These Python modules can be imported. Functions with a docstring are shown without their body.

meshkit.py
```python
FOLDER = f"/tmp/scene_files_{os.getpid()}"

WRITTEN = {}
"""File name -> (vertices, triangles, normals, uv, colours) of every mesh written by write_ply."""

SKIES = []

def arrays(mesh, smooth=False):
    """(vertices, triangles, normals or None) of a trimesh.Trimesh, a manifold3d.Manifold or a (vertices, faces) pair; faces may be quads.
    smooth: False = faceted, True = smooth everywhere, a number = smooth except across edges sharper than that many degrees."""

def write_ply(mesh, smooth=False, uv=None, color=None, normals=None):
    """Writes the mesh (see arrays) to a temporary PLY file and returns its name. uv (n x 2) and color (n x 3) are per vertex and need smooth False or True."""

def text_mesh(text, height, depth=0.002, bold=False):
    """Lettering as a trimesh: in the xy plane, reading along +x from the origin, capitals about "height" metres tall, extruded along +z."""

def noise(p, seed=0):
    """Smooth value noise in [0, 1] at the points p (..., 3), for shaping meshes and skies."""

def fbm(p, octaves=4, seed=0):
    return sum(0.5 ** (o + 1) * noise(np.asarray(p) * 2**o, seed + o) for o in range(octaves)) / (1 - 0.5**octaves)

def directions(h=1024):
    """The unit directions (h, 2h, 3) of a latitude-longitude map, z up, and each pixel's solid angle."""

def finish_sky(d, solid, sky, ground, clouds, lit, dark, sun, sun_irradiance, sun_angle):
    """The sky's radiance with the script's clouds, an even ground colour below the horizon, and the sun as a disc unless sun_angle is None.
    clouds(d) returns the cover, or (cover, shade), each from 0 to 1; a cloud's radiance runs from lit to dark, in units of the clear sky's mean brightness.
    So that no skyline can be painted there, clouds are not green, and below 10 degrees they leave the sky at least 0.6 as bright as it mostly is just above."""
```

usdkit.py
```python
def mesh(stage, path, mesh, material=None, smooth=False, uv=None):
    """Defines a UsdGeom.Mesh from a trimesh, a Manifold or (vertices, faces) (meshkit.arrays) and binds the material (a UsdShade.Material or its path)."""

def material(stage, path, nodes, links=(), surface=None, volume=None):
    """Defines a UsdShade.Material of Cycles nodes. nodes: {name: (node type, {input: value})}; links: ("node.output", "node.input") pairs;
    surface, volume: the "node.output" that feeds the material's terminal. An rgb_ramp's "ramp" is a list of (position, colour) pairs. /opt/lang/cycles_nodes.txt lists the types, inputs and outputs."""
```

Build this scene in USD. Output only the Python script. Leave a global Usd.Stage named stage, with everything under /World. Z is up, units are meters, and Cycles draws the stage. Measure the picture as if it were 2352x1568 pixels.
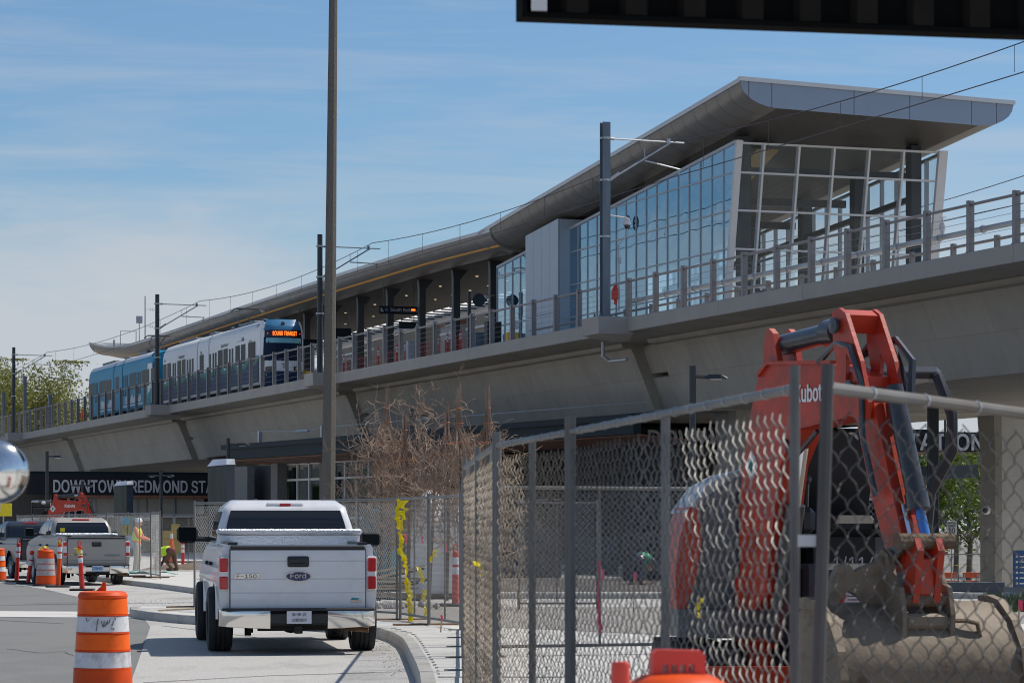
import math, random
import numpy as np, trimesh, manifold3d, shapely
from shapely.geometry import Polygon
from shapely.ops import unary_union
import usdkit, meshkit
from pxr import Usd, UsdGeom, UsdLux, UsdShade, Gf, Sdf

stage = Usd.Stage.CreateInMemory()
UsdGeom.SetStageUpAxis(stage, 'Z'); UsdGeom.SetStageMetersPerUnit(stage, 1.0)
UsdGeom.Xform.Define(stage, '/World'); UsdGeom.Scope.Define(stage, '/World/Looks')

# ---- camera: eye 1.58 m above the road, looking along +y through a long lens with a rising front
EYE, FPX, HOR, UC = 1.58, 6500.0, 1214.0, 1176.0     # picture measured on a 2352 x 1568 grid
cam = UsdGeom.Camera.Define(stage, '/World/camera')
cam.AddTranslateOp().Set((0, 0, EYE)); cam.AddRotateXOp().Set(90)
cam.CreateFocalLengthAttr(100.0); cam.CreateHorizontalApertureAttr(100.0*2352/FPX)
cam.CreateVerticalApertureOffsetAttr(100.0*(HOR-784)/FPX)
cam.CreateFStopAttr(11.0); cam.CreateFocusDistanceAttr(48.0)
cam.CreateClippingRangeAttr((0.05, 20000.0))
cam.CreateExposureAttr(0.0)

# ---- sky and sun
SUN_EL, SUN_XY = math.radians(55), (0.90, 0.44)
SUN_ROT = math.atan2(*SUN_XY)
dome = UsdLux.DomeLight.Define(stage, '/World/sky')
dome.GetPrim().SetCustomDataByKey('kind', 'structure')
skym = usdkit.material(stage, '/World/Looks/sky_air', {
    's': ('sky_texture', dict(sky_type='single_scattering', sun_disc=False, sun_elevation=SUN_EL, sun_rotation=SUN_ROT, air_density=1.0, aerosol_density=0.6, ozone_density=2.0)),
    'tc': ('texture_coordinate', {}),
    'm1': ('mapping', dict(scale=(3, 3, 34), rotation=(0.03, 0.02, 0))),
    'n1': ('noise_texture', dict(scale=1.6, detail=8, roughness=0.58, distortion=0.35)),
    'r1': ('map_range', dict(from_min=0.42, from_max=0.78, to_min=0.0, to_max=0.62, clamp=True)),
    'xyz': ('separate_xyz', {}),
    'm2': ('mapping', dict(scale=(5, 5, 22))),
    'n2': ('noise_texture', dict(scale=1.3, detail=6, roughness=0.6)),
    'wob': ('math', dict(math_type='multiply_add', value2=0.10, value3=-0.05)),
    'zz': ('math', dict(math_type='add')),
    'r2': ('map_range', dict(range_type='smoothstep', from_min=0.122, from_max=0.072, to_min=0.0, to_max=0.88, clamp=True)),
    'mx': ('math', dict(math_type='maximum')),
    'tint': ('mix', dict(mix_type='multiply', fac=1.0, color2=(0.76, 0.96, 1.12))),
    'mix': ('mix', dict(mix_type='mix', color2=(6.1, 6.4, 6.9))),
    'b': ('background_shader', dict(strength=0.092)),
}, [('tc.generated', 'm1.vector'), ('m1.vector', 'n1.vector'), ('n1.fac', 'r1.value'), ('tc.generated', 'xyz.vector'),
    ('tc.generated', 'm2.vector'), ('m2.vector', 'n2.vector'), ('n2.fac', 'wob.value1'), ('xyz.z', 'zz.value1'), ('wob.value', 'zz.value2'), ('zz.value', 'r2.value'),
    ('r1.result', 'mx.value1'), ('r2.result', 'mx.value2'), ('mx.value', 'mix.fac'), ('s.color', 'tint.color1'), ('tint.color', 'mix.color1'), ('mix.color', 'b.color')], surface='b.background')
UsdShade.MaterialBindingAPI.Apply(dome.GetPrim()).Bind(skym)
sun = UsdLux.DistantLight.Define(stage, '/World/sun')
sun.CreateNormalizeAttr(True); sun.CreateIntensityAttr(1.2); sun.CreateAngleAttr(0.53); sun.CreateColorAttr((1.0, 0.95, 0.87))
_d = np.array([SUN_XY[0], SUN_XY[1]])/np.hypot(*SUN_XY)
SUN = np.array([_d[0]*math.cos(SUN_EL), _d[1]*math.cos(SUN_EL), math.sin(SUN_EL)])
_m = Gf.Matrix4d(); _m.SetRotate(Gf.Rotation(Gf.Vec3d(0, 0, 1), Gf.Vec3d(*SUN)))
sun.AddTransformOp().Set(_m)

# ================= helpers
PI = math.pi
def V(*a): return np.array(a, float)
def px(u, v, Y): return V((u-UC)/FPX*Y, Y, EYE+(HOR-v)/FPX*Y)
def gp(u, v): return px(u, v, EYE*FPX/(v-HOR))[:2]           # a point of the ground plane
def rotz(a): c, s = math.cos(a), math.sin(a); return np.array([[c, -s, 0, 0], [s, c, 0, 0], [0, 0, 1, 0], [0, 0, 0, 1.]])
def trans(x, y=0, z=0):
    m = np.eye(4); m[:3, 3] = (x, y, z) if np.isscalar(x) else x; return m
def basis(o, x, y, z):
    m = np.eye(4); m[:3, 0], m[:3, 1], m[:3, 2], m[:3, 3] = x, y, z, o; return m
def unit(v): v = np.asarray(v, float); return v/(np.linalg.norm(v)+1e-12)
# the viaduct's own frame: s runs along it away from the eye, w across it (0 = near deck edge)
TH = math.atan(0.35); CT, ST = math.cos(TH), math.sin(TH); X0 = 40.0
def S(s, w, z): return V(X0+CT*w-ST*s, ST*w+CT*s, z)
MS = basis((X0, 0, 0), (-ST, CT, 0), (CT, ST, 0), (0, 0, 1))
def s_at(u, w=0): return (FPX*(X0+w/CT)/(u+1099.0)-ST*w)/CT
def hit(u, P, Q):
    k = (u-UC)/FPX; P, Q = np.array(P, float), np.array(Q, float); D = Q-P
    t = (k*P[1]-P[0])/(D[0]-k*D[1]); return P+t*D

class MB:
    "collects shapes into one mesh"
    def __init__(s, M=None): s.v, s.f, s.n, s.M = [], [], 0, np.eye(4) if M is None else np.array(M, float)
    def add(s, v, f, M=None):
        v = np.asarray(v, float).reshape(-1, 3); f = np.asarray(f, int)
        if f.ndim == 2 and f.shape[1] == 4: f = np.vstack([f[:, [0, 1, 2]], f[:, [0, 2, 3]]])
        m = s.M if M is None else s.M@M
        v = v@m[:3, :3].T+m[:3, 3]
        if np.linalg.det(m[:3, :3]) < 0: f = f[:, ::-1]
        s.v.append(v); s.f.append(f+s.n); s.n += len(v); return s
    def tm(s, t, M=None):
        if hasattr(t, 'to_mesh'):
            q = t.to_mesh(); return s.add(q.vert_properties[:, :3], q.tri_verts, M)
        return s.add(t.vertices, t.faces, M)
    BF = [[0, 3, 2, 1], [4, 5, 6, 7], [0, 1, 5, 4], [1, 2, 6, 5], [2, 3, 7, 6], [3, 0, 4, 7]]
    def bb(s, x0, y0, z0, x1, y1, z1, M=None):
        return s.add([(x0, y0, z0), (x1, y0, z0), (x1, y1, z0), (x0, y1, z0), (x0, y0, z1), (x1, y0, z1), (x1, y1, z1), (x0, y1, z1)], s.BF, M)
    def box(s, c, d, M=None):
        return s.bb(c[0]-d[0]/2, c[1]-d[1]/2, c[2]-d[2]/2, c[0]+d[0]/2, c[1]+d[1]/2, c[2]+d[2]/2, M)
    def cbox(s, c, d, b, M=None):
        "box with all edges chamfered by b"
        x, y, z = d[0]/2, d[1]/2, d[2]/2; pts = []
        for sx in (-1, 1):
            for sy in (-1, 1):
                for sz in (-1, 1):
                    pts += [(sx*(x-b), sy*(y-b), sz*z), (sx*(x-b), sy*y, sz*(z-b)), (sx*x, sy*(y-b), sz*(z-b))]
        h = manifold3d.Manifold.hull_points(np.array(pts)+np.array(c)); return s.tm(h, M)
    def hexa(s, p8, M=None): return s.add(p8, s.BF, M)
    def bar(s, p, q, w, h, up=(0, 0, 1), M=None):
        p, q = np.asarray(p, float), np.asarray(q, float); t = unit(q-p); a = np.cross(np.asarray(up, float), t)
        if np.linalg.norm(a) < 1e-6: a = np.cross((1., 0, 0), t)
        a = unit(a); b = np.cross(t, a); a, b = a*w/2, b*h/2
        return s.add([p-a-b, p+a-b, p+a+b, p-a+b, q-a-b, q+a-b, q+a+b, q-a+b], s.BF, M)
    def tube(s, p, q, r, n=8, r2=None, M=None):
        return s.path([p, q], [r, r if r2 is None else r2], n, M)
    def path(s, pts, r, n=6, M=None, cap=True):
        p = np.asarray(pts, float); k = len(p); t = np.gradient(p, axis=0); t /= np.linalg.norm(t, axis=1, keepdims=True)+1e-12
        a = np.zeros_like(p); ref = np.array([0, 0, 1.]) if abs(t[0, 2]) < .9 else np.array([1., 0, 0])
        a0 = unit(np.cross(t[0], ref))
        for i in range(k):
            a0 = unit(a0-t[i]*np.dot(a0, t[i])); a[i] = a0
        b = np.cross(t, a); ang = np.arange(n)*2*PI/n
        r = np.broadcast_to(np.asarray(r, float), (k,))
        v = p[:, None]+r[:, None, None]*(np.cos(ang)[None, :, None]*a[:, None]+np.sin(ang)[None, :, None]*b[:, None])
        i, j = np.meshgrid(np.arange(k-1), np.arange(n), indexing='ij')
        q = np.stack([i*n+j, i*n+(j+1) % n, (i+1)*n+(j+1) % n, (i+1)*n+j], -1).reshape(-1, 4)
        f = np.vstack([q[:, [0, 1, 2]], q[:, [0, 2, 3]]])
        if cap:
            f = np.vstack([f, [[0, x+1, x] for x in range(1, n-1)], [[(k-1)*n, (k-1)*n+x, (k-1)*n+x+1] for x in range(1, n-1)]])
        return s.add(v.reshape(-1, 3), f, M)
    def prism(s, poly, h0, h1, M=None):
        "2-D polygon (x, y) pulled from z = h0 to h1"
        g = (poly if isinstance(poly, shapely.geometry.base.BaseGeometry) else Polygon(poly)).buffer(0)
        for q in getattr(g, 'geoms', [g]):
            if q.area < 1e-9: continue
            t = trimesh.creation.extrude_polygon(q, h1-h0, engine='earcut'); t.apply_translation((0, 0, h0)); s.tm(t, M)
        return s
    def side(s, poly, y0, y1, M=None):
        "polygon (x, z) pulled along y"
        R = np.array([[1, 0, 0, 0], [0, 0, -1, 0], [0, 1, 0, 0], [0, 0, 0, 1.]])
        return s.prism(poly, -y1, -y0, R if M is None else M@R)
    def lathe(s, prof, n=20, M=None):
        p = np.array(prof, float); ang = np.arange(n)*2*PI/n; k = len(p)
        v = np.stack([p[:, :1]*np.cos(ang), p[:, :1]*np.sin(ang), np.repeat(p[:, 1:], n, 1)], -1).reshape(-1, 3)
        i, j = np.meshgrid(np.arange(k-1), np.arange(n), indexing='ij')
        q = np.stack([i*n+j, i*n+(j+1) % n, (i+1)*n+(j+1) % n, (i+1)*n+j], -1).reshape(-1, 4)
        return s.add(v, q, M)
    def loft(s, loops, M=None, cap=True):
        L = np.asarray(loops, float); k, n = L.shape[:2]
        i, j = np.meshgrid(np.arange(k-1), np.arange(n), indexing='ij')
        q = np.stack([i*n+j, i*n+(j+1) % n, (i+1)*n+(j+1) % n, (i+1)*n+j], -1).reshape(-1, 4)
        f = np.vstack([q[:, [0, 1, 2]], q[:, [0, 2, 3]]])
        if cap: f = np.vstack([f, [[0, x+1, x] for x in range(1, n-1)], [[(k-1)*n, (k-1)*n+x, (k-1)*n+x+1] for x in range(1, n-1)]])
        return s.add(L.reshape(-1, 3), f, M)
    def grid(s, P, M=None):
        P = np.asarray(P, float); k, n = P.shape[:2]
        i, j = np.meshgrid(np.arange(k-1), np.arange(n-1), indexing='ij')
        q = np.stack([i*n+j, i*n+j+1, (i+1)*n+j+1, (i+1)*n+j], -1).reshape(-1, 4)
        return s.add(P.reshape(-1, 3), q, M)
    def quad(s, a, b, c, d, M=None): return s.add([a, b, c, d], [[0, 1, 2, 3]], M)
    def slab(s, pts, thick, M=None):
        "planar polygon of 3-D points given a thickness along its normal (outwards first)"
        p = np.asarray(pts, float); nrm = unit(np.cross(p[1]-p[0], p[2]-p[0]))*thick; k = len(p)
        v = np.vstack([p, p-nrm]); f = [[0, i, i+1] for i in range(1, k-1)]+[[k, k+i+1, k+i] for i in range(1, k-1)]
        for i in range(k): j = (i+1) % k; f += [[i, k+i, k+j], [i, k+j, j]]
        return s.add(v, f, M)
    def ball(s, c, r, sub=2, M=None):
        t = trimesh.creation.icosphere(sub, 1.0); v = t.vertices*np.asarray(r, float)+np.asarray(c, float); return s.add(v, t.faces, M)
    def text(s, txt, h, o, xd, yd, depth=0.004, bold=False, width=None, center=False, M=None):
        key = (txt, bold)
        if key not in TXT: TXT[key] = meshkit.text_mesh(txt, 1.0, 1.0, bold)
        t = TXT[key]; xd, yd = unit(xd), unit(yd); zd = np.cross(xd, yd)
        L = t.bounds[1][0]-t.bounds[0][0]; kx = h if width is None else width/L
        m = basis(o, xd*kx, yd*h, zd*depth)@trans(-t.bounds[0][0]-(L/2 if center else 0), 0, 0)
        return s.add(t.vertices, t.faces, m if M is None else M@m)
    @property
    def empty(s): return not s.v
TXT = {}
taken = {}
def fresh(parent, name):
    k = (parent, name); n = taken.get(k, -1)+1; taken[k] = n
    return f'{parent}/{name}' if n == 0 else f'{parent}/{name}_{n:03d}'
class T:
    def __init__(s, path, M): s.path, s.M, s.prim = path, M, stage.GetPrimAtPath(path)
def tag(t, label=None, cat=None, group=None, kind=None):
    for k, v in (('label', label), ('category', cat), ('group', group), ('kind', kind)):
        if v: t.prim.SetCustomDataByKey(k, v)
    return t
def thing(name, label, cat, loc=(0, 0, 0), rz=0.0, group=None, kind=None):
    p = fresh('/World', name); x = UsdGeom.Xform.Define(stage, p)
    x.AddTranslateOp().Set(tuple(map(float, loc))); x.AddRotateZOp().Set(math.degrees(rz))
    return tag(T(p, trans(np.array(loc, float))@rotz(rz)), label, cat, group, kind)
WORLD = T('/World', np.eye(4))
def obj(name, mb, m, parent=WORLD, smooth=35, local=False, label=None):
    "one Mesh; the shapes are in world coordinates unless local"
    if not mb.v: return None
    v, f = np.vstack(mb.v), np.vstack(mb.f)
    if not local:
        i = np.linalg.inv(parent.M); v = v@i[:3, :3].T+i[:3, 3]
    p = fresh(parent.path, name)
    usdkit.mesh(stage, p, (v, f), MAT[m] if isinstance(m, str) else m, smooth=smooth)
    t = T(p, parent.M)
    if label: tag(t, label)
    return t
def struct(name, mb, m, smooth=False): return tag(obj(name, mb, m, WORLD, smooth), None, None, None, 'structure')
def single(name, mb, m, label, cat, group=None, kind=None, smooth=35): return tag(obj(name, mb, m, WORLD, smooth), label, cat, group, kind)
def dup(src, loc, rz, label, group=None):
    was = src.prim.GetCustomData()
    base = src.path.split('/')[-1]
    t = thing(base.rstrip('0123456789').rstrip('_') if base[-3:].isdigit() else base, label, was['category'], loc, rz, group or was.get('group'))
    t.prim.GetReferences().AddInternalReference(Sdf.Path(src.path)); t.prim.SetInstanceable(True)
    return t
ORD = 'first second third fourth fifth sixth seventh eighth ninth tenth eleventh twelfth thirteenth fourteenth fifteenth sixteenth seventeenth eighteenth nineteenth twentieth'.split()

# ================= materials
MAT = {}
def mat(name, col, rough=0.6, metal=0.0, var=0.12, scale=2.0, bump=0.0, bscale=30.0, coat=0.0, spec=0.5, dirt=None, stretch=(1, 1, 1), trn=0.0, emit=None, space='position', ior=1.5):
    c = np.array(col, float)
    n = {'g': ('geometry', {}), 'tc': ('texture_coordinate', {}), 'map': ('mapping', dict(scale=stretch)),
         'n': ('noise_texture', dict(scale=scale, detail=5, roughness=0.6)),
         'r': ('rgb_ramp', {'ramp': [(0.25, tuple(c*(1-var))), (0.75, tuple(np.minimum(c*(1+var), 0.95)))]}),
         'p': ('principled_bsdf', dict(roughness=rough, metallic=metal, specular_ior_level=spec, coat_weight=coat, ior=ior))}
    l = [(('g.position' if space == 'position' else 'tc.object'), 'map.vector'), ('map.vector', 'n.vector'), ('n.fac', 'r.fac')]
    out = 'r.color'
    if dirt:   # (colour, scale, amount)
        n['dn'] = ('noise_texture', dict(scale=dirt[1], detail=8, roughness=0.68))
        n['dr'] = ('map_range', dict(from_min=0.5, from_max=0.72, to_min=0, to_max=dirt[2], clamp=True))
        n['dm'] = ('mix', dict(mix_type='mix', color2=dirt[0]))
        l += [('map.vector', 'dn.vector'), ('dn.fac', 'dr.value'), ('dr.result', 'dm.fac'), (out, 'dm.color1')]; out = 'dm.color'
    l.append((out, 'p.base_color'))
    if bump:
        n['bn'] = ('noise_texture', dict(scale=bscale, detail=4)); n['b'] = ('bump', dict(strength=bump, distance=0.02))
        l += [('map.vector', 'bn.vector'), ('bn.fac', 'b.height'), ('b.normal', 'p.normal')]
    surf = 'p.BSDF'
    if trn:
        n['t'] = ('translucent_bsdf', {}); n['mc'] = ('mix_closure', dict(fac=trn)); l += [(out, 't.color'), ('p.BSDF', 'mc.closure1'), ('t.BSDF', 'mc.closure2')]; surf = 'mc.closure'
    if emit: n['p'][1].update(emission_color=emit[0], emission_strength=emit[1])
    MAT[name] = usdkit.material(stage, '/World/Looks/'+name, n, l, surface=surf); return MAT[name]
def glass(name, tint=(0.8, 0.86, 0.88), refl=(1, 1, 1), f0=.04, rough=0.0, wave=0.0):
    n = {'t': ('transparent_bsdf', dict(color=tint)), 'g': ('glossy_bsdf', dict(color=refl, roughness=rough)), 'lw': ('layer_weight', dict(blend=0.5)), 'pw': ('math', dict(math_type='power', value2=5.0)), 'a': ('math', dict(math_type='multiply_add', value2=1-f0, value3=f0, use_clamp=True)), 'm': ('mix_closure', {})}
    l = [('lw.facing', 'pw.value1'), ('pw.value', 'a.value1'), ('a.value', 'm.fac'), ('t.BSDF', 'm.closure1'), ('g.BSDF', 'm.closure2')]
    if wave:
        n.update(geo=('geometry', {}), no=('noise_texture', dict(scale=0.9, detail=1)), b=('bump', dict(strength=wave, distance=0.05)))
        l += [('geo.position', 'no.vector'), ('no.fac', 'b.height'), ('b.normal', 'g.normal')]
    MAT[name] = usdkit.material(stage, '/World/Looks/'+name, n, l, surface='m.closure')

mat('asphalt', (0.165, 0.163, 0.157), 0.9, var=0.35, scale=60, bump=0.5, bscale=90, dirt=((0.105, 0.103, 0.10), 0.45, 0.75), stretch=(1, .45, 1))
mat('concrete_road', (0.39, 0.375, 0.35), 0.85, var=0.2, scale=45, bump=0.3, bscale=60, dirt=((0.235, 0.215, 0.19), 0.9, 0.8), stretch=(1, .3, 1))
mat('asphalt_patch', (0.115, 0.113, 0.11), 0.92, var=0.3, scale=50, bump=.5, bscale=80)
mat('concrete_patch', (0.345, 0.33, 0.305), 0.88, var=0.2, scale=40, dirt=((0.24, 0.22, 0.2), 1.5, .6))
mat('concrete_walk', (0.50, 0.485, 0.455), 0.85, var=0.14, scale=40, bump=0.2, bscale=60, dirt=((0.32, 0.30, 0.27), 0.9, 0.65))
mat('kerb', (0.36, 0.345, 0.315), 0.85, var=0.14, scale=2.0, bump=0.3, bscale=60, dirt=((0.20, 0.185, 0.165), 3.0, 0.6))
mat('white_line', (0.72, 0.71, 0.68), 0.7, var=0.1, scale=6)
mat('dark_soil', (0.085, 0.072, 0.06), 0.95, var=0.4, scale=2, bump=0.9, bscale=6)
mat('dirt', (0.16, 0.12, 0.085), 0.95, var=0.4, scale=4, bump=0.9, bscale=14)
mat('gravel', (0.27, 0.25, 0.225), 0.95, var=0.35, scale=9, bump=0.9, bscale=40)
mat('ground_far', (0.20, 0.19, 0.17), 0.95, var=0.2, scale=0.1)
mat('joint', (0.16, 0.15, 0.14), 0.95, var=0.1)
MAT['viaduct_concrete'] = usdkit.material(stage, '/World/Looks/viaduct_concrete', {
    'g': ('geometry', {}), 'm': ('mapping', dict(rotation=(0, 0, -math.atan2(CT, -ST)))), 'sp': ('separate_xyz', {}), 'cb': ('combine_xyz', {}),
    'br': ('brick_texture', dict(scale=1.0, brick_width=3.66, row_height=1.22, mortar_size=0.012, mortar_smooth=0.3, offset=0.0, color1=(1, 1, 1), color2=(0.94, 0.945, 0.95), mortar=(0.80, 0.79, 0.78))),
    'n': ('noise_texture', dict(scale=0.5, detail=6, roughness=0.62)), 'r': ('rgb_ramp', {'ramp': [(0.25, (0.32, 0.296, 0.26)), (0.5, (0.375, 0.347, 0.306)), (0.75, (0.41, 0.38, 0.337))]}),
    'ms': ('mapping', dict(scale=(1.6, 1.6, .12))), 'ns': ('noise_texture', dict(scale=1.2, detail=5, roughness=0.65)), 'rs': ('rgb_ramp', {'ramp': [(0.30, (0.78, 0.77, 0.755)), (0.52, (1, 1, 1))]}),
    'x1': ('mix', dict(mix_type='multiply', fac=1.0)), 'x2': ('mix', dict(mix_type='multiply', fac=0.38)), 'bn': ('noise_texture', dict(scale=14, detail=4)), 'b': ('bump', dict(strength=.15, distance=.02)), 'p': ('principled_bsdf', dict(roughness=.88, specular_ior_level=.3))},
    [('g.position', 'm.vector'), ('m.vector', 'sp.vector'), ('sp.x', 'cb.x'), ('sp.z', 'cb.y'), ('cb.vector', 'br.vector'), ('g.position', 'n.vector'), ('n.fac', 'r.fac'), ('g.position', 'ms.vector'), ('ms.vector', 'ns.vector'), ('ns.fac', 'rs.fac'),
     ('r.color', 'x1.color1'), ('br.color', 'x1.color2'), ('x1.color', 'x2.color1'), ('rs.color', 'x2.color2'), ('x2.color', 'p.base_color'), ('g.position', 'bn.vector'), ('bn.fac', 'b.height'), ('b.normal', 'p.normal')], surface='p.BSDF')
mat('edge_concrete', (0.34, 0.315, 0.288), 0.85, var=0.06, scale=0.6, bump=0.12, bscale=18, dirt=((0.20, 0.185, 0.17), 0.5, 0.3))
mat('pole_aggregate', (0.14, 0.125, 0.105), 0.9, var=0.55, scale=55, bump=0.9, bscale=55)
mat('galv', (0.40, 0.42, 0.44), 0.42, 0.55, var=0.15, scale=5)
mat('wire_zinc', (0.17, 0.165, 0.155), 0.5, 0.4, var=0.35, scale=1.6, dirt=((0.12, 0.085, 0.055), 0.9, 0.75))
mat('rail_grey', (0.225, 0.212, 0.21), 0.5, 0.2, var=0.08, scale=3)
mat('mast_grey', (0.13, 0.16, 0.19), 0.5, 0.3, var=0.22, scale=1.5, stretch=(3, 3, .4))
mat('black_steel', (0.018, 0.022, 0.028), 0.42, 0.0, var=0.1, scale=3)
mat('dark_steel', (0.035, 0.043, 0.052), 0.5, 0.0, var=0.15, scale=2)
mat('wire_dark', (0.03, 0.03, 0.032), 0.5)
mat('roof_metal', (0.20, 0.187, 0.173), 0.42, 0.35, var=0.07, scale=0.9)
mat('roof_end', (0.25, 0.29, 0.35), 0.38, 0.35, var=0.04, scale=0.7)
mat('roof_trim', (0.55, 0.54, 0.53), 0.45, 0.2, var=0.05)
mat('clad_panel', (0.37, 0.41, 0.46), 0.4, 0.25, var=0.03)
mat('frame_alu', (0.36, 0.37, 0.39), 0.45, 0.25, var=0.05)
mat('frame_white', (0.60, 0.58, 0.57), 0.5, 0.1, var=0.05)
mat('amber_strip', (0.50, 0.25, 0.05), 0.5, var=0.1, emit=((1.0, 0.50, 0.10), 0.05))
mat('lamp_warm', (0.9, 0.8, 0.65), 0.5, emit=((1.0, 0.72, 0.42), 0.7))
mat('platform', (0.36, 0.35, 0.33), 0.8, var=0.08)
mat('teal_fascia', (0.012, 0.022, 0.029), 0.7, spec=.25, var=0.08, scale=2)
mat('sign_dark', (0.009, 0.012, 0.016), 0.65, spec=.25, var=0.06)
mat('sign_letter', (0.46, 0.46, 0.47), 0.5, var=0.03)
mat('white_print', (0.75, 0.75, 0.74), 0.6, var=0.02)
mat('blue_print', (0.03, 0.10, 0.26), 0.5, var=0.05)
mat('wood_soffit', (0.22, 0.095, 0.05), 0.55, var=0.3, scale=3, stretch=(.4, .4, 4))
mat('brick_dark', (0.045, 0.042, 0.040), 0.85, var=0.25, scale=8)
mat('cream_panel', (0.40, 0.37, 0.32), 0.7, var=0.05)
mat('dark_room', (0.02, 0.02, 0.02), 0.8)
mat('stone_pillar', (0.16, 0.16, 0.155), 0.85, var=0.25, scale=12)
mat('pylon_glass', (0.020, 0.028, 0.024), 0.22, var=0.7, scale=2.5, stretch=(3, 3, .25), spec=0.7)
mat('pylon_blue', (0.010, 0.018, 0.032), 0.3, var=0.2)
mat('pylon_cap', (0.55, 0.60, 0.68), 0.35, 0.3)
mat('apt_tan', (0.26, 0.215, 0.165), 0.85, var=0.07)
mat('apt_brick', (0.24, 0.115, 0.075), 0.85, var=0.12, scale=3)
mat('apt_grey', (0.34, 0.33, 0.31), 0.85, var=0.06)
mat('pane_dark', (0.012, 0.016, 0.017), 0.3, spec=0.2, var=0.3, scale=0.3, ior=1.16)
mat('soffit_slat', (0.19, 0.165, 0.145), 0.5, 0.2, var=0.1, scale=2)
mat('train_white', (0.72, 0.73, 0.74), 0.45, var=0.02, ior=1.25)
mat('train_navy', (0.018, 0.045, 0.10), 0.45, var=0.12, ior=1.25)
mat('train_teal', (0.03, 0.24, 0.25), 0.45, var=0.1, ior=1.25)
mat('train_green', (0.03, 0.16, 0.13), 0.45, var=0.1, ior=1.25)
mat('train_blue', (0.025, 0.24, 0.39), 0.45, var=0.12, scale=.6, ior=1.25)
mat('train_mask', (0.035, 0.15, 0.29), 0.25, var=0.08, coat=0.6)
mat('black_gloss', (0.008, 0.009, 0.011), 0.12, spec=0.6, coat=0.3)
mat('led_amber', (0.6, 0.15, 0.02), 0.5, emit=((1.0, 0.16, 0.015), 2.2))
mat('led_red', (0.6, 0.02, 0.02), 0.5, emit=((1.0, 0.03, 0.02), 1.6))
mat('visor_teal', (0.16, 0.42, 0.52), 0.2, var=0.1, spec=.6)
mat('rubber', (0.016, 0.016, 0.017), 0.75, var=0.3, scale=9, dirt=((0.06, 0.055, 0.05), 5, 0.5))
mat('black_plastic', (0.016, 0.017, 0.018), 0.5, var=0.1)
mat('under_dark', (0.014, 0.013, 0.012), 0.85, var=0.3, dirt=((0.04, 0.03, 0.022), 7, 0.6))
mat('rust_pipe', (0.16, 0.085, 0.04), 0.6, 0.4, var=0.4, scale=9)
mat('paint_white', (0.63, 0.63, 0.64), 0.25, var=0.03, coat=0.5, dirt=((0.47, 0.45, 0.42), 2.6, 0.5))
mat('train_screen', (0.008, 0.02, 0.045), 0.3, var=0.2, ior=1.2)
mat('skylight_pane', (0.9, 0.92, 0.92), 0.4, var=0.02, trn=0.75)
mat('ochre', (0.42, 0.27, 0.08), 0.8, var=0.25, scale=30)
mat('wire_far_sunlit', (0.46, 0.455, 0.44), 0.5, 0.2, var=0.25, scale=1.5)  # lighter copy of the zinc wire: sunlit brightness put into the colour
mat('paint_pewter', (0.32, 0.30, 0.27), 0.42, 0.15, var=0.03, coat=0.1, dirt=((0.22, 0.205, 0.185), 2.0, 0.35))
mat('paint_black', (0.008, 0.010, 0.016), 0.3, var=0.05, coat=0.35)
mat('chrome', (0.78, 0.77, 0.75), 0.12, 1.0, var=0.05, scale=3)
mat('tread_plate', (0.62, 0.64, 0.67), 0.3, 0.85, var=0.1, bump=0.9, bscale=55)
mat('lamp_red', (0.42, 0.012, 0.016), 0.15, var=0.15, scale=6, coat=0.8)
mat('lamp_clear', (0.62, 0.60, 0.60), 0.15, coat=0.8)
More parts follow.
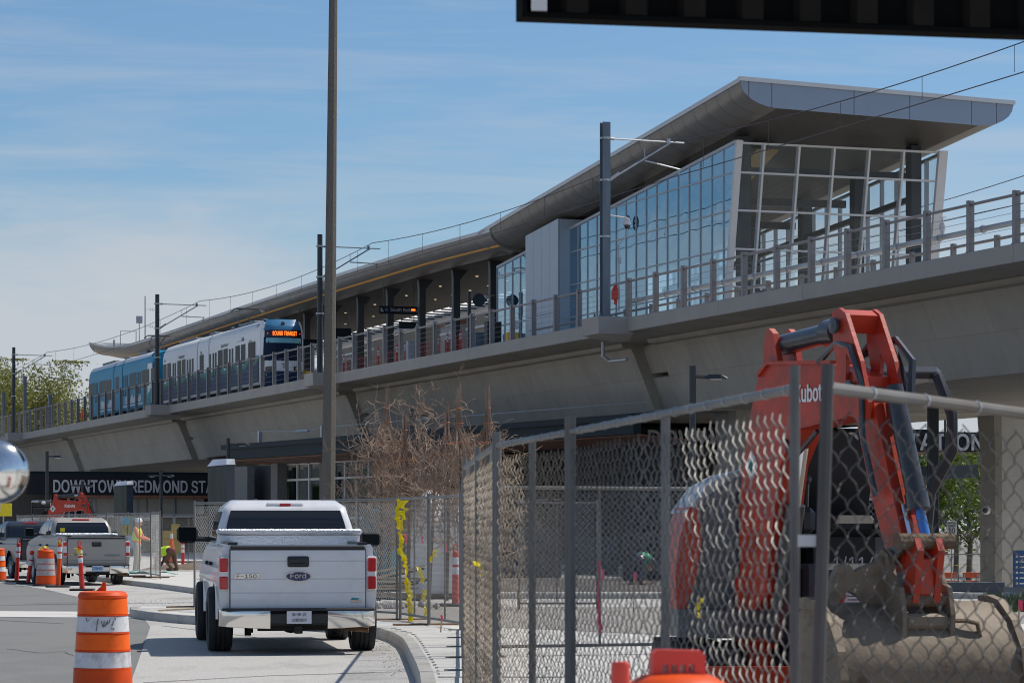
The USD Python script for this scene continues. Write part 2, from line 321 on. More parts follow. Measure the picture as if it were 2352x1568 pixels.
mat('tint_glass', (0.008, 0.010, 0.014), 0.05, spec=0.6, coat=0.2)
mat('side_glass', (0.03, 0.04, 0.045), 0.04, spec=0.8)
mat('orange_plastic', (0.80, 0.085, 0.006), 0.5, spec=0.35, var=0.08, scale=3, dirt=((0.30, 0.055, 0.02), 4.5, 0.45), trn=0.12)
mat('orange_sheet', (0.95, 0.125, 0.004), 0.5, spec=0.3, var=0.06, scale=4, dirt=((0.35, 0.07, 0.02), 5.5, 0.4))
mat('red_plastic', (0.66, 0.035, 0.022), 0.42, var=0.1, trn=0.1, dirt=((0.25, 0.03, 0.02), 5, 0.35))
mat('refl_white', (0.66, 0.65, 0.66), 0.45, var=0.07, scale=4, dirt=((0.22, 0.20, 0.19), 6.0, 0.7))
mat('refl_worn', (0.38, 0.36, 0.36), 0.5, var=0.3, scale=5, dirt=((0.45, 0.13, 0.05), 4.0, 0.7))
mat('scuff', (0.10, 0.085, 0.08), 0.8, var=0.2)
mat('cap_red', (0.62, 0.05, 0.03), 0.5, var=0.1)
mat('yellow_tape', (0.80, 0.66, 0.02), 0.5, var=0.12, scale=8, trn=0.2)
mat('yellow_paint', (0.72, 0.42, 0.03), 0.5, var=0.08)
mat('yellow_lamp', (0.75, 0.30, 0.02), 0.3, coat=0.5)
mat('pink_flag', (0.85, 0.12, 0.22), 0.6, trn=0.3)
mat('exc_orange', (0.44, 0.036, 0.012), 0.42, var=0.25, scale=6, bump=.08, bscale=25, dirt=((0.13, 0.05, 0.035), 7.0, 0.75))
mat('exc_grey', (0.045, 0.05, 0.058), 0.45, var=0.1, coat=0.15, dirt=((0.10, 0.09, 0.08), 4, 0.4))
mat('exc_top', (0.30, 0.32, 0.35), 0.35, var=0.1, dirt=((0.18, 0.17, 0.16), 3, .5))
mat('exc_hood', (0.045, 0.052, 0.064), 0.3, var=0.08, coat=0.4)
mat('hyd_black', (0.022, 0.024, 0.028), 0.3, var=0.1, coat=0.3, dirt=((0.10, 0.085, 0.07), 6, 0.4))
mat('rod_chrome', (0.62, 0.66, 0.72), 0.1, 1.0)
mat('rod_blue', (0.05, 0.18, 0.52), 0.25, 0.2, coat=.5)
mat('bucket_steel', (0.20, 0.158, 0.112), 0.7, 0.15, var=0.25, scale=2.5, bump=0.3, bscale=12, dirt=((0.06, 0.04, 0.027), 5.0, 0.95))
mat('mud', (0.14, 0.10, 0.065), 0.95, var=0.3, scale=8, bump=0.9, bscale=20)
mat('track_rubber', (0.03, 0.027, 0.024), 0.9, var=0.4, scale=7, bump=0.5, dirt=((0.13, 0.10, 0.07), 3, 0.6))
mat('skin', (0.48, 0.27, 0.19), 0.6, var=0.06)
mat('vest_lime', (0.55, 0.80, 0.03), 0.6, var=0.1, scale=12, bump=.2)
mat('vest_orange', (0.80, 0.16, 0.03), 0.6, var=0.1)
mat('shirt_maroon', (0.13, 0.022, 0.03), 0.85, var=0.15, scale=12)
mat('trouser_brown', (0.12, 0.078, 0.045), 0.9, var=0.2, scale=12)
mat('hard_hat', (0.75, 0.75, 0.74), 0.35)
mat('bark', (0.13, 0.10, 0.08), 0.9, var=0.3, scale=9)
mat('twig', (0.30, 0.215, 0.155), 0.85, var=0.55, scale=2.2, dirt=((0.20, 0.09, 0.06), 1.2, 0.7))
mat('twine', (0.42, 0.16, 0.07), 0.8, var=0.2)
mat('leaf_spring', (0.20, 0.205, 0.045), 0.6, var=0.45, scale=0.5, trn=0.3)
mat('leaf_green', (0.10, 0.15, 0.02), 0.6, var=0.45, scale=0.6, trn=0.35)
mat('leaf_dark', (0.045, 0.075, 0.022), 0.6, var=0.4, scale=0.6, trn=0.25)
mat('toilet_blue', (0.035, 0.12, 0.34), 0.5, var=0.06)
mat('teal_tank', (0.03, 0.12, 0.155), 0.5, var=0.1)
mat('tarp', (0.62, 0.62, 0.62), 0.7, var=0.06, bump=0.4, bscale=3)
mat('lumber', (0.42, 0.30, 0.17), 0.8, var=0.2, scale=5)
mat('plate_blue', (0.35, 0.45, 0.62), 0.5, var=.1)
mat('plate_grey', (0.52, 0.53, 0.58), 0.5, var=.04)
mat('badge_blue', (0.01, 0.022, 0.085), 0.2, coat=.8)
mat('deck_black', (0.003, 0.003, 0.003), 0.9, var=0.2, spec=.1)
mat('deck_brown', (0.014, 0.012, 0.009), 0.9, spec=.1, var=0.25, scale=7)
mat('mesh_red', (0.50, 0.045, 0.03), 0.6)
mat('poster_sky', (0.16, 0.33, 0.42), 0.5, var=0.5, scale=1.8)
mat('poster_gold', (0.42, 0.33, 0.12), 0.6, var=0.6, scale=4)
mat('sign_white', (0.62, 0.62, 0.60), 0.5, var=0.03)
mat('paint_gold', (0.50, 0.31, 0.10), 0.5, var=0.15, scale=2)
mat('teal_net', (0.18, 0.40, 0.36), 0.7, var=0.2, scale=4)
mat('bench_blue', (0.035, 0.048, 0.062), 0.5, var=0.08)
mat('roof_shingle', (0.13, 0.12, 0.115), 0.9, var=0.15)
mat('orange_barrier', (0.72, 0.10, 0.02), 0.5, var=0.1)
mat('chalk', (0.45, 0.45, 0.43), 0.9)
mat('green_cloth', (0.02, 0.28, 0.13), 0.7)
glass('glass_side', (0.74, 0.86, 0.90), (0.66, 0.86, 1.0), .30, wave=0.13)
glass('glass_end', (0.94, 0.955, 0.955), (.85, .92, 1), .03, wave=0.05)
glass('glass_far', (0.95, 0.97, 0.98), (1, 1, 1), .03)
glass('glass_sky', (0.97, 0.98, 0.98), (1, 1, 1), .03)
glass('glass_shop', (0.84, 0.88, 0.88), (.22, .24, .26), .04)
mat('wire_rusty', (0.25, 0.205, 0.155), 0.65, 0.15, var=0.3, scale=2.5, dirt=((0.13, 0.085, 0.05), 1.5, 0.6))
mat('post_grey', (0.11, 0.11, 0.11), 0.5, 0.3, var=0.3, scale=3)
mat('wire_backlit', (0.07, 0.068, 0.066), 0.6, 0.2, var=0.3, scale=2)  # darker copy of the zinc wire: backlit shade put into the colour
# ================= ground, road, pavements
def flat(pts, z): return MB().prism(pts, z-0.03, z)
struct('ground', MB().quad((-3000, -600, -1.65), (3000, -600, -1.65), (3000, 4000, -1.65), (-3000, 4000, -1.65)), 'ground_far')
struct('road', MB().prism([(-70, -12), (11.4, -12), (11.4, 130), (-70, 130)], -1.7, 0.0), 'asphalt')
struct('lower_plaza', MB().prism([(11.6, 64), (60, 64), (60, 118), (11.6, 118)], -1.7, -0.95), 'concrete_walk')
KERB = [(-7.1, 52.5), (-6.95, 51.0), (-6.4, 49.2), (-5.2, 46.4), (-3.2, 43.9), (-2.1, 42.0), (-1.55, 38.5), (-1.35, 35.5), (-1.15, 32), (-0.98, 29), (-0.7, 22), (-0.5, 12), (-0.4, -10)]
FARK = [(-17.6, 112), (-13.2, 88), (-11.4, 81.5), (-9.3, 74.5), (-7.9, 69.5), (-7.2, 66.6), (-6.2, 64.8), (-4, 64.0), (25, 64.0)]
conc = [tuple(gp(u, v)) for u, v in ((300, 1568), (345, 1440), (331, 1419), (265, 1390), (100, 1352), (0, 1337))]
struct('road_concrete', flat([(-3.3, 22), (-3.0, -10), (0.5, -10), (20, 53), (20, 64.5), (-4, 64.5), (-6.0, 66)]+[(x+.1, y) for x, y in FARK[:6][::-1]]+[(-22, 112)]+conc[::-1], 0.004), 'concrete_road')
band = [tuple(gp(u, v)) for u, v in ((-40, 1403), (305, 1405.5), (331, 1419), (-40, 1416.5))]
struct('road_gutter', flat(band, 0.008), 'concrete_walk')
def strip(a, b, w, z): a, b = V(*a), V(*b); n = unit((-(b-a)[1], (b-a)[0]))*w/2; return [tuple(a-n), tuple(b-n), tuple(b+n), tuple(a+n)]
ml = MB()
for (a, b) in (((-40, 1403.3), (305, 1405.7)), ((-40, 1416.2), (331, 1418.6))): ml.prism(strip(gp(*a), gp(*b), 0.10, 0), 0.008, 0.012)
struct('road_line', ml, 'white_line')
for nm, pts in (('road_joint', [(372, 1437), (640, 1470)]), ('road_crack', [(-10, 1424), (70, 1428), (145, 1432)]), ('road_joint', [(330, 1568), (620, 1552), (860, 1545)])):
    m = MB()
    for a, b in zip(pts[:-1], pts[1:]): m.prism(strip(gp(*a), gp(*b), 0.025, 0), 0.0045, 0.0085)
    struct(nm, m, 'joint')
# raised pavement with kerb stones
inner = [(x+0.17, y-0.06) for x, y in KERB]
near_walk = [(-6.9, 52.9)]+inner[1:]+[(60, -10), (60, 64), (11.6, 64), (11.6, 53), (-5, 53.1)]
struct('pavement', MB().prism(near_walk, -1.7, 0.13), 'concrete_walk')
far_walk = [(x+0.16, y) for x, y in FARK[:6]]+[(-6.1, 64.97), (-4, 64.17), (11.5, 64.17), (11.5, 104), (14, 122), (14, 230), (-45, 230), (-45, 112)]
struct('pavement_far', MB().prism(far_walk, -1.7, 0.12), 'concrete_walk')
def kerb(name, pts, z, step=1.8):
    k = T(fresh('/World', name), np.eye(4)); UsdGeom.Xform.Define(stage, k.path); k.prim = stage.GetPrimAtPath(k.path); tag(k, kind='structure')
    p = np.array(pts, float); d = np.r_[0, np.cumsum(np.linalg.norm(np.diff(p, axis=0), axis=1))]
    t = np.linspace(0, d[-1], int(d[-1]/step)+1); q = np.stack([np.interp(t, d, p[:, i]) for i in (0, 1)], 1)
    for a, b in zip(q[:-1], q[1:]):
        e = unit(b-a); n = V(-e[1], e[0])
        if np.dot(n, (1, 0.3)) < 0: n = -n
        a2, b2 = a+e*.006, b-e*.006; m = MB()
        lo = [(*a2, -.02), (*(a2+n*.17), -.02), (*(b2+n*.17), -.02), (*b2, -.02)]
        hi = [(*(a2+n*.03), z), (*(a2+n*.17), z), (*(b2+n*.17), z), (*(b2+n*.03), z)]
        md = [(*(a2+n*.008), z-.03), (*(a2+n*.17), z-.029), (*(b2+n*.17), z-.029), (*(b2+n*.008), z-.03)]
        m.loft([lo, md, hi]); obj('kerb_stone', m, 'kerb', k, smooth=False)
kerb('kerb', KERB, 0.145); kerb('kerb_far', FARK, 0.135, 2.4)
# paving slabs between kerb and fence in the foreground
pv = T(fresh('/World', 'paving'), np.eye(4)); UsdGeom.Xform.Define(stage, pv.path); pv.prim = stage.GetPrimAtPath(pv.path); tag(pv, kind='structure')
rng = random.Random(4)
for y in np.arange(27.6, 41.5, 0.62):
    xs = np.interp(y, [p[1] for p in KERB[::-1]], [p[0] for p in KERB[::-1]])+0.2
    for i in range(2):
        a = xs+i*0.62; obj('paving_slab', MB().prism([(a+.008, y+.008), (a+.612, y+.008), (a+.612, y+.612), (a+.008, y+.612)], 0.10, 0.142+rng.uniform(0, .004)), 'concrete_walk', pv, smooth=False)
m = MB()
for a, b in (((640, 1449.5), (432, 1447)), ((432, 1447), (330, 1436.5))): pass
tac = MB()
for i in range(14):
    c = gp(368+i*6, 1419.5-i*0.35); tac.box((c[0], c[1], 0.146), (0.05, 0.25, 0.012))
single('tactile_strip', tac, 'ochre', 'narrow yellow ochre tactile strip along the top of the kerb corner', 'tactile paving', kind=None)
# the building site behind the near fence
struct('site_dirt', flat([(0.9, 8), (14, 8), (14, 40), (5, 38), (2.6, 31), (1.9, 24), (1.2, 16)], 0.136), 'dirt')
struct('site_gravel', flat([(-2.0, 44.3), (4, 36), (16, 42), (22, 52.6), (-4, 52.6)], 0.136), 'gravel')
struct('site_soil', MB().prism([(-3.5, 65.5), (11.3, 65.5), (11.3, 103), (-3, 104), (-9, 130), (-16, 130), (-8, 96)], 0.10, 0.124), 'dark_soil')
struct('site_dirt_bank', MB().prism([(-9.2, 82), (-5.5, 79), (0, 82), (6, 86), (6, 100), (-9, 100)], 0.10, 0.128), 'gravel')

# ================= viaduct
ZD = 9.22
via = thing('viaduct', 'long grey concrete railway viaduct carrying the station and train', 'viaduct', S(110, 0, 0), math.atan2(CT, -ST))
JO = [112.6, 152.3, 192.0, 231.4]
seg = [56]+JO+[312]
def along(poly_wz, s0, s1):   # polygon (w, z) pulled along s
    m = MB(MS); A = np.array([[0, 0, 1, 0], [1, 0, 0, 0], [0, 1, 0, 0], [0, 0, 0, 1.]])
    return m.prism(poly_wz, s0, s1, A)
for a, b in zip(seg[:-1], seg[1:]):
    g0, g1 = a+1.3, b-1.3
    obj('box_girder', along([(1.92, 8.66), (1.98, 8.50), (2.30, 8.46), (2.42, 8.25), (3.3, 6.1), (18.1, 6.1), (19.0, 8.3), (19.3, 8.66)], g0, g1), 'viaduct_concrete', via, False)
obj('deck_slab', along([(0.24, 8.78), (2.2, 8.66), (19.1, 8.66), (21.1, 8.78), (21.1, 9.1), (0.24, 9.1)], 54, 314), 'viaduct_concrete', via, False)
for a in np.arange(54, 314, 6.6):
    obj('edge_beam', along([(0, 8.72), (0.24, 8.70), (0.24, 9.1), (0.30, 9.1), (0.30, ZD), (0.02, ZD), (0, ZD-.02)], a+.008, a+6.592), 'edge_concrete', via, False)
for j in JO:
    m = along([(2.85, 8.60), (2.85, 8.30), (3.16, 7.52), (17.6, 7.52), (18, 8.60)], j-1.31, j+1.31); obj('diaphragm', m, 'viaduct_concrete', via, False)
    m = along([(3.72, 6.05), (17.3, 6.05), (17.3, 7.36), (3.2, 7.36)], j-1.31, j+1.31); obj('pier_cap', m, 'viaduct_concrete', via, False)
    m = MB(MS)
    for w in (4.4, 7.5, 13.5, 16.8): m.bb(j-.45, w-.3, 7.36, j+.45, w+.3, 7.5)
    obj('bearing', m, 'black_plastic', via, False)
    for w in (6.4, 17.75):
        m = MB(MS); sec = lambda k: [(j-.8*k, w-.6*k), (j-.6*k, w-.8*k), (j+.6*k, w-.8*k), (j+.8*k, w-.6*k), (j+.8*k, w+.6*k), (j+.6*k, w+.8*k), (j-.6*k, w+.8*k), (j-.8*k, w+.6*k)]
        m.loft([[(*p, -1.7) for p in sec(1)], [(*p, 4.6) for p in sec(1)], [(*p, 6.1) for p in sec(1.12)]]); obj('pier', m, 'viaduct_concrete', via, 20)
MAST_S = [s_at(1393, -.5), s_at(737, -.5), s_at(363, -.5), s_at(33, -.5)]
for s in MAST_S:
    m = MB(MS); a, b = s-.85, s+.85
    lo = [(a, -.02, 8.42), (b, -.02, 8.42), (b, .28, 8.42), (a, .28, 8.42)]
    m.loft([[(a+.35, -.02, 8.40), (b-.35, -.02, 8.40), (b-.35, .2, 8.40), (a+.35, .2, 8.40)], [(a, -1.12, 8.62), (b, -1.12, 8.62), (b, .2, 8.62), (a, .2, 8.62)], [(a, -1.15, 9.24), (b, -1.15, 9.24), (b, .26, 9.24), (a, .26, 9.24)]])
    obj('mast_corbel', m, 'edge_concrete', via, False)
pp = MB(); c = S(s_at(1385, .6), .6, 8.6)
pp.path([c+V(0, 0, 0), c+V(0, 0, -.55), c+V(.25, -.02, -.72), S(s_at(1385, .6)-1.7, .9, 7.86)], .07, 8)
obj('drain_pipe', pp, 'galv', via)
# ---- railing along the near edge
rail = thing('railing', 'grey post and cable railing along the near edge of the viaduct deck', 'railing', S(110, 0, ZD), 0)
posts = np.arange(70.2, 262, 2.56); hi_s = 138.0
cab = [MB() for _ in range(5)]; top = MB(); nb = 0
def rh(s): return 1.78 if s > hi_s else 1.44
for s in posts:
    if min(abs(s-x) for x in MAST_S) < 0.5: continue
    h = rh(s); m = MB(MS); m.bb(s-.012, .04, ZD+.03, s+.012, .24, ZD+h); m.bb(s-.11, .02, ZD+.005, s+.11, .275, ZD+.03)
    m.bb(s-.075, .03, ZD+.03, s+.075, .045, ZD+h); 
    obj('post', m, 'rail_grey', rail, False)
for s0, s1, h in ((66, hi_s, 1.44), (hi_s, 264, 1.78)):
    top.tube(S(s0, .14, ZD+h-.11), S(s1, .14, ZD+h-.11), .045, 8)
    for i in range(5): cab[i].tube(S(s0, .12, ZD+.24+i*(h-.42)/5), S(s1, .12, ZD+.24+i*(h-.42)/5), .0065, 4)
obj('top_rail', top, 'rail_grey', rail)
for c in cab: obj('cable', c, 'rail_grey', rail)
lr = thing('low_guard_rail', 'low inner pipe rail on short posts behind the edge railing', 'rail', S(100, 1.2, ZD), 0)
for s in np.arange(67, 122, 2.56): obj('post', MB(MS).bb(s+.9-.012, 1.05, 9.1, s+.9+.012, 1.2, ZD+.55).bb(s+.81, 1.05, 9.1, s+.99, 1.07, ZD+.55), 'rail_grey', lr, False)
obj('rail', MB().tube(S(66, 1.12, ZD+.44), S(122, 1.12, ZD+.44), .045, 8), 'rail_grey', lr)
sp = thing('standpipe', 'thick galvanised water pipe running level inside the viaduct railing', 'pipe', S(90, .5, ZD+.62), 0)
pm = MB()
obj('pipe', MB().tube(S(66, .48, ZD+.66), S(s_at(1440, .48), .48, ZD+.66), .085, 12), 'galv', sp)
for s in posts:
    if s < s_at(1445, .5): obj('coupling', MB().tube(S(s-.10, .48, ZD+.66), S(s-.04, .48, ZD+.66), .115, 10), 'galv', sp)
v = S(s_at(2165, .48), .48, ZD+.66); m = MB(); m.tube(v, v+V(0, 0, .22), .06, 8); m.lathe([(0, .2), (.09, .2), (.10, .32), (.07, .42), (.02, .43), (.02, .56), (0, .56)], 10, trans(v)); m.box(v+V(0, 0, .57), (.22, .03, .02))
obj('valve', m, 'frame_white', sp)
m = MB(); v = S(s_at(1414, .48), .48, ZD+.66); m.tube(v, v+V(0, 0, .2), .06, 8); m.lathe([(0, .18), (.16, .18), (.165, .5), (.12, .56), (.12, .62), (.05, .66), (0, .66)], 12, trans(v)); m.ball(v+V(0, 0, .72), .09, 1)
obj('red_valve', m, 'cap_red', sp)

# ================= the station on the viaduct
st = thing('station_building', 'elevated station with sweeping grey roof and glass end hall', 'station', S(125, 10, ZD), math.atan2(CT, -ST))
ZP = 9.95
obj('platform', along([(4.6, 9.1), (15.4, 9.1), (15.4, ZP), (4.6, ZP)], 112, 242), 'platform', st, False)
n = {'g': ('geometry', {}), 'm': ('mapping', dict(rotation=(0, 0, math.atan2(ST, CT)))), 'sep': ('separate_xyz', {}),
     'w': ('wave_texture', dict(wave_type='bands', bands_direction='y', scale=1.9, distortion=0)), 'nz': ('noise_texture', dict(scale=.35, detail=3)),
     'r': ('rgb_ramp', {'ramp': [(0.05, (0.018, 0.016, 0.014)), (0.35, (0.085, 0.075, 0.066)), (1, (0.115, 0.10, 0.09))]}), 'r2': ('rgb_ramp', {'ramp': [(.3, (.75, .75, .75)), (.7, (1, 1, 1))]}),
     'x': ('mix', dict(mix_type='multiply', fac=1.0)), 'p': ('principled_bsdf', dict(roughness=.5, metallic=.1, specular_ior_level=.3)), 'b': ('bump', dict(strength=.5, distance=.03))}
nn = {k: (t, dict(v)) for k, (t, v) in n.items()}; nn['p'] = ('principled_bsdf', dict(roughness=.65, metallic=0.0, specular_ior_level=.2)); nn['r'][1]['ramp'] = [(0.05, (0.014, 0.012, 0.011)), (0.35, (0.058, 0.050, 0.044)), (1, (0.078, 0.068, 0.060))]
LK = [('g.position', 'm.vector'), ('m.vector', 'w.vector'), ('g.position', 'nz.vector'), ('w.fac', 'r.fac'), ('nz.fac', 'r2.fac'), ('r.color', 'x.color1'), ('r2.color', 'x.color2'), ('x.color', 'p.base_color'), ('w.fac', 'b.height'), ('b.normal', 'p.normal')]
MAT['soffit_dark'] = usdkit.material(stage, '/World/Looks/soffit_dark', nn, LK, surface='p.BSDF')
MAT['soffit'] = usdkit.material(stage, '/World/Looks/soffit', n, [('g.position', 'm.vector'), ('m.vector', 'w.vector'), ('g.position', 'nz.vector'), ('w.fac', 'r.fac'), ('nz.fac', 'r2.fac'), ('r.color', 'x.color1'), ('r2.color', 'x.color2'), ('x.color', 'p.base_color'), ('w.fac', 'b.height'), ('b.normal', 'p.normal')], surface='p.BSDF')
def edgeprof(W, th, lead=1.5, k=7):
    a = np.linspace(0, PI/2, k); near = [(0.02+lead*(1-math.cos(t)), -.14-(th-.14)*math.sin(t)) for t in a]
    return near, [(W-x, z) for x, z in near[::-1]]
def roof(name, sz, W, w0, th, tilt, step, strip_z=None, glazed=None):
    "sz: (s, z of the near top edge) along the roof"
    sz = np.array(sz, float); zz = lambda s: np.interp(s, sz[:, 0], sz[:, 1])
    ss = np.arange(sz[0, 0], sz[-1, 0]-.3, step); ss = np.r_[ss, sz[-1, 0]]
    near, far = edgeprof(W, th)
    R = lambda s, x, z: S(s, w0+x, zz(s)+z+tilt*x/W)
    body = MB(); sheet = MB()
    tops = MB()
    for xa, xb in ([(.05, W-.05)] if not glazed else [(.05, 8.4), (10.2, W-.05)]): tops.grid([[R(s, x, -.02+.10*math.sin(PI*x/W)) for x in np.linspace(xa, xb, 7)] for s in ss])
    rf = obj(name, tops, 'roof_metal', st, 40)
    obj('roof_trim', MB().loft([[R(s, -.03, .03), R(s, .22, .05), R(s, .22, -.01), R(s, .0, -.14), R(s, -.03, -.14)] for s in ss]), 'roof_trim', rf, False)
    obj('roof_trim', MB().loft([[R(s, W+.03, .03), R(s, W-.22, .05), R(s, W-.22, -.01), R(s, W, -.14), R(s, W+.03, -.14)] for s in ss]), 'roof_trim', rf, False)
    for a, b in zip(ss[:-1], ss[1:]):
        a2 = a+.012; b2 = b-.012
        obj('curved_panel', MB().grid([[R(s, x, z) for x, z in near] for s in (a2, b2)]), 'roof_metal', rf, 60)
    obj('curved_edge', MB().grid([[R(s, x, z) for x, z in far] for s in ss]), 'roof_metal', rf, 60)
    obj('panel_backing', MB().grid([[R(s, x+.02, z+.03) for x, z in near] for s in ss]), 'black_plastic', rf, 60)
    wf = W-1.5-(glazed or 0)
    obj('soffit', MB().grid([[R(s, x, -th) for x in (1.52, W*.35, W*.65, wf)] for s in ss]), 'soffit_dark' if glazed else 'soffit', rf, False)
    if strip_z: obj('light_strip', MB().loft([[R(s, .44, strip_z+.02), R(s, .48, strip_z-.03), R(s, .57, strip_z-.045), R(s, .52, strip_z+.02)] for s in ss]), 'amber_strip', rf, False)
    return rf, R, near, far
UP = [(109.5, 18.28), (139.8, 15.58)]
LOW = [(138.2, 15.55), (150, 15.7), (165, 15.66), (190, 15.5), (205, 15.35), (218, 15.25), (224, 15.35), (230, 15.72), (237, 16.4)]
r1, R1, near1, far1 = roof('upper_roof', UP, 11.45, 4.9, 1.0, -.33, 1.12)
r2, R2, near2, far2 = roof('lower_roof', LOW, 11.6, 4.9, 0.95, -.2, 2.3, -.72, glazed=1.6)
# end fascia of the upper roof, in panels
prof = [(0, 0)]+near1+far1+[(11.45, 0)]
cuts = []
for u in (1718.8, 1771.9, 1960.5, 2088.6, 2230.7, 2288.0):
    k = (u-UC)/FPX; s = 109.5; w = (k*CT*s-X0+ST*s)/(CT-k*ST); cuts.append(w-4.9)
cuts = [-1]+cuts+[13]
for a, b in zip(cuts[:-1], cuts[1:]):
    pg = Polygon(prof).intersection(shapely.box(a+.012, -3, b-.012, 3))
    if pg.is_empty or pg.area < .01: continue
    m = MB()
    t = trimesh.creation.extrude_polygon(pg, 0.04, engine='earcut'); v = np.array([R1(109.46+p[2], p[0], p[1]) for p in t.vertices]); m.add(v, t.faces); obj('fascia_panel', m, 'roof_end', r1, False)
t = trimesh.creation.extrude_polygon(Polygon(prof).buffer(-.01), .02, engine='earcut'); obj('fascia_backing', MB().add(np.array([R1(109.54+p[2], p[0], p[1]) for p in t.vertices]), t.faces), 'black_plastic', r1, False)
obj('end_trim', MB().loft([[R1(s, x, .055+.1*math.sin(PI*x/11.6)), R1(s, x, -.06)][::k] for s, k in ((109.40, 1), (109.40, -1)) for x in ()] or [[R1(109.40, x, .06), R1(109.62, x, .06), R1(109.62, x, -.05), R1(109.40, x, -.10)] for x in np.linspace(-.04, 11.49, 6)]), 'roof_trim', r1, False)
t = trimesh.creation.extrude_polygon(Polygon(prof).buffer(-.01), .03, engine='earcut')
for s, R, nm, rr in ((139.75, R1, 'end_panel', r1), (138.2, R2, 'end_panel', r2), (236.95, R2, 'end_panel', r2)):
    obj(nm, MB().add(np.array([R(s+p[2], p[0], p[1]) for p in t.vertices]), t.faces), 'roof_metal', rr, False)
# glazed strip in the far edge of the lower roof
gs = np.arange(140, 236, 1.6)
for a, b in zip(gs[:-1], gs[1:]):
    obj('roof_pane', MB().quad(R2(a+.06, 8.55, -.93), R2(b-.06, 8.55, -.93), R2(b-.06, 10.05, -.93), R2(a+.06, 10.05, -.93)), 'skylight_pane', r2, False)
for a in gs: obj('roof_pane_frame', MB().bar(R2(a, 8.5, -.97), R2(a, 10.1, -.97), .08, .08), 'black_steel', r2, False)
obj('far_fascia', MB().loft([[R2(s, 10.1, -.75), R2(s, 10.3, -.75), R2(s, 10.3, -1.35), R2(s, 10.1, -1.35)] for s in np.arange(139, 236, 4)]), 'frame_white', r2, False)
# the far part of the lower roof's top must let light through above the panes: skylight shaft stays open above them
# columns
for s in [144+5.78*k for k in range(15)]:
    m = MB(MS); m.bb(s-.16, 6.85, ZP, s+.16, 7.2, 14.2); m.loft([[(s-.16, 6.85, 14.2), (s+.16, 6.85, 14.2), (s+.16, 7.2, 14.2), (s-.16, 7.2, 14.2)], [(s-.16, 6.8, 14.85), (s+.16, 6.8, 14.85), (s+.16, 7.75, 14.85), (s-.16, 7.75, 14.85)]])
    obj('column', m, 'black_steel', st, False)
for s, w in ((113.9, 7), (119.8, 7), (124.7, 7), (129.5, 7), (140.4, 7), (113.2, 14), (118.2, 14), (123.2, 14), (128.5, 14), (134, 14)):
    z1 = np.interp(s, [109.5, 139.8], [18.28, 15.58])-1.05-.33*(w-4.9)/11.6
    obj('column', MB(MS).bb(s-.24, w-.22, ZP, s+.24, w+.22, z1), 'black_steel', st, False)
# soffit lights
for k, s in enumerate(np.arange(143, 215, 3.1)):
    for w in (9.0, 11.2):
        c = S(s+(w-9)*.7, w, np.interp(s, [x[0] for x in LOW], [x[1] for x in LOW])-.95-.2*(w-4.9)/11.6-.03)
        obj('soffit_light', MB().lathe([(0, 0), (.065, 0), (.08, .03)], 10, trans(c)), 'lamp_warm', st)
# ---- glass hall
LEV = [9.5, 10.9, 12.33, 13.78, 15.2, 17.5]
def ztop(s): return 16.35-.0843*(s-112.3)
def s_end(z): return 112.3+(16.35-z)*.186
def wall(w, s0, s1, lean, bays, name, gm, fm, dz=0.0, fin=.045, lev=LEV, bottom=ZP-.35):
    out = Polygon([(s_end(bottom) if lean else s0, bottom), (s1, bottom), (s1, ztop(s1)+dz), (s0, ztop(s0)+dz)])
    wl = obj(name, MB().bar(S(s0, w, ztop(s0)+dz), S(s1, w, ztop(s1)+dz), .12, .12), fm, st, False)
    obj('sill', MB().bar(S(out.bounds[0], w, bottom), S(s1, w, bottom), .12, .16), fm, wl, False)
    for i in range(len(bays)-1):
        for a, b in zip(lev[:-1], lev[1:]):
            cell = shapely.box(bays[i]+.03, a+.03, bays[i+1]-.03, b-.03).intersection(out.buffer(-.03))
            if cell.is_empty or cell.area < .03: continue
            xy = list(cell.exterior.coords)[:-1]
            obj('pane', MB(MS).slab([(x, w, z) for x, z in xy], .012), gm, wl, False)
    for x in bays:
        ln = out.intersection(shapely.LineString([(x, 0), (x, 30)]))
        if ln.is_empty or ln.length < .2: continue
        z0, z1 = ln.bounds[1], ln.bounds[3]; obj('mullion', MB(MS).bb(x-.025, w-fin, z0, x+.025, w+.05, z1), fm, wl, False)
    for z in lev[1:-1]:
        ln = out.intersection(shapely.LineString([(0, z), (400, z)]))
        if ln.is_empty: continue
        obj('transom', MB(MS).bb(ln.bounds[0], w-fin*.75, z-.03, ln.bounds[2], w+.05, z+.03), fm, wl, False)
    return wl
wall(6.0, 112.3, 130.5, True, np.arange(112.35, 130.6, 1.135), 'front_glass_wall', 'glass_side', 'frame_alu')
wall(6.0, 134.8, 140.3, False, np.linspace(134.8, 140.3, 6), 'short_glass_wall', 'glass_side', 'frame_alu', lev=[9.5, 11.2, 13.55, 17])
wall(14.85, 112.3, 140, True, np.arange(112.35, 140, 1.3), 'rear_glass_wall', 'glass_far', 'frame_alu', dz=-.05, fin=.13, lev=[9.5, 17.5])
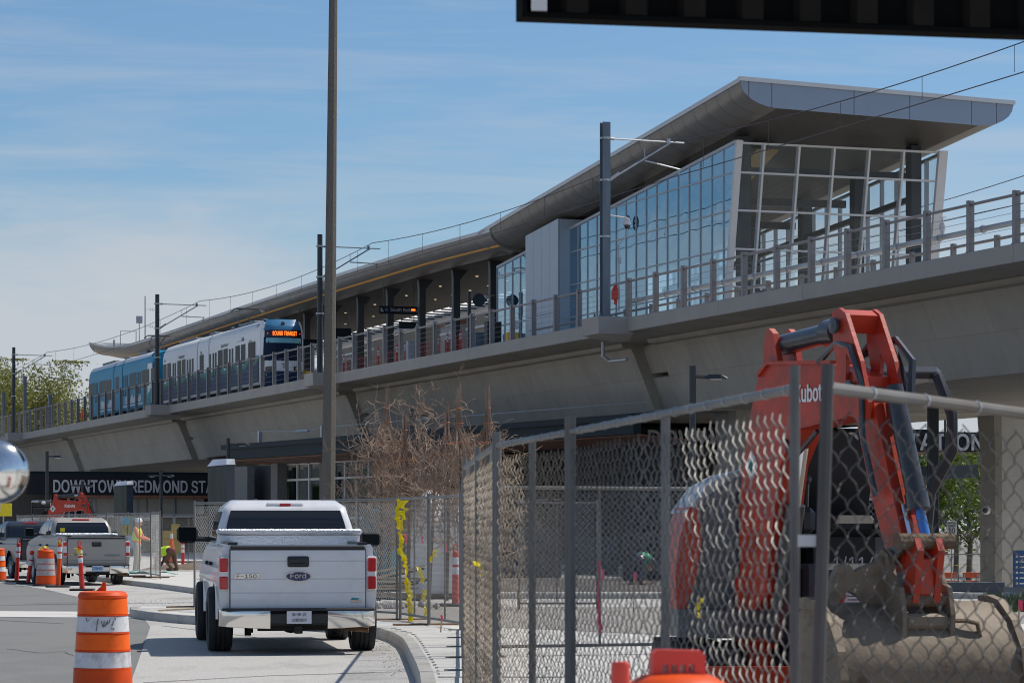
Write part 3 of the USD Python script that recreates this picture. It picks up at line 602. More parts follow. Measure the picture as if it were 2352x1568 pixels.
# end wall, leaning out towards its top
ew_w = []
for u in (1707.8, 1755.4, 1835.9, 1916.5, 1997.0, 2075.8, 2150.9):
    k = (u-UC)/FPX; s = 112.3; ew_w.append((k*CT*s-X0+ST*s)/(CT-k*ST))
E = lambda w, z, o=0: S(s_end(z)-o, w, z)
ew = obj('end_glass_wall', MB().hexa([E(5.95, ZP-.35), E(6.0+.20, ZP-.35), E(6.2, ZP-.35, .18), E(5.95, ZP-.35, .18), E(5.95, 16.38), E(6.2, 16.38), E(6.2, 16.38, .18), E(5.95, 16.38, .18)]), 'frame_white', st, False)
obj('corner_frame', MB().hexa([E(ew_w[-1]+.05, ZP-.35), E(ew_w[-1]+.42, ZP-.35), E(ew_w[-1]+.42, ZP-.35, .18), E(ew_w[-1]+.05, ZP-.35, .18), E(ew_w[-1]+.05, 16.36), E(ew_w[-1]+.42, 16.36), E(ew_w[-1]+.42, 16.36, .18), E(ew_w[-1]+.05, 16.36, .18)]), 'frame_white', ew, False)
LE = [9.75, 10.9, 12.33, 13.78, 15.2, 16.3]
ew_x = [6.2]+ew_w[1:-1]+[ew_w[-1]+.05]
for a, b in zip(ew_x[:-1], ew_x[1:]):
    for c, d in zip(LE[:-1], LE[1:]):
        obj('pane', MB().slab([E(a+.03, c+.03, .02), E(b-.03, c+.03, .02), E(b-.03, d-.03, .02), E(a+.03, d-.03, .02)], .012), 'glass_end', ew, False)
for a in ew_x[1:-1]: obj('mullion', MB().hexa([E(a-.04, 9.6, -.16), E(a+.04, 9.6, -.16), E(a+.04, 9.6, .08), E(a-.04, 9.6, .08), E(a-.04, 16.3, -.16), E(a+.04, 16.3, -.16), E(a+.04, 16.3, .08), E(a-.04, 16.3, .08)]), 'frame_white', ew, False)
for z in LE: obj('transom', MB().bar(E(6.0, z, .0), E(ew_w[-1]+.2, z, .0), .14, .07), 'frame_white', ew, False)
# beams inside, clad shaft, wood panels
for s, z in ((113.9, 15.45), (119.8, 15.0), (124.7, 14.6)): obj('beam', MB().bar(S(s, 7, z), S(s-.5, 14, z), .2, .3), 'black_steel', st, False)
for z in (14.6, 11.3): obj('beam', MB().bar(S(113.2, 14, z), S(139, 14, z-1.6 if z > 12 else z), .18, .22), 'black_steel', st, False)
for a, b in (((114.5, 8.3, 16.4), (119.5, 9.2, 15.7)), ((120.5, 9.8, 15.55), (126.5, 11.2, 14.9)), ((115.5, 12.6, 11.6), (117.5, 12.9, 10.1))): obj('wood_panel', MB().bar(S(*a), S(*b), .85, .08, up=(0, 0, 1)), 'paint_gold', st, False)
sh = obj('clad_shaft', MB(MS).hexa([(130.56, 5.56, ZP-.3), (134.75, 5.56, ZP-.3), (134.75, 9, ZP-.3), (130.56, 9, ZP-.3), (130.56, 5.56, 15.2), (134.75, 5.56, 14.86), (134.75, 9, 14.86), (130.56, 9, 15.2)]), 'joint', st, False)
xs = np.linspace(130.5, 134.8, 5); zt = lambda s: 15.27-.082*(s-130.5)
for a, b in zip(xs[:-1], xs[1:]):
    for c in (0, 1):
        p = [(a+.01, ZP-.3), (b-.01, ZP-.3), (b-.01, 11.15), (a+.01, 11.15)] if c == 0 else [(a+.01, 11.17), (b-.01, 11.17), (b-.01, zt(b)), (a+.01, zt(a))]
        obj('clad_panel', MB(MS).slab([(x, 5.5, z) for x, z in p], -.05), 'clad_panel', sh, False)
for a, b in ((5.5, 7.2), (7.2, 9.0)): obj('clad_panel', MB(MS).slab([(130.5, a+.01, ZP-.3), (130.5, b-.01, ZP-.3), (130.5, b-.01, 15.25), (130.5, a+.01, 15.25)], .05), 'clad_panel', sh, False)
for z in (11.0, 12.2): obj('handrail', MB().tube(S(114, 8.5, z), S(128, 10, z), .05, 6), 'galv', st)
# ================= overhead line
NX, TX, UP3 = V(CT, ST, 0), V(-ST, CT, 0), V(0, 0, 1)
def mast(i, s, top, kind, label):
    t = thing('catenary_mast', label, 'mast', S(s, -.55, 9.24), 0, 'overhead line masts on the viaduct edge'); b = S(s, -.55, 9.24)
    if kind == 'h':
        m = MB(MS); m.bb(s-.15, -.70, 9.28, s-.13, -.40, top).bb(s+.13, -.70, 9.28, s+.15, -.40, top).bb(s-.13, -.565, 9.28, s+.13, -.535, top); obj('pole', m, 'mast_grey', t, False)
    else: obj('pole', MB().tube(b, V(b[0], b[1], top), .15, 12, .13), 'black_steel', t)
    m = MB(MS); m.bb(s-.36, -.92, 9.24, s+.36, -.18, 9.29)
    for a in (-.3, .3):
        for c in (-.85, -.25): m.bb(s+a-.03, c-.03, 9.29, s+a+.03, c+.03, 9.40)
    obj('base_plate', m, 'mast_grey', t, False)
    P = lambda w, z, ds=0: S(s+ds, w, z)
    m = MB(); za = top-.58; col = 'galv' if kind == 'h' else 'mast_grey'
    m.tube(P(-.4, za), P(2.55, za-.03), .032, 6); m.tube(P(-.4, za-.0), P(-.2, za), .06, 6); m.tube(P(1.95, za-.1), P(1.95, za+.1), .07, 6); obj('top_arm', m, col, t)
    m = MB(); m.tube(P(-.4, top-2.1), P(2.0, za-.05), .035, 6); m.tube(P(-.4, top-2.1), P(0, top-1.82), .06, 6); obj('strut', m, col, t)
    m = MB(); m.tube(P(1.0, top-1.32), P(2.45, 14.75), .03, 6); m.tube(P(1.0, top-1.3), P(1.0, top-.9), .012, 5); m.tube(P(2.35, 14.72), P(2.35, 14.5), .03, 6); obj('steady_arm', m, col, t)
    m = MB()
    for z in (za, top-2.1, 12.2): m.lathe([(.17, -.035), (.2, -.035), (.2, .035), (.17, .035)], 10, trans(V(b[0], b[1], z)))
    obj('clamp_ring', m, 'galv', t)
    return t
LB = ['grey steel catenary mast standing before the glass hall', 'black catenary mast right behind the tall brown street pole', 'black catenary mast between the two halves of the train', 'black catenary mast at the far left before the green trees']
MT = [mast(i, s, 16.35 if i == 0 else 16.1, 'h' if i == 0 else 'r', LB[i]) for i, s in enumerate(MAST_S)]
s0 = MAST_S[0]; m = MB(); c = S(s0-.1, -.1, 12.9); m.lathe([(0, -.02), (.10, 0), (.15, -.12), (.15, -.26), (0, -.26)], 12, trans(c+NX*.35)); m.tube(S(s0, -.4, 12.98), c+NX*.35, .03, 6)
obj('dome_camera', m, 'frame_white', MT[0]); obj('camera_dome', MB().ball(c+NX*.35+V(0, 0, -.30), (.10, .10, .10), 1), 'black_gloss', MT[0])
m = MB(); m.path([c+NX*.4+V(0, 0, -.3), c+NX*.3+V(0, 0, -.7), c+NX*.02+V(0, 0, -1.0), c+NX*.05+V(0, 0, -1.5), c+NX*.05+V(0, 0, -3.4)], .03, 6); m.box(c+NX*.06+V(0, 0, -1.55), (.14, .14, .2)); obj('camera_conduit', m, 'frame_alu', MT[0])
nodes = [MAST_S[0]-78, MAST_S[0]-39]+MAST_S+[MAST_S[3]+42]
def overhead(name, w, z0, sag, label, r=.018):
    m = MB()
    for a, b in zip(nodes[:-1], nodes[1:]):
        t = np.linspace(0, 1, 14); m.path([S(a+(b-a)*k, w, z0-sag*4*k*(1-k)) for k in t], r, 4)
    single(name, m, 'wire_dark', label, 'wire')
overhead('messenger_wire', 2.15, 15.77, .55, 'sagging upper overhead wire strung from mast to mast above the near track')
overhead('contact_wire', 2.15, 14.48, .06, 'straight lower overhead wire above the near track')
overhead('messenger_wire', 18.6, 15.77, .55, 'sagging upper overhead wire above the far track behind the station')
overhead('contact_wire', 18.4, 14.48, .06, 'straight lower overhead wire above the far track behind the station')
m = MB()
for a, b in zip(nodes[:-1], nodes[1:]):
    for k in np.linspace(.07, .93, 7): m.tube(S(a+(b-a)*k, 2.15, 15.77-.55*4*k*(1-k)), S(a+(b-a)*k, 2.15, 14.5), .009, 4)
single('dropper_wire', m, 'wire_dark', 'thin vertical droppers joining the two overhead wires of the near track', 'wires', kind='stuff')
for u, vt, w, lab in ((57, 864, 4.0, 'taller grey steel post at the far left behind the viaduct railing'), (115, 905, 4.0, 'short grey steel post behind the railing left of the blue train'), (8, 902, 4.0, 'grey steel post cut by the left edge behind the railing')):
    s = s_at(u, w); Y = S(s, w, 0)[1]; z = EYE+(HOR-vt)/FPX*Y
    t = thing('steel_post', lab, 'post', S(s, w, 9.1)); obj('post', MB(MS).bb(s-.15, w-.15, 9.1, s+.15, w-.12, z).bb(s-.15, w+.12, 9.1, s+.15, w+.15, z).bb(s-.02, w-.12, 9.1, s+.02, w+.12, z), 'mast_grey', t, False)
    obj('base_plate', MB(MS).bb(s-.3, w-.3, 9.1, s+.3, w+.3, 9.2), 'mast_grey', t, False)

# ================= train
CW = 2.35
def section(k=1.0, dz=0, hw=1.32, zb=9.62):
    pts = [(-hw, zb+.12), (-hw, 12.45), (-hw*.95, 12.85), (-hw*.80, 13.12), (-hw*.45, 13.28), (0, 13.32)]
    pts = pts+[(-a, b) for a, b in pts[-2::-1]]+[(hw*.92, zb), (-hw*.92, zb)]
    return [(CW+a*k, zb+(b-zb)*(1-(1-k)*.55)) for a, b in pts]
def body(m, s0, s1, n0=False, n1=False):
    st_ = []
    if n0: st_ += [(s0+.25, .94), (s0+.5, .965), (s0+.9, .985), (s0+1.5, 1)]
    else: st_ += [(s0, 1)]
    if n1: st_ += [(s1-1.5, 1), (s1-.7, .985), (s1-.22, .955), (s1, .90)]
    else: st_ += [(s1, 1)]
    return m.loft([[(s, a, b) for a, b in section(k)] for s, k in st_])
def uS(x): return s_at(x*.2563, 1.03)          # a column of the enlarged detail view
WN = 1.03
def train(tname, label, s0, s1, art, shell, wins, wave, extra):
    t = thing(tname, label, 'train', S((s0+s1)/2, CW, 9.3), math.atan2(CT, -ST), 'trains at the platform')
    secs = [(s0, art[0]-.12, True, False), (art[0]+.12, art[1]-.12, False, False), (art[1]+.12, s1, False, True)]
    for a, b, n0, n1 in secs:
        bd = obj('car_body', body(MB(MS), a, b, n0, n1), shell, t, 40)
        obj('roof_cover', MB(MS).loft([[(s, CW+x*q, z) for x, z in ((-1.27, 12.86), (-1.08, 13.13), (-.6, 13.30), (0, 13.345), (.6, 13.30), (1.08, 13.13), (1.27, 12.86))] for s, q in ((a+(.9 if n0 else .02), 1), (b-(.9 if n1 else .02), 1))], cap=False), 'train_white', bd, 40)
        obj('roof_box', MB(MS).cbox(((a+b)/2+.8, CW+.15, 13.4), ((b-a)*.45, 1.5, .16), .05), 'mast_grey', bd, False)
        obj('under_skirt', MB(MS).bb(a+.5, CW-1.1, 9.32, b-.5, CW+1.1, 9.64), 'under_dark', bd, False)
    for a in art:
        obj('bellows', MB(MS).loft([[(s, CW+(p-CW)*.95, 9.7+(q-9.7)*.975) for p, q in section()] for s in (a-.2, a+.2)]), 'black_plastic', t, False)
    for x0, x1, z0, z1 in wins:
        a, b = s0+x0, s0+x1
        w = obj('window', MB(MS).cbox(((a+b)/2, WN-.004, (z0+z1)/2), (b-a, .02, z1-z0), .008), 'pane_dark', t, False)
    return t
W1 = []
for a, b in ((2225, 2287), (2110, 2150), (2160, 2200), (1955, 1996), (2003, 2041), (1790, 1826), (1590, 1622), (1630, 1663), (1500, 1532), (1463, 1493)): W1.append((uS(b)-166.5, uS(a)-166.5, 10.95, 12.08))
for a, b in ((2053, 2067), (2077, 2091), (1927, 1941), (1905, 1919), (1877, 1890), (1720, 1735), (1675, 1688), (1697, 1710), (1565, 1577), (1547, 1560)): W1.append((uS(b)-166.5, uS(a)-166.5, 10.55, 12.0))
tr1 = train('light_rail_train', 'white light rail train with teal and navy wave band and lit amber display', 166.5, 192.2, (uS(1872), uS(1768)), 'train_white', W1, True, None)
rg = np.random.default_rng(5)
for a, b in ((166.9, uS(1872)-.15), (uS(1872)+.15, uS(1768)-.15), (uS(1768)+.15, 191.9)):
    xs = np.arange(a, b+.01, .32); xs[-1] = b
    base = 10.62+.10*np.sin(xs*1.9)+.22*np.abs(((xs*.62) % 1)-.5)*2+.12*np.abs(((xs*1.37) % 1)-.5)*2
    base = base+np.clip((170-xs)/3, 0, 1)*.35
    for nm, off, mt, pr in (('wave_band', .20, 'train_teal', .006), ('wave_band_green', .03, 'train_green', .012), ('wave_band_navy', -.16+0*xs, 'train_navy', .018)):
        tp = base+off+(.10*np.sin(xs*3.1) if nm != 'wave_band' else 0)
        m = MB(MS)
        m.grid([[(x, WN-pr, 9.76) for x in xs], [(x, WN-pr, z) for x, z in zip(xs, tp)]]); m.grid([[(x, WN-pr, z) for x, z in zip(xs, tp)], [(x, WN, z) for x, z in zip(xs, tp)]])
        obj(nm, m, mt, tr1, False)
# front of the white train
def fs(a, z): return 166.12+.14*(a/1.25)**2+.55*(abs(a)/1.25)**5+max(0, z-12.2)*.30+max(0, z-12.9)*.8+max(0, 10.3-z)*.25
def face(z0, z1, hw0, hw1, off, nz=5):
    P = []
    for k in np.linspace(0, 1, nz):
        z = z0+(z1-z0)*k; hw = hw0+(hw1-hw0)*k; P.append([S(fs(a, z)-off, CW+a, z) for a in np.linspace(-hw, hw, 11)])
    return MB().grid(P)
for sg in (-1, 1):
    P_ = [[S(fs(a, z)-.0, CW+sg*a, z) for a in np.linspace(1.0 if z > 10.9 else .9, 1.235-.30*max(0, z-12.9), 6)] for z in np.linspace(9.62, 13.2, 14)]
    obj('front_pillar', MB().grid(P_), 'train_white', tr1)
obj('front_skirt', face(9.5, 10.36, 1.02, 1.12, .02), 'train_navy', tr1)
obj('front_band', face(10.36, 10.95, 1.14, 1.16, .03), 'train_white', tr1)
ws = obj('windscreen', face(10.93, 12.25, 1.14, 1.10, .03), 'train_screen', tr1)
obj('sun_visor', face(11.93, 12.2, 1.0, 1.0, .035), 'visor_teal', ws)
ds = obj('display', face(12.24, 12.66, 1.08, 1.05, .05), 'black_gloss', tr1)
md = MB(); o = S(fs(0, 12.4)-.09, CW-.70, 12.345); md.text('SOUND TRANSIT', .22, o, NX, UP3, .01, True, width=1.40); obj('display_text', md, 'led_amber', ds, False)
for a in (-.92, .92): obj('marker_light', MB().ball(S(fs(a, 12.45)-.08, CW+a, 12.45), .03, 1), 'led_red', ds)
obj('front_hood', face(12.66, 13.30, 1.10, .85, .03, 7), 'train_mask', tr1)
obj('front_hood', MB().grid([[S(fs(a*.9, 13.28)-.03+k*1.6, CW+a*(1+.25*k), 13.30+.06*k) for a in np.linspace(-.72, .72, 7)] for k in (0, 1)]), 'train_mask', tr1)
m = MB(); m.lathe([(0, 0), (.12, 0), (.12, .03), (0, .03)], 14, basis(S(fs(0, 13.0)-.08, CW-.05, 13.0), NX, UP3, -TX)); obj('headlamp', m, 'chrome', tr1)
for a in (-.78, .78):
    h = obj('headlight', MB().grid([[S(fs(a+x, z)-.05, CW+a+x, z+(-.1*x*np.sign(a))) for x in np.linspace(-.26, .26, 5)] for z in (10.36, 10.5, 10.62)]), 'black_gloss', tr1)
    m = MB()
    for x in (-.10, .06): m.lathe([(0, 0), (.06, 0), (.06, .02), (0, .02)], 10, basis(S(fs(a+x, 10.5)-.075, CW+a+x, 10.5), NX, UP3, -TX))
    obj('lamp', m, 'chrome', h)
obj('marker_light', MB().ball(S(fs(-1.1, 10.5)-.02, CW-1.12, 10.52), .035, 1), 'led_red', tr1)
m = MB(); o = S(fs(0, 10.7)-.055, CW, 10.66)
m.add(*[(lambda t: (t.vertices, t.faces))(trimesh.creation.extrude_polygon(unary_union([Polygon([(-.17, .12), (.14, .16), (.17, .10), (-.14, .06)]), Polygon([(-.04, .08), (.05, .1), (.02, -.13), (-.10, -.13)])]), .01, engine='earcut'))][0], basis(o, NX, UP3, -TX)); obj('front_emblem', m, 'train_navy', tr1, False)
XS = V(ST, -CT, 0)
for i, (u, v, txt, h) in enumerate(((2232, 395, '152A', .20), (2165, 370, 'Link', .24), (1980, 430, 'SoundTransit', .2), (1795, 490, 'Link', .2), (1605, 528, 'SoundTransit', .18), (1470, 560, 'Link', .2))):
    s = s_at(u*.2563, WN); Y = S(s, WN, 0)[1]; z = EYE+(HOR-(689+.2563*v))/FPX*Y
    m = MB(); m.text(txt, h, S(s, WN-.012, z), XS, UP3, .006, False); obj('side_lettering', m, 'train_navy' if h > .2 else 'mast_grey', tr1, False)
m = MB()
for s in (174.6, 170.9, 186.4): m.bar(S(s-.9, WN-.01, 12.32), S(s+.9, WN-.01, 12.32), .02, .015)
obj('door_line', m, 'mast_grey', tr1, False)
W2 = []
for a, b in ((1355, 1388), (1270, 1303), (1310, 1338), (1160, 1188), (1195, 1222), (1035, 1063), (890, 915), (920, 944), (800, 818), (824, 846)): W2.append((uS(b)-194.6, uS(a)-194.6, 10.95, 12.05))
for a, b in ((1232, 1243), (1249, 1260), (1120, 1130), (1136, 1147), (1102, 1112), (985, 996), (968, 979), (952, 962), (868, 878), (854, 864)): W2.append((uS(b)-194.6, uS(a)-194.6, 10.6, 12.0))
tr2 = train('light_rail_train', 'light rail train wrapped in blue, behind the white one', 194.6, 217.3, (uS(1097), uS(1020)), 'train_blue', W2, False, None)
m = MB(MS).grid([[(s, WN-.008, z) for s in np.linspace(194.9, 196.4, 4)] for z in (9.8, 12.4)]); obj('end_panel', m, 'train_white', tr2, False)
xs = np.linspace(194.9, 196.4, 6); m = MB(MS).grid([[(s, WN-.014, 9.76) for s in xs], [(s, WN-.014, z) for s, z in zip(xs, (10.9, 10.7, 10.75, 10.5, 10.55, 10.3))]]); obj('wave_band', m, 'train_teal', tr2, False)
m = MB(); m.text('113B', .2, S(s_at(1362*.2563, WN), WN-.02, 12.25), XS, UP3, .006, False); obj('side_lettering', m, 'train_navy', tr2, False)
rg = random.Random(3)
for a, b in ((198.5, 203.5), (208.2, 212.0)):
    s = a; m = MB()
    while s < b: L = rg.uniform(.12, .3); m.bb(s, WN-.012, 10.05, s+L, WN-.004, 10.05+rg.uniform(.25, .55), MS); s += L+.12
    m.bb(a-.5, WN-.012, 9.86, b+.8, WN-.004, 9.95, MS); tag(obj('wrap_mark', m, 'train_white', tr2, False), kind='stuff')
for tr, s in ((tr1, 175.0), (tr1, 0), (tr2, 199.5)):
    if not s: continue
    m = MB(); P = lambda ds, w, z: S(s+ds, CW+w, z)
    for w in (-.45, .45): m.tube(P(-.7, w, 13.4), P(.9, w*.8, 14.0), .035, 5); m.tube(P(.9, w*.8, 14.0), P(-.5, w, 14.42), .03, 5)
    m.path([P(-.6, -.95, 14.28), P(-.5, -.75, 14.45), P(-.5, .75, 14.45), P(-.6, .95, 14.28)], .03, 5); m.path([P(-.2, -.95, 14.26), P(-.15, -.75, 14.44), P(-.15, .75, 14.44), P(-.2, .95, 14.26)], .03, 5)
    m.box(P(0, 0, 13.42), (1.3, 1.3, .1)); obj('pantograph', m, 'black_steel', tr)

# ================= things on the platform
EDGE = 'red delineator posts along the platform edge'
pd = [790, 814, 851, 869, 912, 931, 1005, 1028, 1040, 1058]
proto = None
def delineator_parts(t, h=1.1, base=True, mred='red_plastic', handle=True):
    obj('post', MB().lathe([(0, .03), (.058, .03), (.05, h-.26), (.045, h-.24), (.045, h-.1), (.03, h-.08), (0, h-.08)], 14), mred, t, local=True)
    for z in (h-.42, h-.26): obj('reflective_band', MB().lathe([(.0585, z-.06), (.0605, z-.055), (.0595, z+.055), (.0575, z+.06)], 14), 'refl_white', t, local=True)
    if handle:
        m = MB(); m.path([(-.035, 0, h-.1), (-.035, 0, h-.02), (-.02, 0, h), (.02, 0, h), (.035, 0, h-.02), (.035, 0, h-.1)], .013, 6); obj('handle', m, mred, t, local=True)
    if base: obj('base', MB().lathe([(0, 0), (.21, 0), (.22, .015), (.20, .045), (.07, .06), (0, .06)], 8), 'rubber', t, 20, local=True)
for i, u in enumerate(pd):
    s = s_at(u, 5.0); lab = f'red delineator post on the platform, {ORD[i]} from the left'
    if proto is None: proto = thing('delineator', lab, 'delineator', S(s, 5.0, ZP), 0, EDGE); delineator_parts(proto, 1.25)
    else: dup(proto, S(s, 5.0, ZP), .4*i, lab)
nt = MB(); a0, a1 = s_at(1066, 4.9), s_at(778, 4.9)
for z in np.arange(.1, .95, .14): nt.path([S(s, 4.9, ZP+z-.08*abs(math.sin(s*1.1))) for s in np.linspace(a0, a1, 60)], .008, 3)
for s in np.arange(a0, a1, .3): nt.tube(S(s, 4.9, ZP), S(s, 4.9, ZP+.9-.08*abs(math.sin(s*1.1))), .006, 3)
single('safety_netting', nt, 'mesh_red', 'red plastic safety netting strung between the delineators on the platform', 'safety netting')
def hang_sign(u, w, z, wd, h, label, body='sign_dark'):
    s = s_at(u, w); t = thing('hanging_sign', label, 'sign', S(s, w, z)); c = S(s, w, z)
    M = basis(c, NX, -TX*-1, UP3)
    obj('panel', MB(basis(c, NX, TX, UP3)).cbox((0, 0, 0), (wd, .14, h), .02), body, t, False)
    zr = np.interp(s, [x[0] for x in LOW], [x[1] for x in LOW])-1.0
    for a in (-wd*.38, wd*.38): obj('rod', MB().tube(c+NX*a, V(*(c+NX*a)[:2], zr), .02, 5), 'black_steel', t)
    return t, c
t, c = hang_sign(915, 6.2, 13.18, 2.15, .42, 'long dark hanging platform sign reading South Bellevue')
m = MB(); f = c-TX*.075; m.text('South Bellevue', .17, f+NX*-.46+UP3*-.07, NX, UP3, .004); m.bar(f+NX*-.98+UP3*.09, f+NX*-.86+UP3*-.08, .03, .03); m.bar(f+NX*-.99+UP3*-.08, f+NX*-.85+UP3*-.085, .03, .03); m.bar(f+NX*-.985+UP3*-.08, f+NX*-.985+UP3*.04, .03, .03); obj('lettering', m, 'sign_letter', t, False)
obj('line_roundel', MB().lathe([(0, 0), (.09, 0), (.09, .006), (0, .006)], 12, basis(f+NX*-.68, NX, UP3, -TX)), 'blue_print', t)
obj('lit_display', MB(basis(f+NX*.80+UP3*0.03, NX, -TX, UP3)).box((0, .004, 0), (.22, .01, .09)), 'led_amber', t, False)
t, c = hang_sign(785, 6.6, 12.75, 1.1, .62, 'dark hanging train time display just right of the brown pole'); f = c-TX*.075
m = MB()
for k, (a, b) in enumerate(((-.5, -.05), (.15, .46))):
    for z in (.08, -.14): m.bar(f+NX*a+UP3*z, f+NX*b+UP3*z, .012, .05)
t2, c = hang_sign(936, 7.4, 12.55, .95, .36, 'small blue grey hanging sign below the South Bellevue sign', 'teal_fascia')
hang_sign(706, 6.2, 12.6, 1.3, .4, 'dark hanging sign above the train front, left of the brown pole')
# round signal on a post
s = s_at(1078, 4.7); t = thing('round_signal', 'black round disc on a black post at the platform end', 'signal', S(s, 4.7, ZP)); obj('post', MB().tube(S(s, 4.7, ZP), S(s, 4.7, 12.85), .09, 8), 'black_steel', t)
obj('disc', MB().lathe([(0, 0), (.31, 0), (.31, .05), (0, .05)], 20, basis(S(s-.05, 5.15, 12.45), NX, UP3, -TX)), 'black_steel', t)
s = s_at(1118, 6.6); t = thing('dome_camera', 'white dome camera under the canopy beside the dark column', 'camera', S(s, 6.5, 12.8)); obj('housing', MB().lathe([(0, .2), (.17, .16), (.2, 0), (0, 0)], 12, trans(S(s, 6.5, 12.75))), 'frame_white', t); obj('lens', MB().ball(S(s, 6.5, 12.72), .13, 1), 'black_gloss', t); obj('bracket', MB().tube(S(s, 6.5, 12.9), S(s, 7.0, 12.95), .03, 6), 'galv', t)
def cabinet(u, w, wd, h, mt, label, cat='cabinet', z=ZP, top=None):
    s = s_at(u, w); c = S(s, w, z); t = thing('cabinet', label, cat, c); M = basis(c, NX, TX, UP3)
    b = obj('case', MB(M).cbox((0, 0, h/2), (wd, wd*.7, h), .02), mt, t, False); obj('door', MB(M).cbox((0, -wd*.35-.012, h*.5), (wd*.86, .03, h*.82), .008), mt, t, False); obj('plinth', MB(M).bb(-wd*.45, -wd*.3, -.0, wd*.45, wd*.3, .06), 'black_plastic', t, False)
    return t, M
cabinet(948, 4.9, .62, 1.15, 'frame_alu', 'grey ticket cabinet on the platform under the South Bellevue sign')
cabinet(714, 3.95, .7, 1.1, 'yellow_paint', 'yellow box behind the railing beside the train front', z=9.3)
t, M = cabinet(1176, 2.2, .5, .62, 'yellow_paint', 'yellow cabinet with small grey box on top before the glass hall', z=9.35); obj('top_box', MB(M).cbox((.12, 0, .95), (.3, .2, .36), .02), 'frame_white', t, False); obj('blue_lamp', MB(M).lathe([(0, 1.13), (.05, 1.13), (.05, 1.25), (0, 1.28)], 8), 'blue_print', t)
cabinet(1108, 5.2, .9, .9, 'mast_grey', 'grey blue electrical cabinet at the right end of the open platform')
cabinet(1132, 4.9, .7, 1.25, 'black_plastic', 'black equipment frame beside the short glass wall', 'equipment')
c = S(s_at(1441, 5.8), 5.82, 14.35); obj('round_logo', MB().lathe([(.20, 0), (.31, 0), (.31, .03), (.20, .03)], 24, basis(c, XS, UP3, -NX)).bar(c-XS*.2+UP3*-.05, c+XS*.2+UP3*.08, .03, .08), 'black_steel', st)
# antenna mast on the roof
s = s_at(330, 7.1); b = S(226, 7.1, 15.4); t = thing('antenna_mast', 'thin aerial mast with small antennas on the far end of the canopy', 'antenna', b)
obj('pole', MB().tube(b, b+UP3*3.9, .05, 6), 'galv', t); m = MB()
for z in (2.9, 1.6): m.tube(b+UP3*z, b+UP3*z+NX*1.0, .02, 4); [m.tube(b+UP3*(z-.15)+NX*k, b+UP3*(z+.15)+NX*k, .012, 4) for k in (.4, .6, .8, 1.0)]
obj('aerial', m, 'galv', t); obj('box', MB(basis(b+UP3*2.1-NX*.45, NX, TX, UP3)).cbox((0, 0, 0), (.45, .3, .55), .02), 'frame_alu', t, False)
m = MB(); m.tube(b-NX*.45, b-NX*.45+UP3*1.9, .035, 5); m.path([b-NX*1.9, b-NX*1.9+UP3*1.2, b-NX*.7+UP3*1.2, b-NX*.7], .035, 5); m.tube(b-NX*2.4, b-NX*2.4+UP3*.5, .08, 5); obj('stay_frame', m, 'galv', t)
m = MB()
for u, h in ((190, 1.05),): q = S(s_at(u, .9), .9, ZD); m.tube(q, q+UP3*h, .12, 6); m.box(q+UP3*(h*.6), (.5, .1, .25))
single('track_end_barrier', m, 'orange_barrier', 'orange barrier stake at the track edge behind the blue train', 'barrier')
# ================= apartment blocks behind the station
def block(name, label, u0, u1, w, depth, h, wallm, bayw=3.3, brick=None):
    s1, s0 = s_at(u0, w), s_at(u1, w); t = thing(name, label, 'building', S((s0+s1)/2, w+depth/2, 0), 0, 'apartment blocks behind the station')
    wl = obj('wall', MB(MS).bb(s0, w, -.05, s1, w+depth, h), wallm, t, False)
    obj('roof', MB(MS).bb(s0-.3, w-.3, h, s1+.3, w+depth+.3, h+.45), 'frame_white' if not brick else 'apt_grey', t, False)
    if brick: obj('brick_storey', MB(MS).bb(s0-.05, w-.06, h-3.4, s1+.05, w+depth, h-.0), 'apt_brick', t, False)
    n = max(1, int((s1-s0)/bayw)); bw = (s1-s0)/n
    for i in range(n):
        for z in np.arange(1.0, h-2.6, 3.1):
            c = s0+bw*(i+.5)
            if z < 7: continue
            f = obj('window', MB(MS).bb(c-.85, w-.10, z, c+.85, w-.0, z+2.0), 'frame_white', t, False)
            obj('pane', MB(MS).bb(c-.75, w-.12, z+.1, c-.04, w-.10, z+1.9).bb(c+.04, w-.12, z+.1, c+.75, w-.10, z+1.9), 'pane_dark', f, False)
    for z in np.arange(7, h-1, 3.1): obj('storey_band', MB(MS).bb(s0-.04, w-.07, z+2.55, s1+.04, w-.001, z+2.75), 'frame_white', t, False)
    return t
block('apartment_block', 'tan block with white window frames seen left of the South Bellevue sign', 772, 858, 40, 12, 24.5, 'apt_tan', 3.0, True)
block('apartment_block', 'narrow tan block seen between platform columns right of the South Bellevue sign', 962, 976, 40, 10, 22, 'apt_tan', 4)
block('apartment_block', 'grey block seen between the red delineators on the platform', 1012, 1050, 40, 10, 23, 'apt_grey', 2.6, True)
block('apartment_block', 'tan block with brick top storey beside the short glass wall', 1072, 1142, 40, 12, 24, 'apt_tan', 3.0, True)
block('apartment_block', 'pale block glimpsed under the canopy left of the brown pole', 640, 742, 46, 12, 19, 'apt_grey', 3.2)

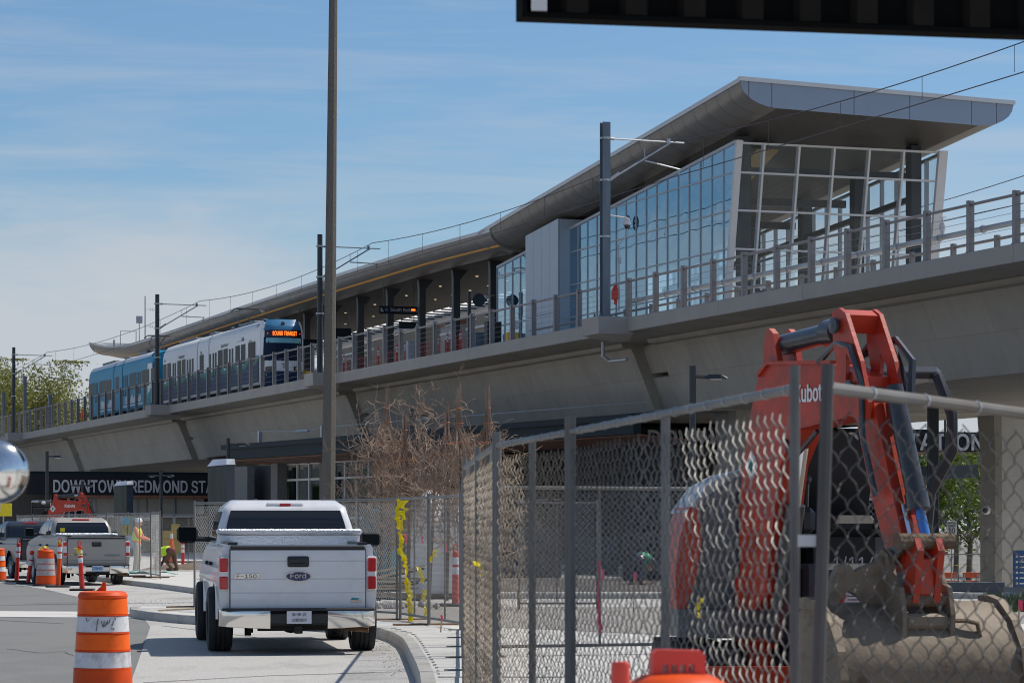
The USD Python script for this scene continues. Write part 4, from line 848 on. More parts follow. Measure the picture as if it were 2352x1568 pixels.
# ================= pavilions under and before the viaduct
def loc(o, xd): xd = unit(V(*xd, 0)); return basis(V(*o, 0), xd, V(-xd[1], xd[0], 0), UP3)
SIGN = 'DOWNTOWN REDMOND STATION'
A1 = px(62, 0, 168)[:2]; M1 = loc(A1, (CT, ST)); xl = lambda u, M, y=0: float((np.linalg.inv(M)@np.r_[hit(u, (M@[0, y, 0, 1])[:2], (M@[1, y, 0, 1])[:2]), 0, 1])[0])
p1 = thing('entrance_pavilion', 'dark entrance pavilion at the left with full station name over cream panels', 'pavilion', V(*A1, 0))
sb = obj('sign_band', MB(M1).bb(0, 0, 3.62, xl(600, M1), .3, 4.86), 'sign_dark', p1, False)
a = xl(122, M1); m = MB(M1); m.text(SIGN, .70, (a, -.03, 3.78), (1, 0, 0), (0, 0, 1), .03, True, width=xl(556, M1)-a); obj('sign_lettering', m, 'sign_letter', sb, False)
obj('roof', MB(M1).bb(-.6, .32, 4.3, xl(605, M1), 9, 4.8), 'teal_fascia', p1, False)
obj('dark_void_box', MB(M1).bb(-1.2, 2.2, 4.8, xl(605, M1), 9, 5.05), 'teal_fascia', p1, False)  # added dark box standing in for the shaded void below the girder
m = MB(M1); x = xl(150, M1)
for i in range(22): m.bb(x+i*.52, .05, 3.42, x+i*.52+.5, 1.2, 3.6)
obj('soffit', m, 'wood_soffit', p1, False)
obj('brick_wall', MB(M1).bb(-2.2, .9, -.05, xl(122, M1), 3, 3.9), 'brick_dark', p1, False)
for i in range(4):
    a, b = xl(206+i*66, M1, 1.4), xl(206+i*66+64, M1, 1.4)
    if i*66+206 < 450: obj('cream_panel', MB(M1).bb(a+.01, 1.3, 2.50, b, 1.5, 3.42), 'cream_panel', p1, False)
a, b = xl(205, M1, 1.3), xl(447, M1, 1.3)
obj('lintel', MB(M1).bb(a, 1.22, 2.30, b, 1.5, 2.49), 'frame_white', p1, False)
for u in (158, 173, 206, 217, 313, 400, 447): x = xl(u, M1, 1.25); obj('door_post', MB(M1).bb(x-.06, 1.2, -.05, x+.06, 1.4, 3.4), 'frame_alu', p1, False)
obj('back_wall', MB(M1).bb(xl(120, M1, 4), 4.2, -.05, xl(600, M1), 4.5, 4.3), 'brick_dark', p1, False)
obj('side_window', MB(M1).bb(xl(160, M1, 1.4), 1.32, .6, xl(204, M1, 1.4), 1.38, 3.4), 'pane_dark', p1, False)
t = thing('yellow_sign', 'yellow sign panel low on the dark brick wall at the far left', 'sign', px(8, 1180, 160)); obj('panel', MB().box(px(8, 1170, 160), (.95, .05, .72)), 'yellow_tape', t, False); obj('post', MB().tube(V(*px(8, 1170, 160.1)[:2], 0), px(8, 1160, 160.1), .04, 6), 'galv', t)
m = MB(); c = px(392, 1228, 165); m.cbox(c, (1.7, .8, .5), .08).box(c+V(0, 0, -.65), (1.3, .6, .8)).cbox(c+V(.3, 0, .4), (.5, .5, .5), .05); single('yellow_machine', m, 'yellow_paint', 'yellow construction machine standing in the dark doorway of the pavilion', 'machine')

P0, P1_ = V(4.5, 105), V(-14.3, 144); L2 = np.linalg.norm(P1_-P0); M2 = loc(P1_, P0-P1_)     # local x runs to the right and nearer, y goes back
p2 = thing('glazed_pavilion', 'low pavilion with dark fascia, wood soffit and white framed windows', 'pavilion', V(*P1_, 0))
q3 = (np.linalg.inv(M2)@V(5.3, 119.8, 0, 1))[:2]; XW = L2-9.5
obj('roof', MB(M2).prism([(-.6, .35), (L2, .35), tuple(q3), (-.6, q3[1])], 5.12, 5.72), 'teal_fascia', p2, False)
obj('fascia', MB(M2).bb(-.7, 0, 5.10, L2, .33, 5.62), 'teal_fascia', p2, False); obj('coping', MB(M2).bb(-1.2, -.12, 5.62, L2, .3, 5.86), 'teal_fascia', p2, False)
obj('end_wall', MB(M2).bb(wx_ if False else L2-9.6, 2.5, -.05, L2-9.3, 8.8, 4.9), 'brick_dark', p2, False)
wx = lambda u, y=2.6: xl(u, M2, y)
m = MB(M2)
for x in np.arange(-.6, L2, .55): m.hexa([(x+.01, .3, 5.05), (x+.54, .3, 5.05), (x+.54, 2.55, 4.86), (x+.01, 2.55, 4.86), (x+.01, .3, 5.09), (x+.54, .3, 5.09), (x+.54, 2.55, 4.90), (x+.01, 2.55, 4.90)])
obj('soffit', m, 'wood_soffit', p2, False)
for u in (641, 667, 694, 721, 768, 800, 834, 868, 902, 936, 970, 1004, 1040, 1076): x = wx(u, 1.5); obj('soffit_rib', MB(M2).bar((x, .3, 5.04), (x, 2.55, 4.85), .06, .04), 'frame_alu', p2, False)
mu = [643, 659, 686, 713, 741]; mu2 = [767, 795, 822, 850, 879, 908, 937, 967, 997, 1028, 1060, 1092, 1126]
for grp in (mu, mu2):
    xs = [wx(u) for u in grp]
    fr_ = obj('window_frame', MB(M2).bb(xs[0]-.07, 2.5, -.05, xs[0]+.07, 2.68, 4.9), 'frame_white', p2, False)
    for x in xs[1:]: obj('mullion', MB(M2).bb(x-.05, 2.5, -.05, x+.05, 2.68, 4.9), 'frame_white', fr_, False)
    for z in (.4, 2.1, 4.05, 4.86): obj('transom', MB(M2).bb(xs[0], 2.52, z-.05, xs[-1], 2.66, z+.05), 'frame_white', fr_, False)
    for a, b in zip(xs[:-1], xs[1:]):
        for c, d in ((.45, 2.05), (2.15, 4.0), (4.1, 4.8)): obj('pane', MB(M2).bb(a+.05, 2.58, c, b-.05, 2.6, d), 'glass_shop', fr_, False)
obj('stone_pillar', MB(M2).bb(wx(741)+.06, 2.4, -.05, wx(767)-.06, 3.2, 4.9), 'stone_pillar', p2, False)
obj('column', MB(M2).bb(wx(622, 2), 2.0, -.05, wx(637, 2), 2.5, 4.9), 'stone_pillar', p2, False)
obj('brick_wall', MB(M2).bb(wx(505, 4), 4.0, -.05, wx(640, 4), 4.4, 4.95), 'brick_dark', p2, False)
obj('stone_wall', MB(M2).bb(wx(530, 3), 2.9, -.05, wx(572, 3), 3.3, 4.9), 'stone_pillar', p2, False)
for u in (672, 700, 780, 836, 866, 922, 980, 1045): x = wx(u, 7); obj('rear_column', MB(M2).bb(x-.12, 7.0, -.05, x+.12, 7.3, 4.95), 'brick_dark', p2, False)
obj('rear_wall', MB(M2).bb(-.5, 8.4, 3.6, L2-9.3, 8.7, 5.1).bb(-.5, 8.4, .1, L2-9.3, 8.7, .9), 'brick_dark', p2, False)
obj('ceiling', MB(M2).bb(-.5, 2.7, 4.95, L2-9.3, 8.7, 5.05), 'brick_dark', p2, False)
obj('floor', MB(M2).bb(-.5, 2.6, .1, L2, 8.8, .16), 'joint', p2, False)
m = MB(M2)
for x, z in ((2.6, 5.86), (11, 5.86)): m.bb(x-.09, .5, z, x+.09, .68, z+.62)
m.tube((2.6, .6, 6.45), (7.5, .6, 6.30), .02, 5); m.tube((7.5, .6, 6.30), (9.2, .6, 6.30), .07, 6); m.tube((9.2, .6, 6.3), (11, .6, 6.40), .02, 5); m.tube((11, .6, 6.4), (L2, .6, 6.3), .02, 5)
obj('roof_lifeline', m, 'galv', p2, False)

A3 = px(1452, 0, 120)[:2]; M3 = loc(A3, (CT, ST))
p3 = thing('entrance_canopy', 'second station entrance canopy behind the excavator with name letters', 'canopy', V(*A3, 0))
Lx = xl(2275, M3); sb = obj('sign_band', MB(M3).bb(0, 0, 4.98, Lx, .3, 5.86), 'sign_dark', p3, False)
a = xl(1487, M3); m = MB(M3); m.text(SIGN, .70, (a, -.03, 5.06), (1, 0, 0), (0, 0, 1), .03, True, width=xl(2258, M3)-a); obj('sign_lettering', m, 'sign_letter', sb, False)
obj('roof', MB(M3).bb(-.4, .32, 5.5, Lx, 9, 5.8).bb(.5, 2.5, 5.8, Lx-1.6, 9, 6.05), 'teal_fascia', p3, False)
m = MB(M3)
for y in np.arange(.35, 9, .4): m.bb(0, y, 5.0, Lx-.1, y+.38, 5.05)
obj('soffit', m, 'wood_soffit', p3, False)
for u in (1585, 2143): x = xl(u, M3, 1.5); obj('column', MB(M3).bb(x-.2, 1.3, -.05, x+.2, 1.7, 5.0), 'black_steel', p3, False)
obj('back_wall', MB(M3).bb(0, 8.4, -.05, xl(2105, M3, 8.4), 8.8, 5.0), 'brick_dark', p3, False)
for u0, u1 in ((1560, 1690), (1700, 1830), (1890, 2095)):
    a, b = xl(u0, M3, 8.2), xl(u1, M3, 8.2); obj('cream_panel', MB(M3).bb(a, 8.25, 3.1, b, 8.38, 4.5), 'cream_panel', p3, False)
    f = obj('window', MB(M3).bb(a, 8.28, .5, b, 8.38, 3.0), 'pane_dark', p3, False); obj('frame', MB(M3).bb(a, 8.2, 2.9, b, 8.27, 3.05).bb(a, 8.2, .5, a+.1, 8.27, 2.9).bb(b-.1, 8.2, .5, b, 8.27, 2.9), 'frame_alu', f, False)
c = px(2143, 0, 97); t = thing('steel_column', 'tall black steel column right behind the excavator arm', 'column', V(c[0], c[1], 0)); obj('shaft', MB().cbox((c[0], c[1], 2.98), (.36, .36, 5.96), .03), 'black_steel', t, False); obj('base_plate', MB().box((c[0], c[1], .14), (.6, .6, .05)), 'black_steel', t, False)
# added dark building line that blocks bright sky below the viaduct
def rear(name, label, s0, s1, w, h, mt):
    t = thing(name, label, 'building', S((s0+s1)/2, w, 0)); obj('wall', MB(MS).bb(s0, w, -.05, s1, w+8, h), mt, t, False); obj('roof', MB(MS).bb(s0-.3, w-.4, h, s1+.3, w+8.2, h+.3), 'teal_fascia', t, False)
    for k, s in enumerate(np.arange(s0+2, s1-2, 4.2)):
        f = obj('window', MB(MS).bb(s, w-.06, 1.0, s+2.6, w, 3.4), 'pane_dark', t, False); obj('frame', MB(MS).bb(s-.1, w-.1, 3.4, s+2.7, w-.02, 3.52).bb(s-.1, w-.1, .9, s+2.7, w-.02, 1.0), 'frame_alu', f, False)
rear('filler_building', 'long low dark building added under and beyond the viaduct', 150, 300, 25, 6.4, 'brick_dark')
# ================= lamps, pole, pylons
def lamp(u, vtop, zt, u_end, label, double=False):
    Y = (zt-EYE)*FPX/(HOR-vtop); c = px(u, 0, Y); b = V(c[0], c[1], .1)
    t = thing('street_lamp', label, 'street lamp', b)
    obj('pole', MB().tube(b, V(c[0], c[1], zt), .085, 10), 'black_steel', t); obj('base', MB().lathe([(0, 0), (.2, 0), (.2, .05), (.13, .3), (.09, .32)], 10, trans(b)), 'black_steel', t)
    for sgn in ((1, -1) if double else (1,)):
        L = (u_end-u)/FPX*Y; z = zt-.25
        obj('arm', MB().tube(V(c[0], c[1], z), V(c[0]+sgn*L*.38, c[1], z-.02), .05, 6), 'black_steel', t)
        x0, x1 = c[0]+sgn*L*.36, c[0]+sgn*L
        m = MB(); k = [(x0, .10, .06), (x0+(x1-x0)*.15, .14, .10), (x0+(x1-x0)*.7, .17, .10), (x1, .13, .035)]
        m.loft([[(x, c[1]-a, z-.06), (x, c[1]+a, z-.06), (x, c[1]+a*.8, z-.06+h), (x, c[1]-a*.8, z-.06+h)] for x, a, h in k]); hd = obj('lamp_head', m, 'black_steel', t, False)
        obj('lens', MB().box(((x0+x1)/2, c[1], z-.075), (abs(x1-x0)*.5, .2, .02)), 'frame_white', hd, False)
    return t
lamp(1591, 840, 5.5, 1670, 'black street lamp whose head stands out against the concrete girder left of the excavator')
lamp(946, 935, 5.5, 992, 'black street lamp half hidden in the bare bundled trees')
lamp(524, 1006, 5.5, 573, 'black street lamp at the left corner of the glazed pavilion')
lamp(108, 1036, 5.5, 146, 'black street lamp above the far excavator at the left')
lamp(370, 1080, 4.6, 400, 'black twin headed street lamp before the station name letters', True)
lamp(190, 1104, 4.3, 216, 'small black twin headed lamp behind the boom of the far excavator', True)
t = thing('lamp_pole', 'tall tapered brown aggregate concrete pole in front of the station', 'pole', px(752, 0, 62)*V(1, 1, 0)+V(0, 0, .12))
c = px(752, 0, 62); ct = px(766, 0, 62); oct_ = lambda x, y, r, z: [(x+r*math.cos(a), y+r*math.sin(a), z) for a in np.arange(8)*PI/4+PI/8]
obj('shaft', MB().loft([oct_(c[0]+(ct[0]-c[0])*k, c[1], .166-.072*k, .1+13.6*k) for k in np.linspace(0, 1, 6)]), 'pole_aggregate', t, False)
obj('base_collar', MB().lathe([(.0, .14), (.30, .14), (.30, .22), (.2, .3)], 8, trans(c[0], c[1], 0)), 'pole_aggregate', t, False)
def pylon(u0, u1, Y, vt, label, blue=True):
    x0, x1 = px(u0, 0, Y)[0], px(u1, 0, Y)[0]; zt = px(0, vt, Y)[2]; w = x1-x0; t = thing('station_pylon', label, 'pylon', ((x0+x1)/2, Y, .1))
    b = obj('body', MB().hexa([(x0, Y, .1), (x0+w*.72, Y-.1, .1), (x1, Y+.5, .1), (x0+.2, Y+.6, .1), (x0, Y, zt-.28), (x0+w*.72, Y-.1, zt-.22), (x1, Y+.5, zt-.2), (x0+.2, Y+.6, zt-.25)]), 'pylon_blue', t, False)
    obj('glass_face', MB().quad((x0+.01, Y-.012, .15), (x0+w*.72, Y-.112, .15), (x0+w*.72, Y-.112, zt-.24), (x0+.01, Y-.012, zt-.30)), 'pylon_glass', b, False)
    obj('cap', MB().hexa([(x0-.02, Y-.03, zt-.27), (x0+w*.74, Y-.13, zt-.21), (x1+.02, Y+.5, zt-.19), (x0+.2, Y+.6, zt-.24), (x0+w*.18, Y+.1, zt-.03), (x0+w*.74, Y, zt), (x1, Y+.45, zt), (x0+.2, Y+.5, zt-.02)]), 'pylon_cap', t, False)
pylon(477, 536, 98, 1053, 'tall dark pylon with slanted pale cap beside the glazed pavilion')
pylon(262, 303, 150, 1104, 'dark pylon with pale cap standing between the station name words')

# ================= chain link fence panels
def chain_mesh(W, H, z0, fine, wide=1.0):
    p, n = .0573*math.sqrt(2)*.5, 4 if fine is True else 3      # half the diamond's width
    r = (.0019 if fine else .0028 if fine is False else fine); pxx = p*wide
    cols = int(W/pxx)-1; rows = int(H/p); m = MB(); rj = random.Random(int(W*100))
    for c in range(cols):
        x = pxx*(c+.5); pts = []; zo = rj.uniform(-.010, .010)
        for k in range(rows+1):
            s = 1 if (k+c) % 2 else -1
            xx = x+s*pxx*.53+rj.uniform(-.002, .002)
            if fine is True:
                if pts: pts.append(((pts[-1][0]+xx)/2, .0085*(1 if s > 0 else -1), z0+(k-.5)*p+zo))
                pts.append((xx, .0, z0+k*p+zo+rj.uniform(-.003, .003)))
            else: pts.append((xx, .0075*s*(1 if c % 2 else .6), z0+k*p+zo))
        m.path(pts, r, n, cap=False)
    return m
_panels = {}
def panel_key(W, fine): return (round(W, 1), fine)
def fence_run(pts, n, labels, fine=False, wire=None, wide=1.0, pr=.022, post='wire_zinc', sl=.55, group='temporary chain link fence panels', lean=0.0, foot=True, top=2.06):
    p = np.array(pts, float); a, b = p; L = np.linalg.norm(b-a)/n; e = unit(b-a); rz = math.atan2(e[1], e[0]); made = []
    for i in range(n):
        q = a+e*L*i; key = (round(L, 2), fine, top, wide, wire, post); wire = wire or ('wire_zinc' if fine is True else 'wire_far_sunlit'); lab = labels[i] if isinstance(labels, (list, tuple)) else labels
        if key in _panels: made.append(dup(_panels[key], (q[0], q[1], .14), rz, lab, group)); continue
        t = thing('chain_link_fence', lab, 'fence', (q[0], q[1], .14), rz, group); W = L-.06; h = top-.14
        for x in (.02, W+.03): obj('post', MB().tube((x, 0, .0), (x, 0, h+.05), pr, 8), post, t, local=True)
        obj('top_rail', MB().tube((.02, 0, h-.01), (W+.03, 0, h-.01), pr*.95, 8), 'wire_zinc', t, local=True)
        obj('bottom_rail', MB().tube((.02, 0, .10), (W+.03, 0, .10), .0205, 6), 'wire_zinc', t, local=True)
        for x in ([W/2] if W < 3.6 or fine is True else [W/3, 2*W/3]): obj('brace', MB().tube((x, .012, .1), (x, .012, h-.01), .015, 6), 'wire_zinc', t, local=True)
        mm = chain_mesh(W-.02, h-.16, .12, fine, wide); mo = obj('wire_mesh', MB().add(np.vstack(mm.v)+V(.035, 0, 0), np.vstack(mm.f)), wire, t, smooth=False, local=True); tag(mo, kind='stuff')
        if fine is True:
            m = MB()
            for x in np.arange(.2, W, .23): m.lathe([(pr*.96, -.003), (pr*1.12, -.003), (pr*1.12, .003), (pr*.96, .003)], 8, basis((x, 0, h-.01), (0, 1, 0), (0, 0, 1), (1, 0, 0)))
            tag(obj('tie_wire', m, 'galv', t, local=True), kind='stuff')
        if foot:
            for x in (.0, ): obj('stand', MB().tube((x, -sl, -.0), (x, sl, -.0), .022, 6).tube((x, 0, 0), (x, 0, .35),   .018, 6), 'rust_pipe' if sl > .5 else post, t, local=True)
        _panels[key] = t; made.append(t)
    return made
P = lambda u, Y: px(u, 0, Y)[:2]
FL = ['chain link panel with the posters, nearest the standing worker', 'chain link panel directly behind the rear window of the silver pickup', 'chain link panel behind the left side of the silver pickup', 'chain link panel behind the gap between the two parked pickups', 'chain link panel behind the roof of the black pickup', 'chain link panel before the canopy of the far excavator', 'farthest chain link panel of the row, at its left end']
fence_run([(-18.2, 104), P(347, 84.3)], 7, FL[::-1], fine=.005)
fence_run([P(347, 84.3), P(368, 81.5)], 1, 'chain link panel turned end on beside the silver pickup', fine=.004)
fence_run([P(366, 114), P(640, 111.5)], 2, ['far chain link panel behind the kneeling worker', 'far chain link panel behind the front of the white pickup'], fine=.0055)
fence_run([P(446, 52.4), P(914, 45.2)], 3, ['chain link panel left of the white pickup cab', 'chain link panel right behind the roof of the white pickup', 'chain link panel right of the white pickup tailgate'])
fence_run([P(919, 45.0), P(1059, 40.3)], 2, ['chain link panel with long yellow tape hanging on it', 'chain link panel in front of the blue portable toilet'], fine=.0018, wire='wire_zinc')
fence_run([P(1061, 40.2), P(1069, 23.0)], 6, 'chain link panel seen nearly end on in the row between toilet and leaning post', fine=.0018, wire='wire_zinc', sl=.2)
NG = dict(fine=True, top=1.95, wide=1.0, pr=.0135)
fence_run([P(1067, 16.75), P(1138, 12.3)], 2, ['near chain link fence with leaning thick post', 'near chain link fence with brown rusty mesh'], wire='wire_rusty', **NG)
fence_run([P(1142, 12.25), P(1308, 10.55)], 1, 'short near chain link fence with a bright top rail', wire='wire_rusty', **NG)
fence_run([P(1312, 10.5), P(1832, 7.25)], 1, 'large near chain link fence before the excavator hood', post='post_grey', **NG)
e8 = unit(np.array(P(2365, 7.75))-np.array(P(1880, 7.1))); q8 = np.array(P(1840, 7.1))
f8 = fence_run([q8, q8+e8*3.05], 1, 'near fence of wire coloured dark as if backlit at the right before the bucket', wire='wire_backlit', post='wire_backlit', fine=True, top=1.95, pr=.0165)[0]
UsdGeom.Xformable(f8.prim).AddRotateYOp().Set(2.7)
fence_run([P(1120, 32.2), P(2130, 34.2)], 2, ['chain link panel behind the near fence, left of the excavator', 'chain link panel behind the excavator'])
fence_run([P(1190, 51), P(1376, 51)], 1, 'small far chain link panel seen through the near fence')
clampm = MB()
for z in (.9, 1.55): clampm.box((*(np.array(P(1832, 7.25))+np.array(P(1880, 7.1)))/2, z), (.05, .02, .03))
single('fence_clamp', clampm, 'galv', 'steel clamps joining the two near fence posts at the corner', 'clamp')
def ribbon(name, pts, w, mt, label, cat='caution tape', seed=1, n=24, group=None):
    r = np.random.default_rng(seed); p = np.array(pts, float); d = np.r_[0, np.cumsum(np.linalg.norm(np.diff(p, axis=0), axis=1))]; t = np.linspace(0, d[-1], n)
    q = np.stack([np.interp(t, d, p[:, i]) for i in range(3)], 1)+r.normal(0, w*.16, (n, 3)); ang = np.cumsum(r.normal(0, .35, n)); T_ = np.gradient(q, axis=0)
    sd = np.stack([np.cos(ang), .5*np.sin(ang), np.zeros(n)], 1)*w/2*r.uniform(.6, 1, n)[:, None]
    mid = q+np.stack([np.zeros(n), np.full(n, w*.25), np.zeros(n)], 1)
    single(name, MB().grid(np.stack([q-sd, mid, q+sd], 1)), mt, label, cat, group)
ribbon('caution_tape', [px(919, 1146, 44.8), px(914, 1180, 44.7), px(917, 1215, 44.7)], .10, 'yellow_tape', 'flat strip of yellow tape wound round the post right of the white pickup', seed=2)
ribbon('caution_tape', [px(926, 1150, 44.6), px(922, 1250, 44.5), px(931, 1300, 44.4), px(941, 1380, 44.3), px(942, 1438, 44.2)], .12, 'yellow_tape', 'long yellow tape hanging down the fence behind the white pickup', seed=3, n=50)
ribbon('caution_tape', [px(962, 1305, 43.6), px(972, 1340, 43.5), px(978, 1415, 43.3)], .09, 'yellow_tape', 'pale yellow tape hanging lower on the fence', seed=4)
ribbon('caution_tape', [px(1000, 1262, 42.4), px(990, 1290, 42.4)], .08, 'yellow_tape', 'short yellow tape tied on the fence before the toilet', seed=5, n=8)
ribbon('caution_tape', [px(1091, 1292, 14.2), px(1108, 1294, 14.1), px(1106, 1320, 14.1)], .04, 'yellow_tape', 'yellow tape knot on the near fence beside the leaning post', seed=6, n=12)
ribbon('caution_tape', [px(1620, 1371, 8.45), px(1605, 1382, 8.45), px(1603, 1398, 8.45), px(1597, 1410, 8.45), px(1608, 1412, 8.45)], .024, 'yellow_tape', 'yellow tape knot on the near fence before the dark excavator side', seed=8, n=14)
for i, (u, v, Y) in enumerate(((968, 1232, 43.5), (1022, 1245, 42), (930, 1225, 44.5))): ribbon('pink_ribbon', [px(u, v, Y), px(u+4, v+22, Y)], .04, 'pink_flag', ['pink ribbon tied mid fence right of the white pickup', 'pink ribbon on the fence before the toilet door', 'pink ribbon near the taped fence post'][i], 'ribbon', seed=20+i, n=8)
ribbon('red_ribbon', [px(1376, 1285, 10.0), px(1374, 1370, 10.0), px(1379, 1455, 10.0)], .018, 'pink_flag', 'long thin red ribbon hanging on the near fence', 'ribbon', seed=9)

# ================= traffic drums, delineators, cones
def drum(t, worn=False, handle=True):
    rr = lambda z: .282-.06*z
    def ring(name, z0, z1, mt, dr=0.0): obj(name, MB().lathe([(rr(z0)+dr-.006, z0), (rr(z0)+dr, z0+.004), (rr(z1)+dr, z1-.004), (rr(z1)+dr-.006, z1)], 40), mt, t, local=True)
    w = 'refl_worn' if worn else 'refl_white'
    obj('body', MB().lathe([(.0, .02), (rr(.03), .02), (rr(.28)+.004, .28), (rr(.28)-.006, .288), (rr(.45)-.006, .45), (rr(.62)-.006, .615), (rr(.78)-.006, .78), (rr(.94)-.006, .935), (rr(.94)+.004, .945), (rr(.94)+.004, .965), (rr(.98)-.012, .995), (rr(1)-.04, 1.003), (0, 1.006)], 40), 'orange_plastic', t, 30, local=True)
    for z in (.287, .452, .617, .782): obj('rib', MB().lathe([(rr(z)-.008, z-.007), (rr(z)+.005, z-.004), (rr(z)+.005, z+.004), (rr(z)-.008, z+.007)], 40), 'orange_plastic', t, local=True)
    ring('reflective_band', .296, .444, w); ring('orange_band', .461, .609, 'orange_sheet' if not worn else w); ring('reflective_band', .626, .774, w); ring('orange_band', .791, .932, 'orange_sheet' if not worn else 'orange_plastic')
    obj('base_ring', MB().lathe([(.27, 0), (.36, 0), (.37, .03), (.35, .055), (.275, .06)], 24), 'rubber', t, local=True)
    if handle:
        m = MB(); m.side([(-.075, .995), (-.05, 1.015), (-.012, 1.05), (0, 1.085), (.018, 1.09), (.03, 1.08), (.032, .995)], -.016, .016); obj('handle', m, 'orange_plastic', t, False, local=True)
b = px(236, 1358, 26.3); t = thing('traffic_drum', 'near orange and white traffic drum in the lower left', 'traffic drum', (b[0], b[1], .0), -.0, None); drum(t)
m = MB(); q = np.array([(.02, .70), (.0, .66), (-.01, .635)]); rgs = np.random.default_rng(11)
def on_drum(a, z, off=.003): r = .282-.06*z+off; return (r*math.sin(a), -r*math.cos(a), z)
for st_ in ([(-.02, .755), (-.06, .72), (-.09, .66), (-.10, .642)], [(.10, .735), (.13, .69), (.16, .675), (.17, .70)], [(.2, .735), (.19, .70), (.23, .68), (.29, .725), (.28, .70)], [(.33, .74), (.33, .70), (.40, .72), (.43, .745)], [(.46, .70), (.52, .69), (.56, .73)], [(.5, .675), (.5, .655)], [(.57, .67), (.575, .65)], [(-.55, .76), (-.5, .73), (-.42, .74)], [(.62, .765), (.66, .74)]):
    m.path([on_drum(a, z) for a, z in st_], .0035, 5)
obj('scuff_mark', m, 'scuff', t, local=True)
b = px(105, 1345.5, 78.0); t = thing('traffic_drum', 'far traffic drum with worn grey bands and yellow tape on top', 'traffic drum', (b[0], b[1], 0)); drum(t, True); t_ = t
ribbon('caution_tape', [V(b[0]-.16, b[1]-.05, 1.02), V(b[0]-.03, b[1]-.1, 1.1), V(b[0]+.05, b[1]-.1, 1.06), V(b[0]+.15, b[1], 1.03)], .11, 'yellow_tape', 'yellow tape bundled on the lid of the far traffic drum', seed=12, n=12)
b = px(-7, 1326, 85); t = thing('traffic_drum', 'traffic drum cut by the left edge of the view', 'traffic drum', (b[0], b[1], 0)); drum(t)
def deli(u, v, h, label, mt='red_plastic', lean=(0, 0), base=True, handle=True, zg=0.0):
    Y = (EYE-zg)*FPX/(v-HOR); b = px(u, v, Y); t = thing('delineator', label, 'delineator', b)
    Mx = np.array([[1, 0, lean[0], 0], [0, 1, lean[1], 0], [0, 0, 1, 0], [0, 0, 0, 1.]])
    ax = unit(V(lean[0], lean[1], 1)); xx = unit(np.cross((0, 1, 0), ax)); R = basis((0, 0, 0), xx, np.cross(ax, xx), ax)
    t2 = T(t.path, t.M)
    global _R; 
    m = MB(R); m.lathe([(0, .03), (.066, .03), (.056, h-.24), (.05, h-.23), (.06, h-.2), (.055, h-.13), (.03, h-.11), (0, h-.11)], 14); obj('post', m, mt, t, local=True)
    for z in (h-.48, h-.30): obj('reflective_band', MB(R).lathe([(.060, z-.065), (.064, z-.06), (.063, z+.06), (.059, z+.065)], 14), 'refl_white', t, local=True)
    if handle: obj('handle', MB(R).path([(-.035, 0, h-.12), (-.04, 0, h-.03), (-.02, 0, h), (.02, 0, h), (.04, 0, h-.03), (.035, 0, h-.12)], .015, 6), mt, t, local=True)
    if base: obj('base', MB().cbox((0, 0, .03), (.62, .40, .055), .02), 'rubber', t, False, local=True)
    return b
deli(38, 1336, 1.28, 'red delineator post left of the dark pickup bumper, leftmost of four', lean=(.05, 0))
deli(64, 1340.8, 1.08, 'leaning red delineator without handle between dark pickup and far drum', lean=(.13, 0), handle=False)
b3 = deli(133, 1348.5, 1.33, 'bright orange delineator beside the far drum with dark tape on top', 'orange_plastic', lean=(.05, 0))
b4 = deli(189, 1356, 1.26, 'red delineator with yellow tape tied on top behind the silver pickup', lean=(-.06, 0))
ribbon('caution_tape', [b4+V(-.15, -.08, 1.08), b4+V(-.02, -.1, 1.04), b4+V(-.12, -.1, .98), b4+V(0, -.09, .94), b4+V(-.1, -.09, .90)], .10, 'yellow_tape', 'yellow tape knotted round the delineator behind the silver pickup', seed=14, n=16)
ribbon('caution_tape', [b3+V(.0, -.08, 1.26), b3+V(.1, -.1, 1.23), b3+V(.04, -.1, 1.17)], .07, 'yellow_tape', 'scrap of tape on the orange delineator', seed=15, n=8)
deli(420, 1302, 1.1, 'red delineator behind the kneeling worker', zg=.12)
deli(867, 1346, 1.12, 'red delineator seen through the fence right of the white pickup', zg=.13)
bT = deli(1046, 1392, 1.15, 'red delineator at the fence corner before the toilet', zg=.13)
c = px(394, 1297, 120); t = thing('traffic_cone', 'tall orange cone with white tip behind the kneeling worker', 'cone', (c[0], c[1], .12))
obj('cone', MB().lathe([(.20, .05), (.035, 1.32), (0, 1.34)], 16, trans(c[0], c[1], .12)), 'orange_plastic', t); obj('white_tip', MB().lathe([(.072, 1.05), (.046, 1.27), (.04, 1.27), (.06, 1.05)], 16, trans(c[0], c[1], .12)), 'refl_white', t); obj('base', MB().cbox((c[0], c[1], .15), (.5, .5, .06), .02), 'rubber', t, False)
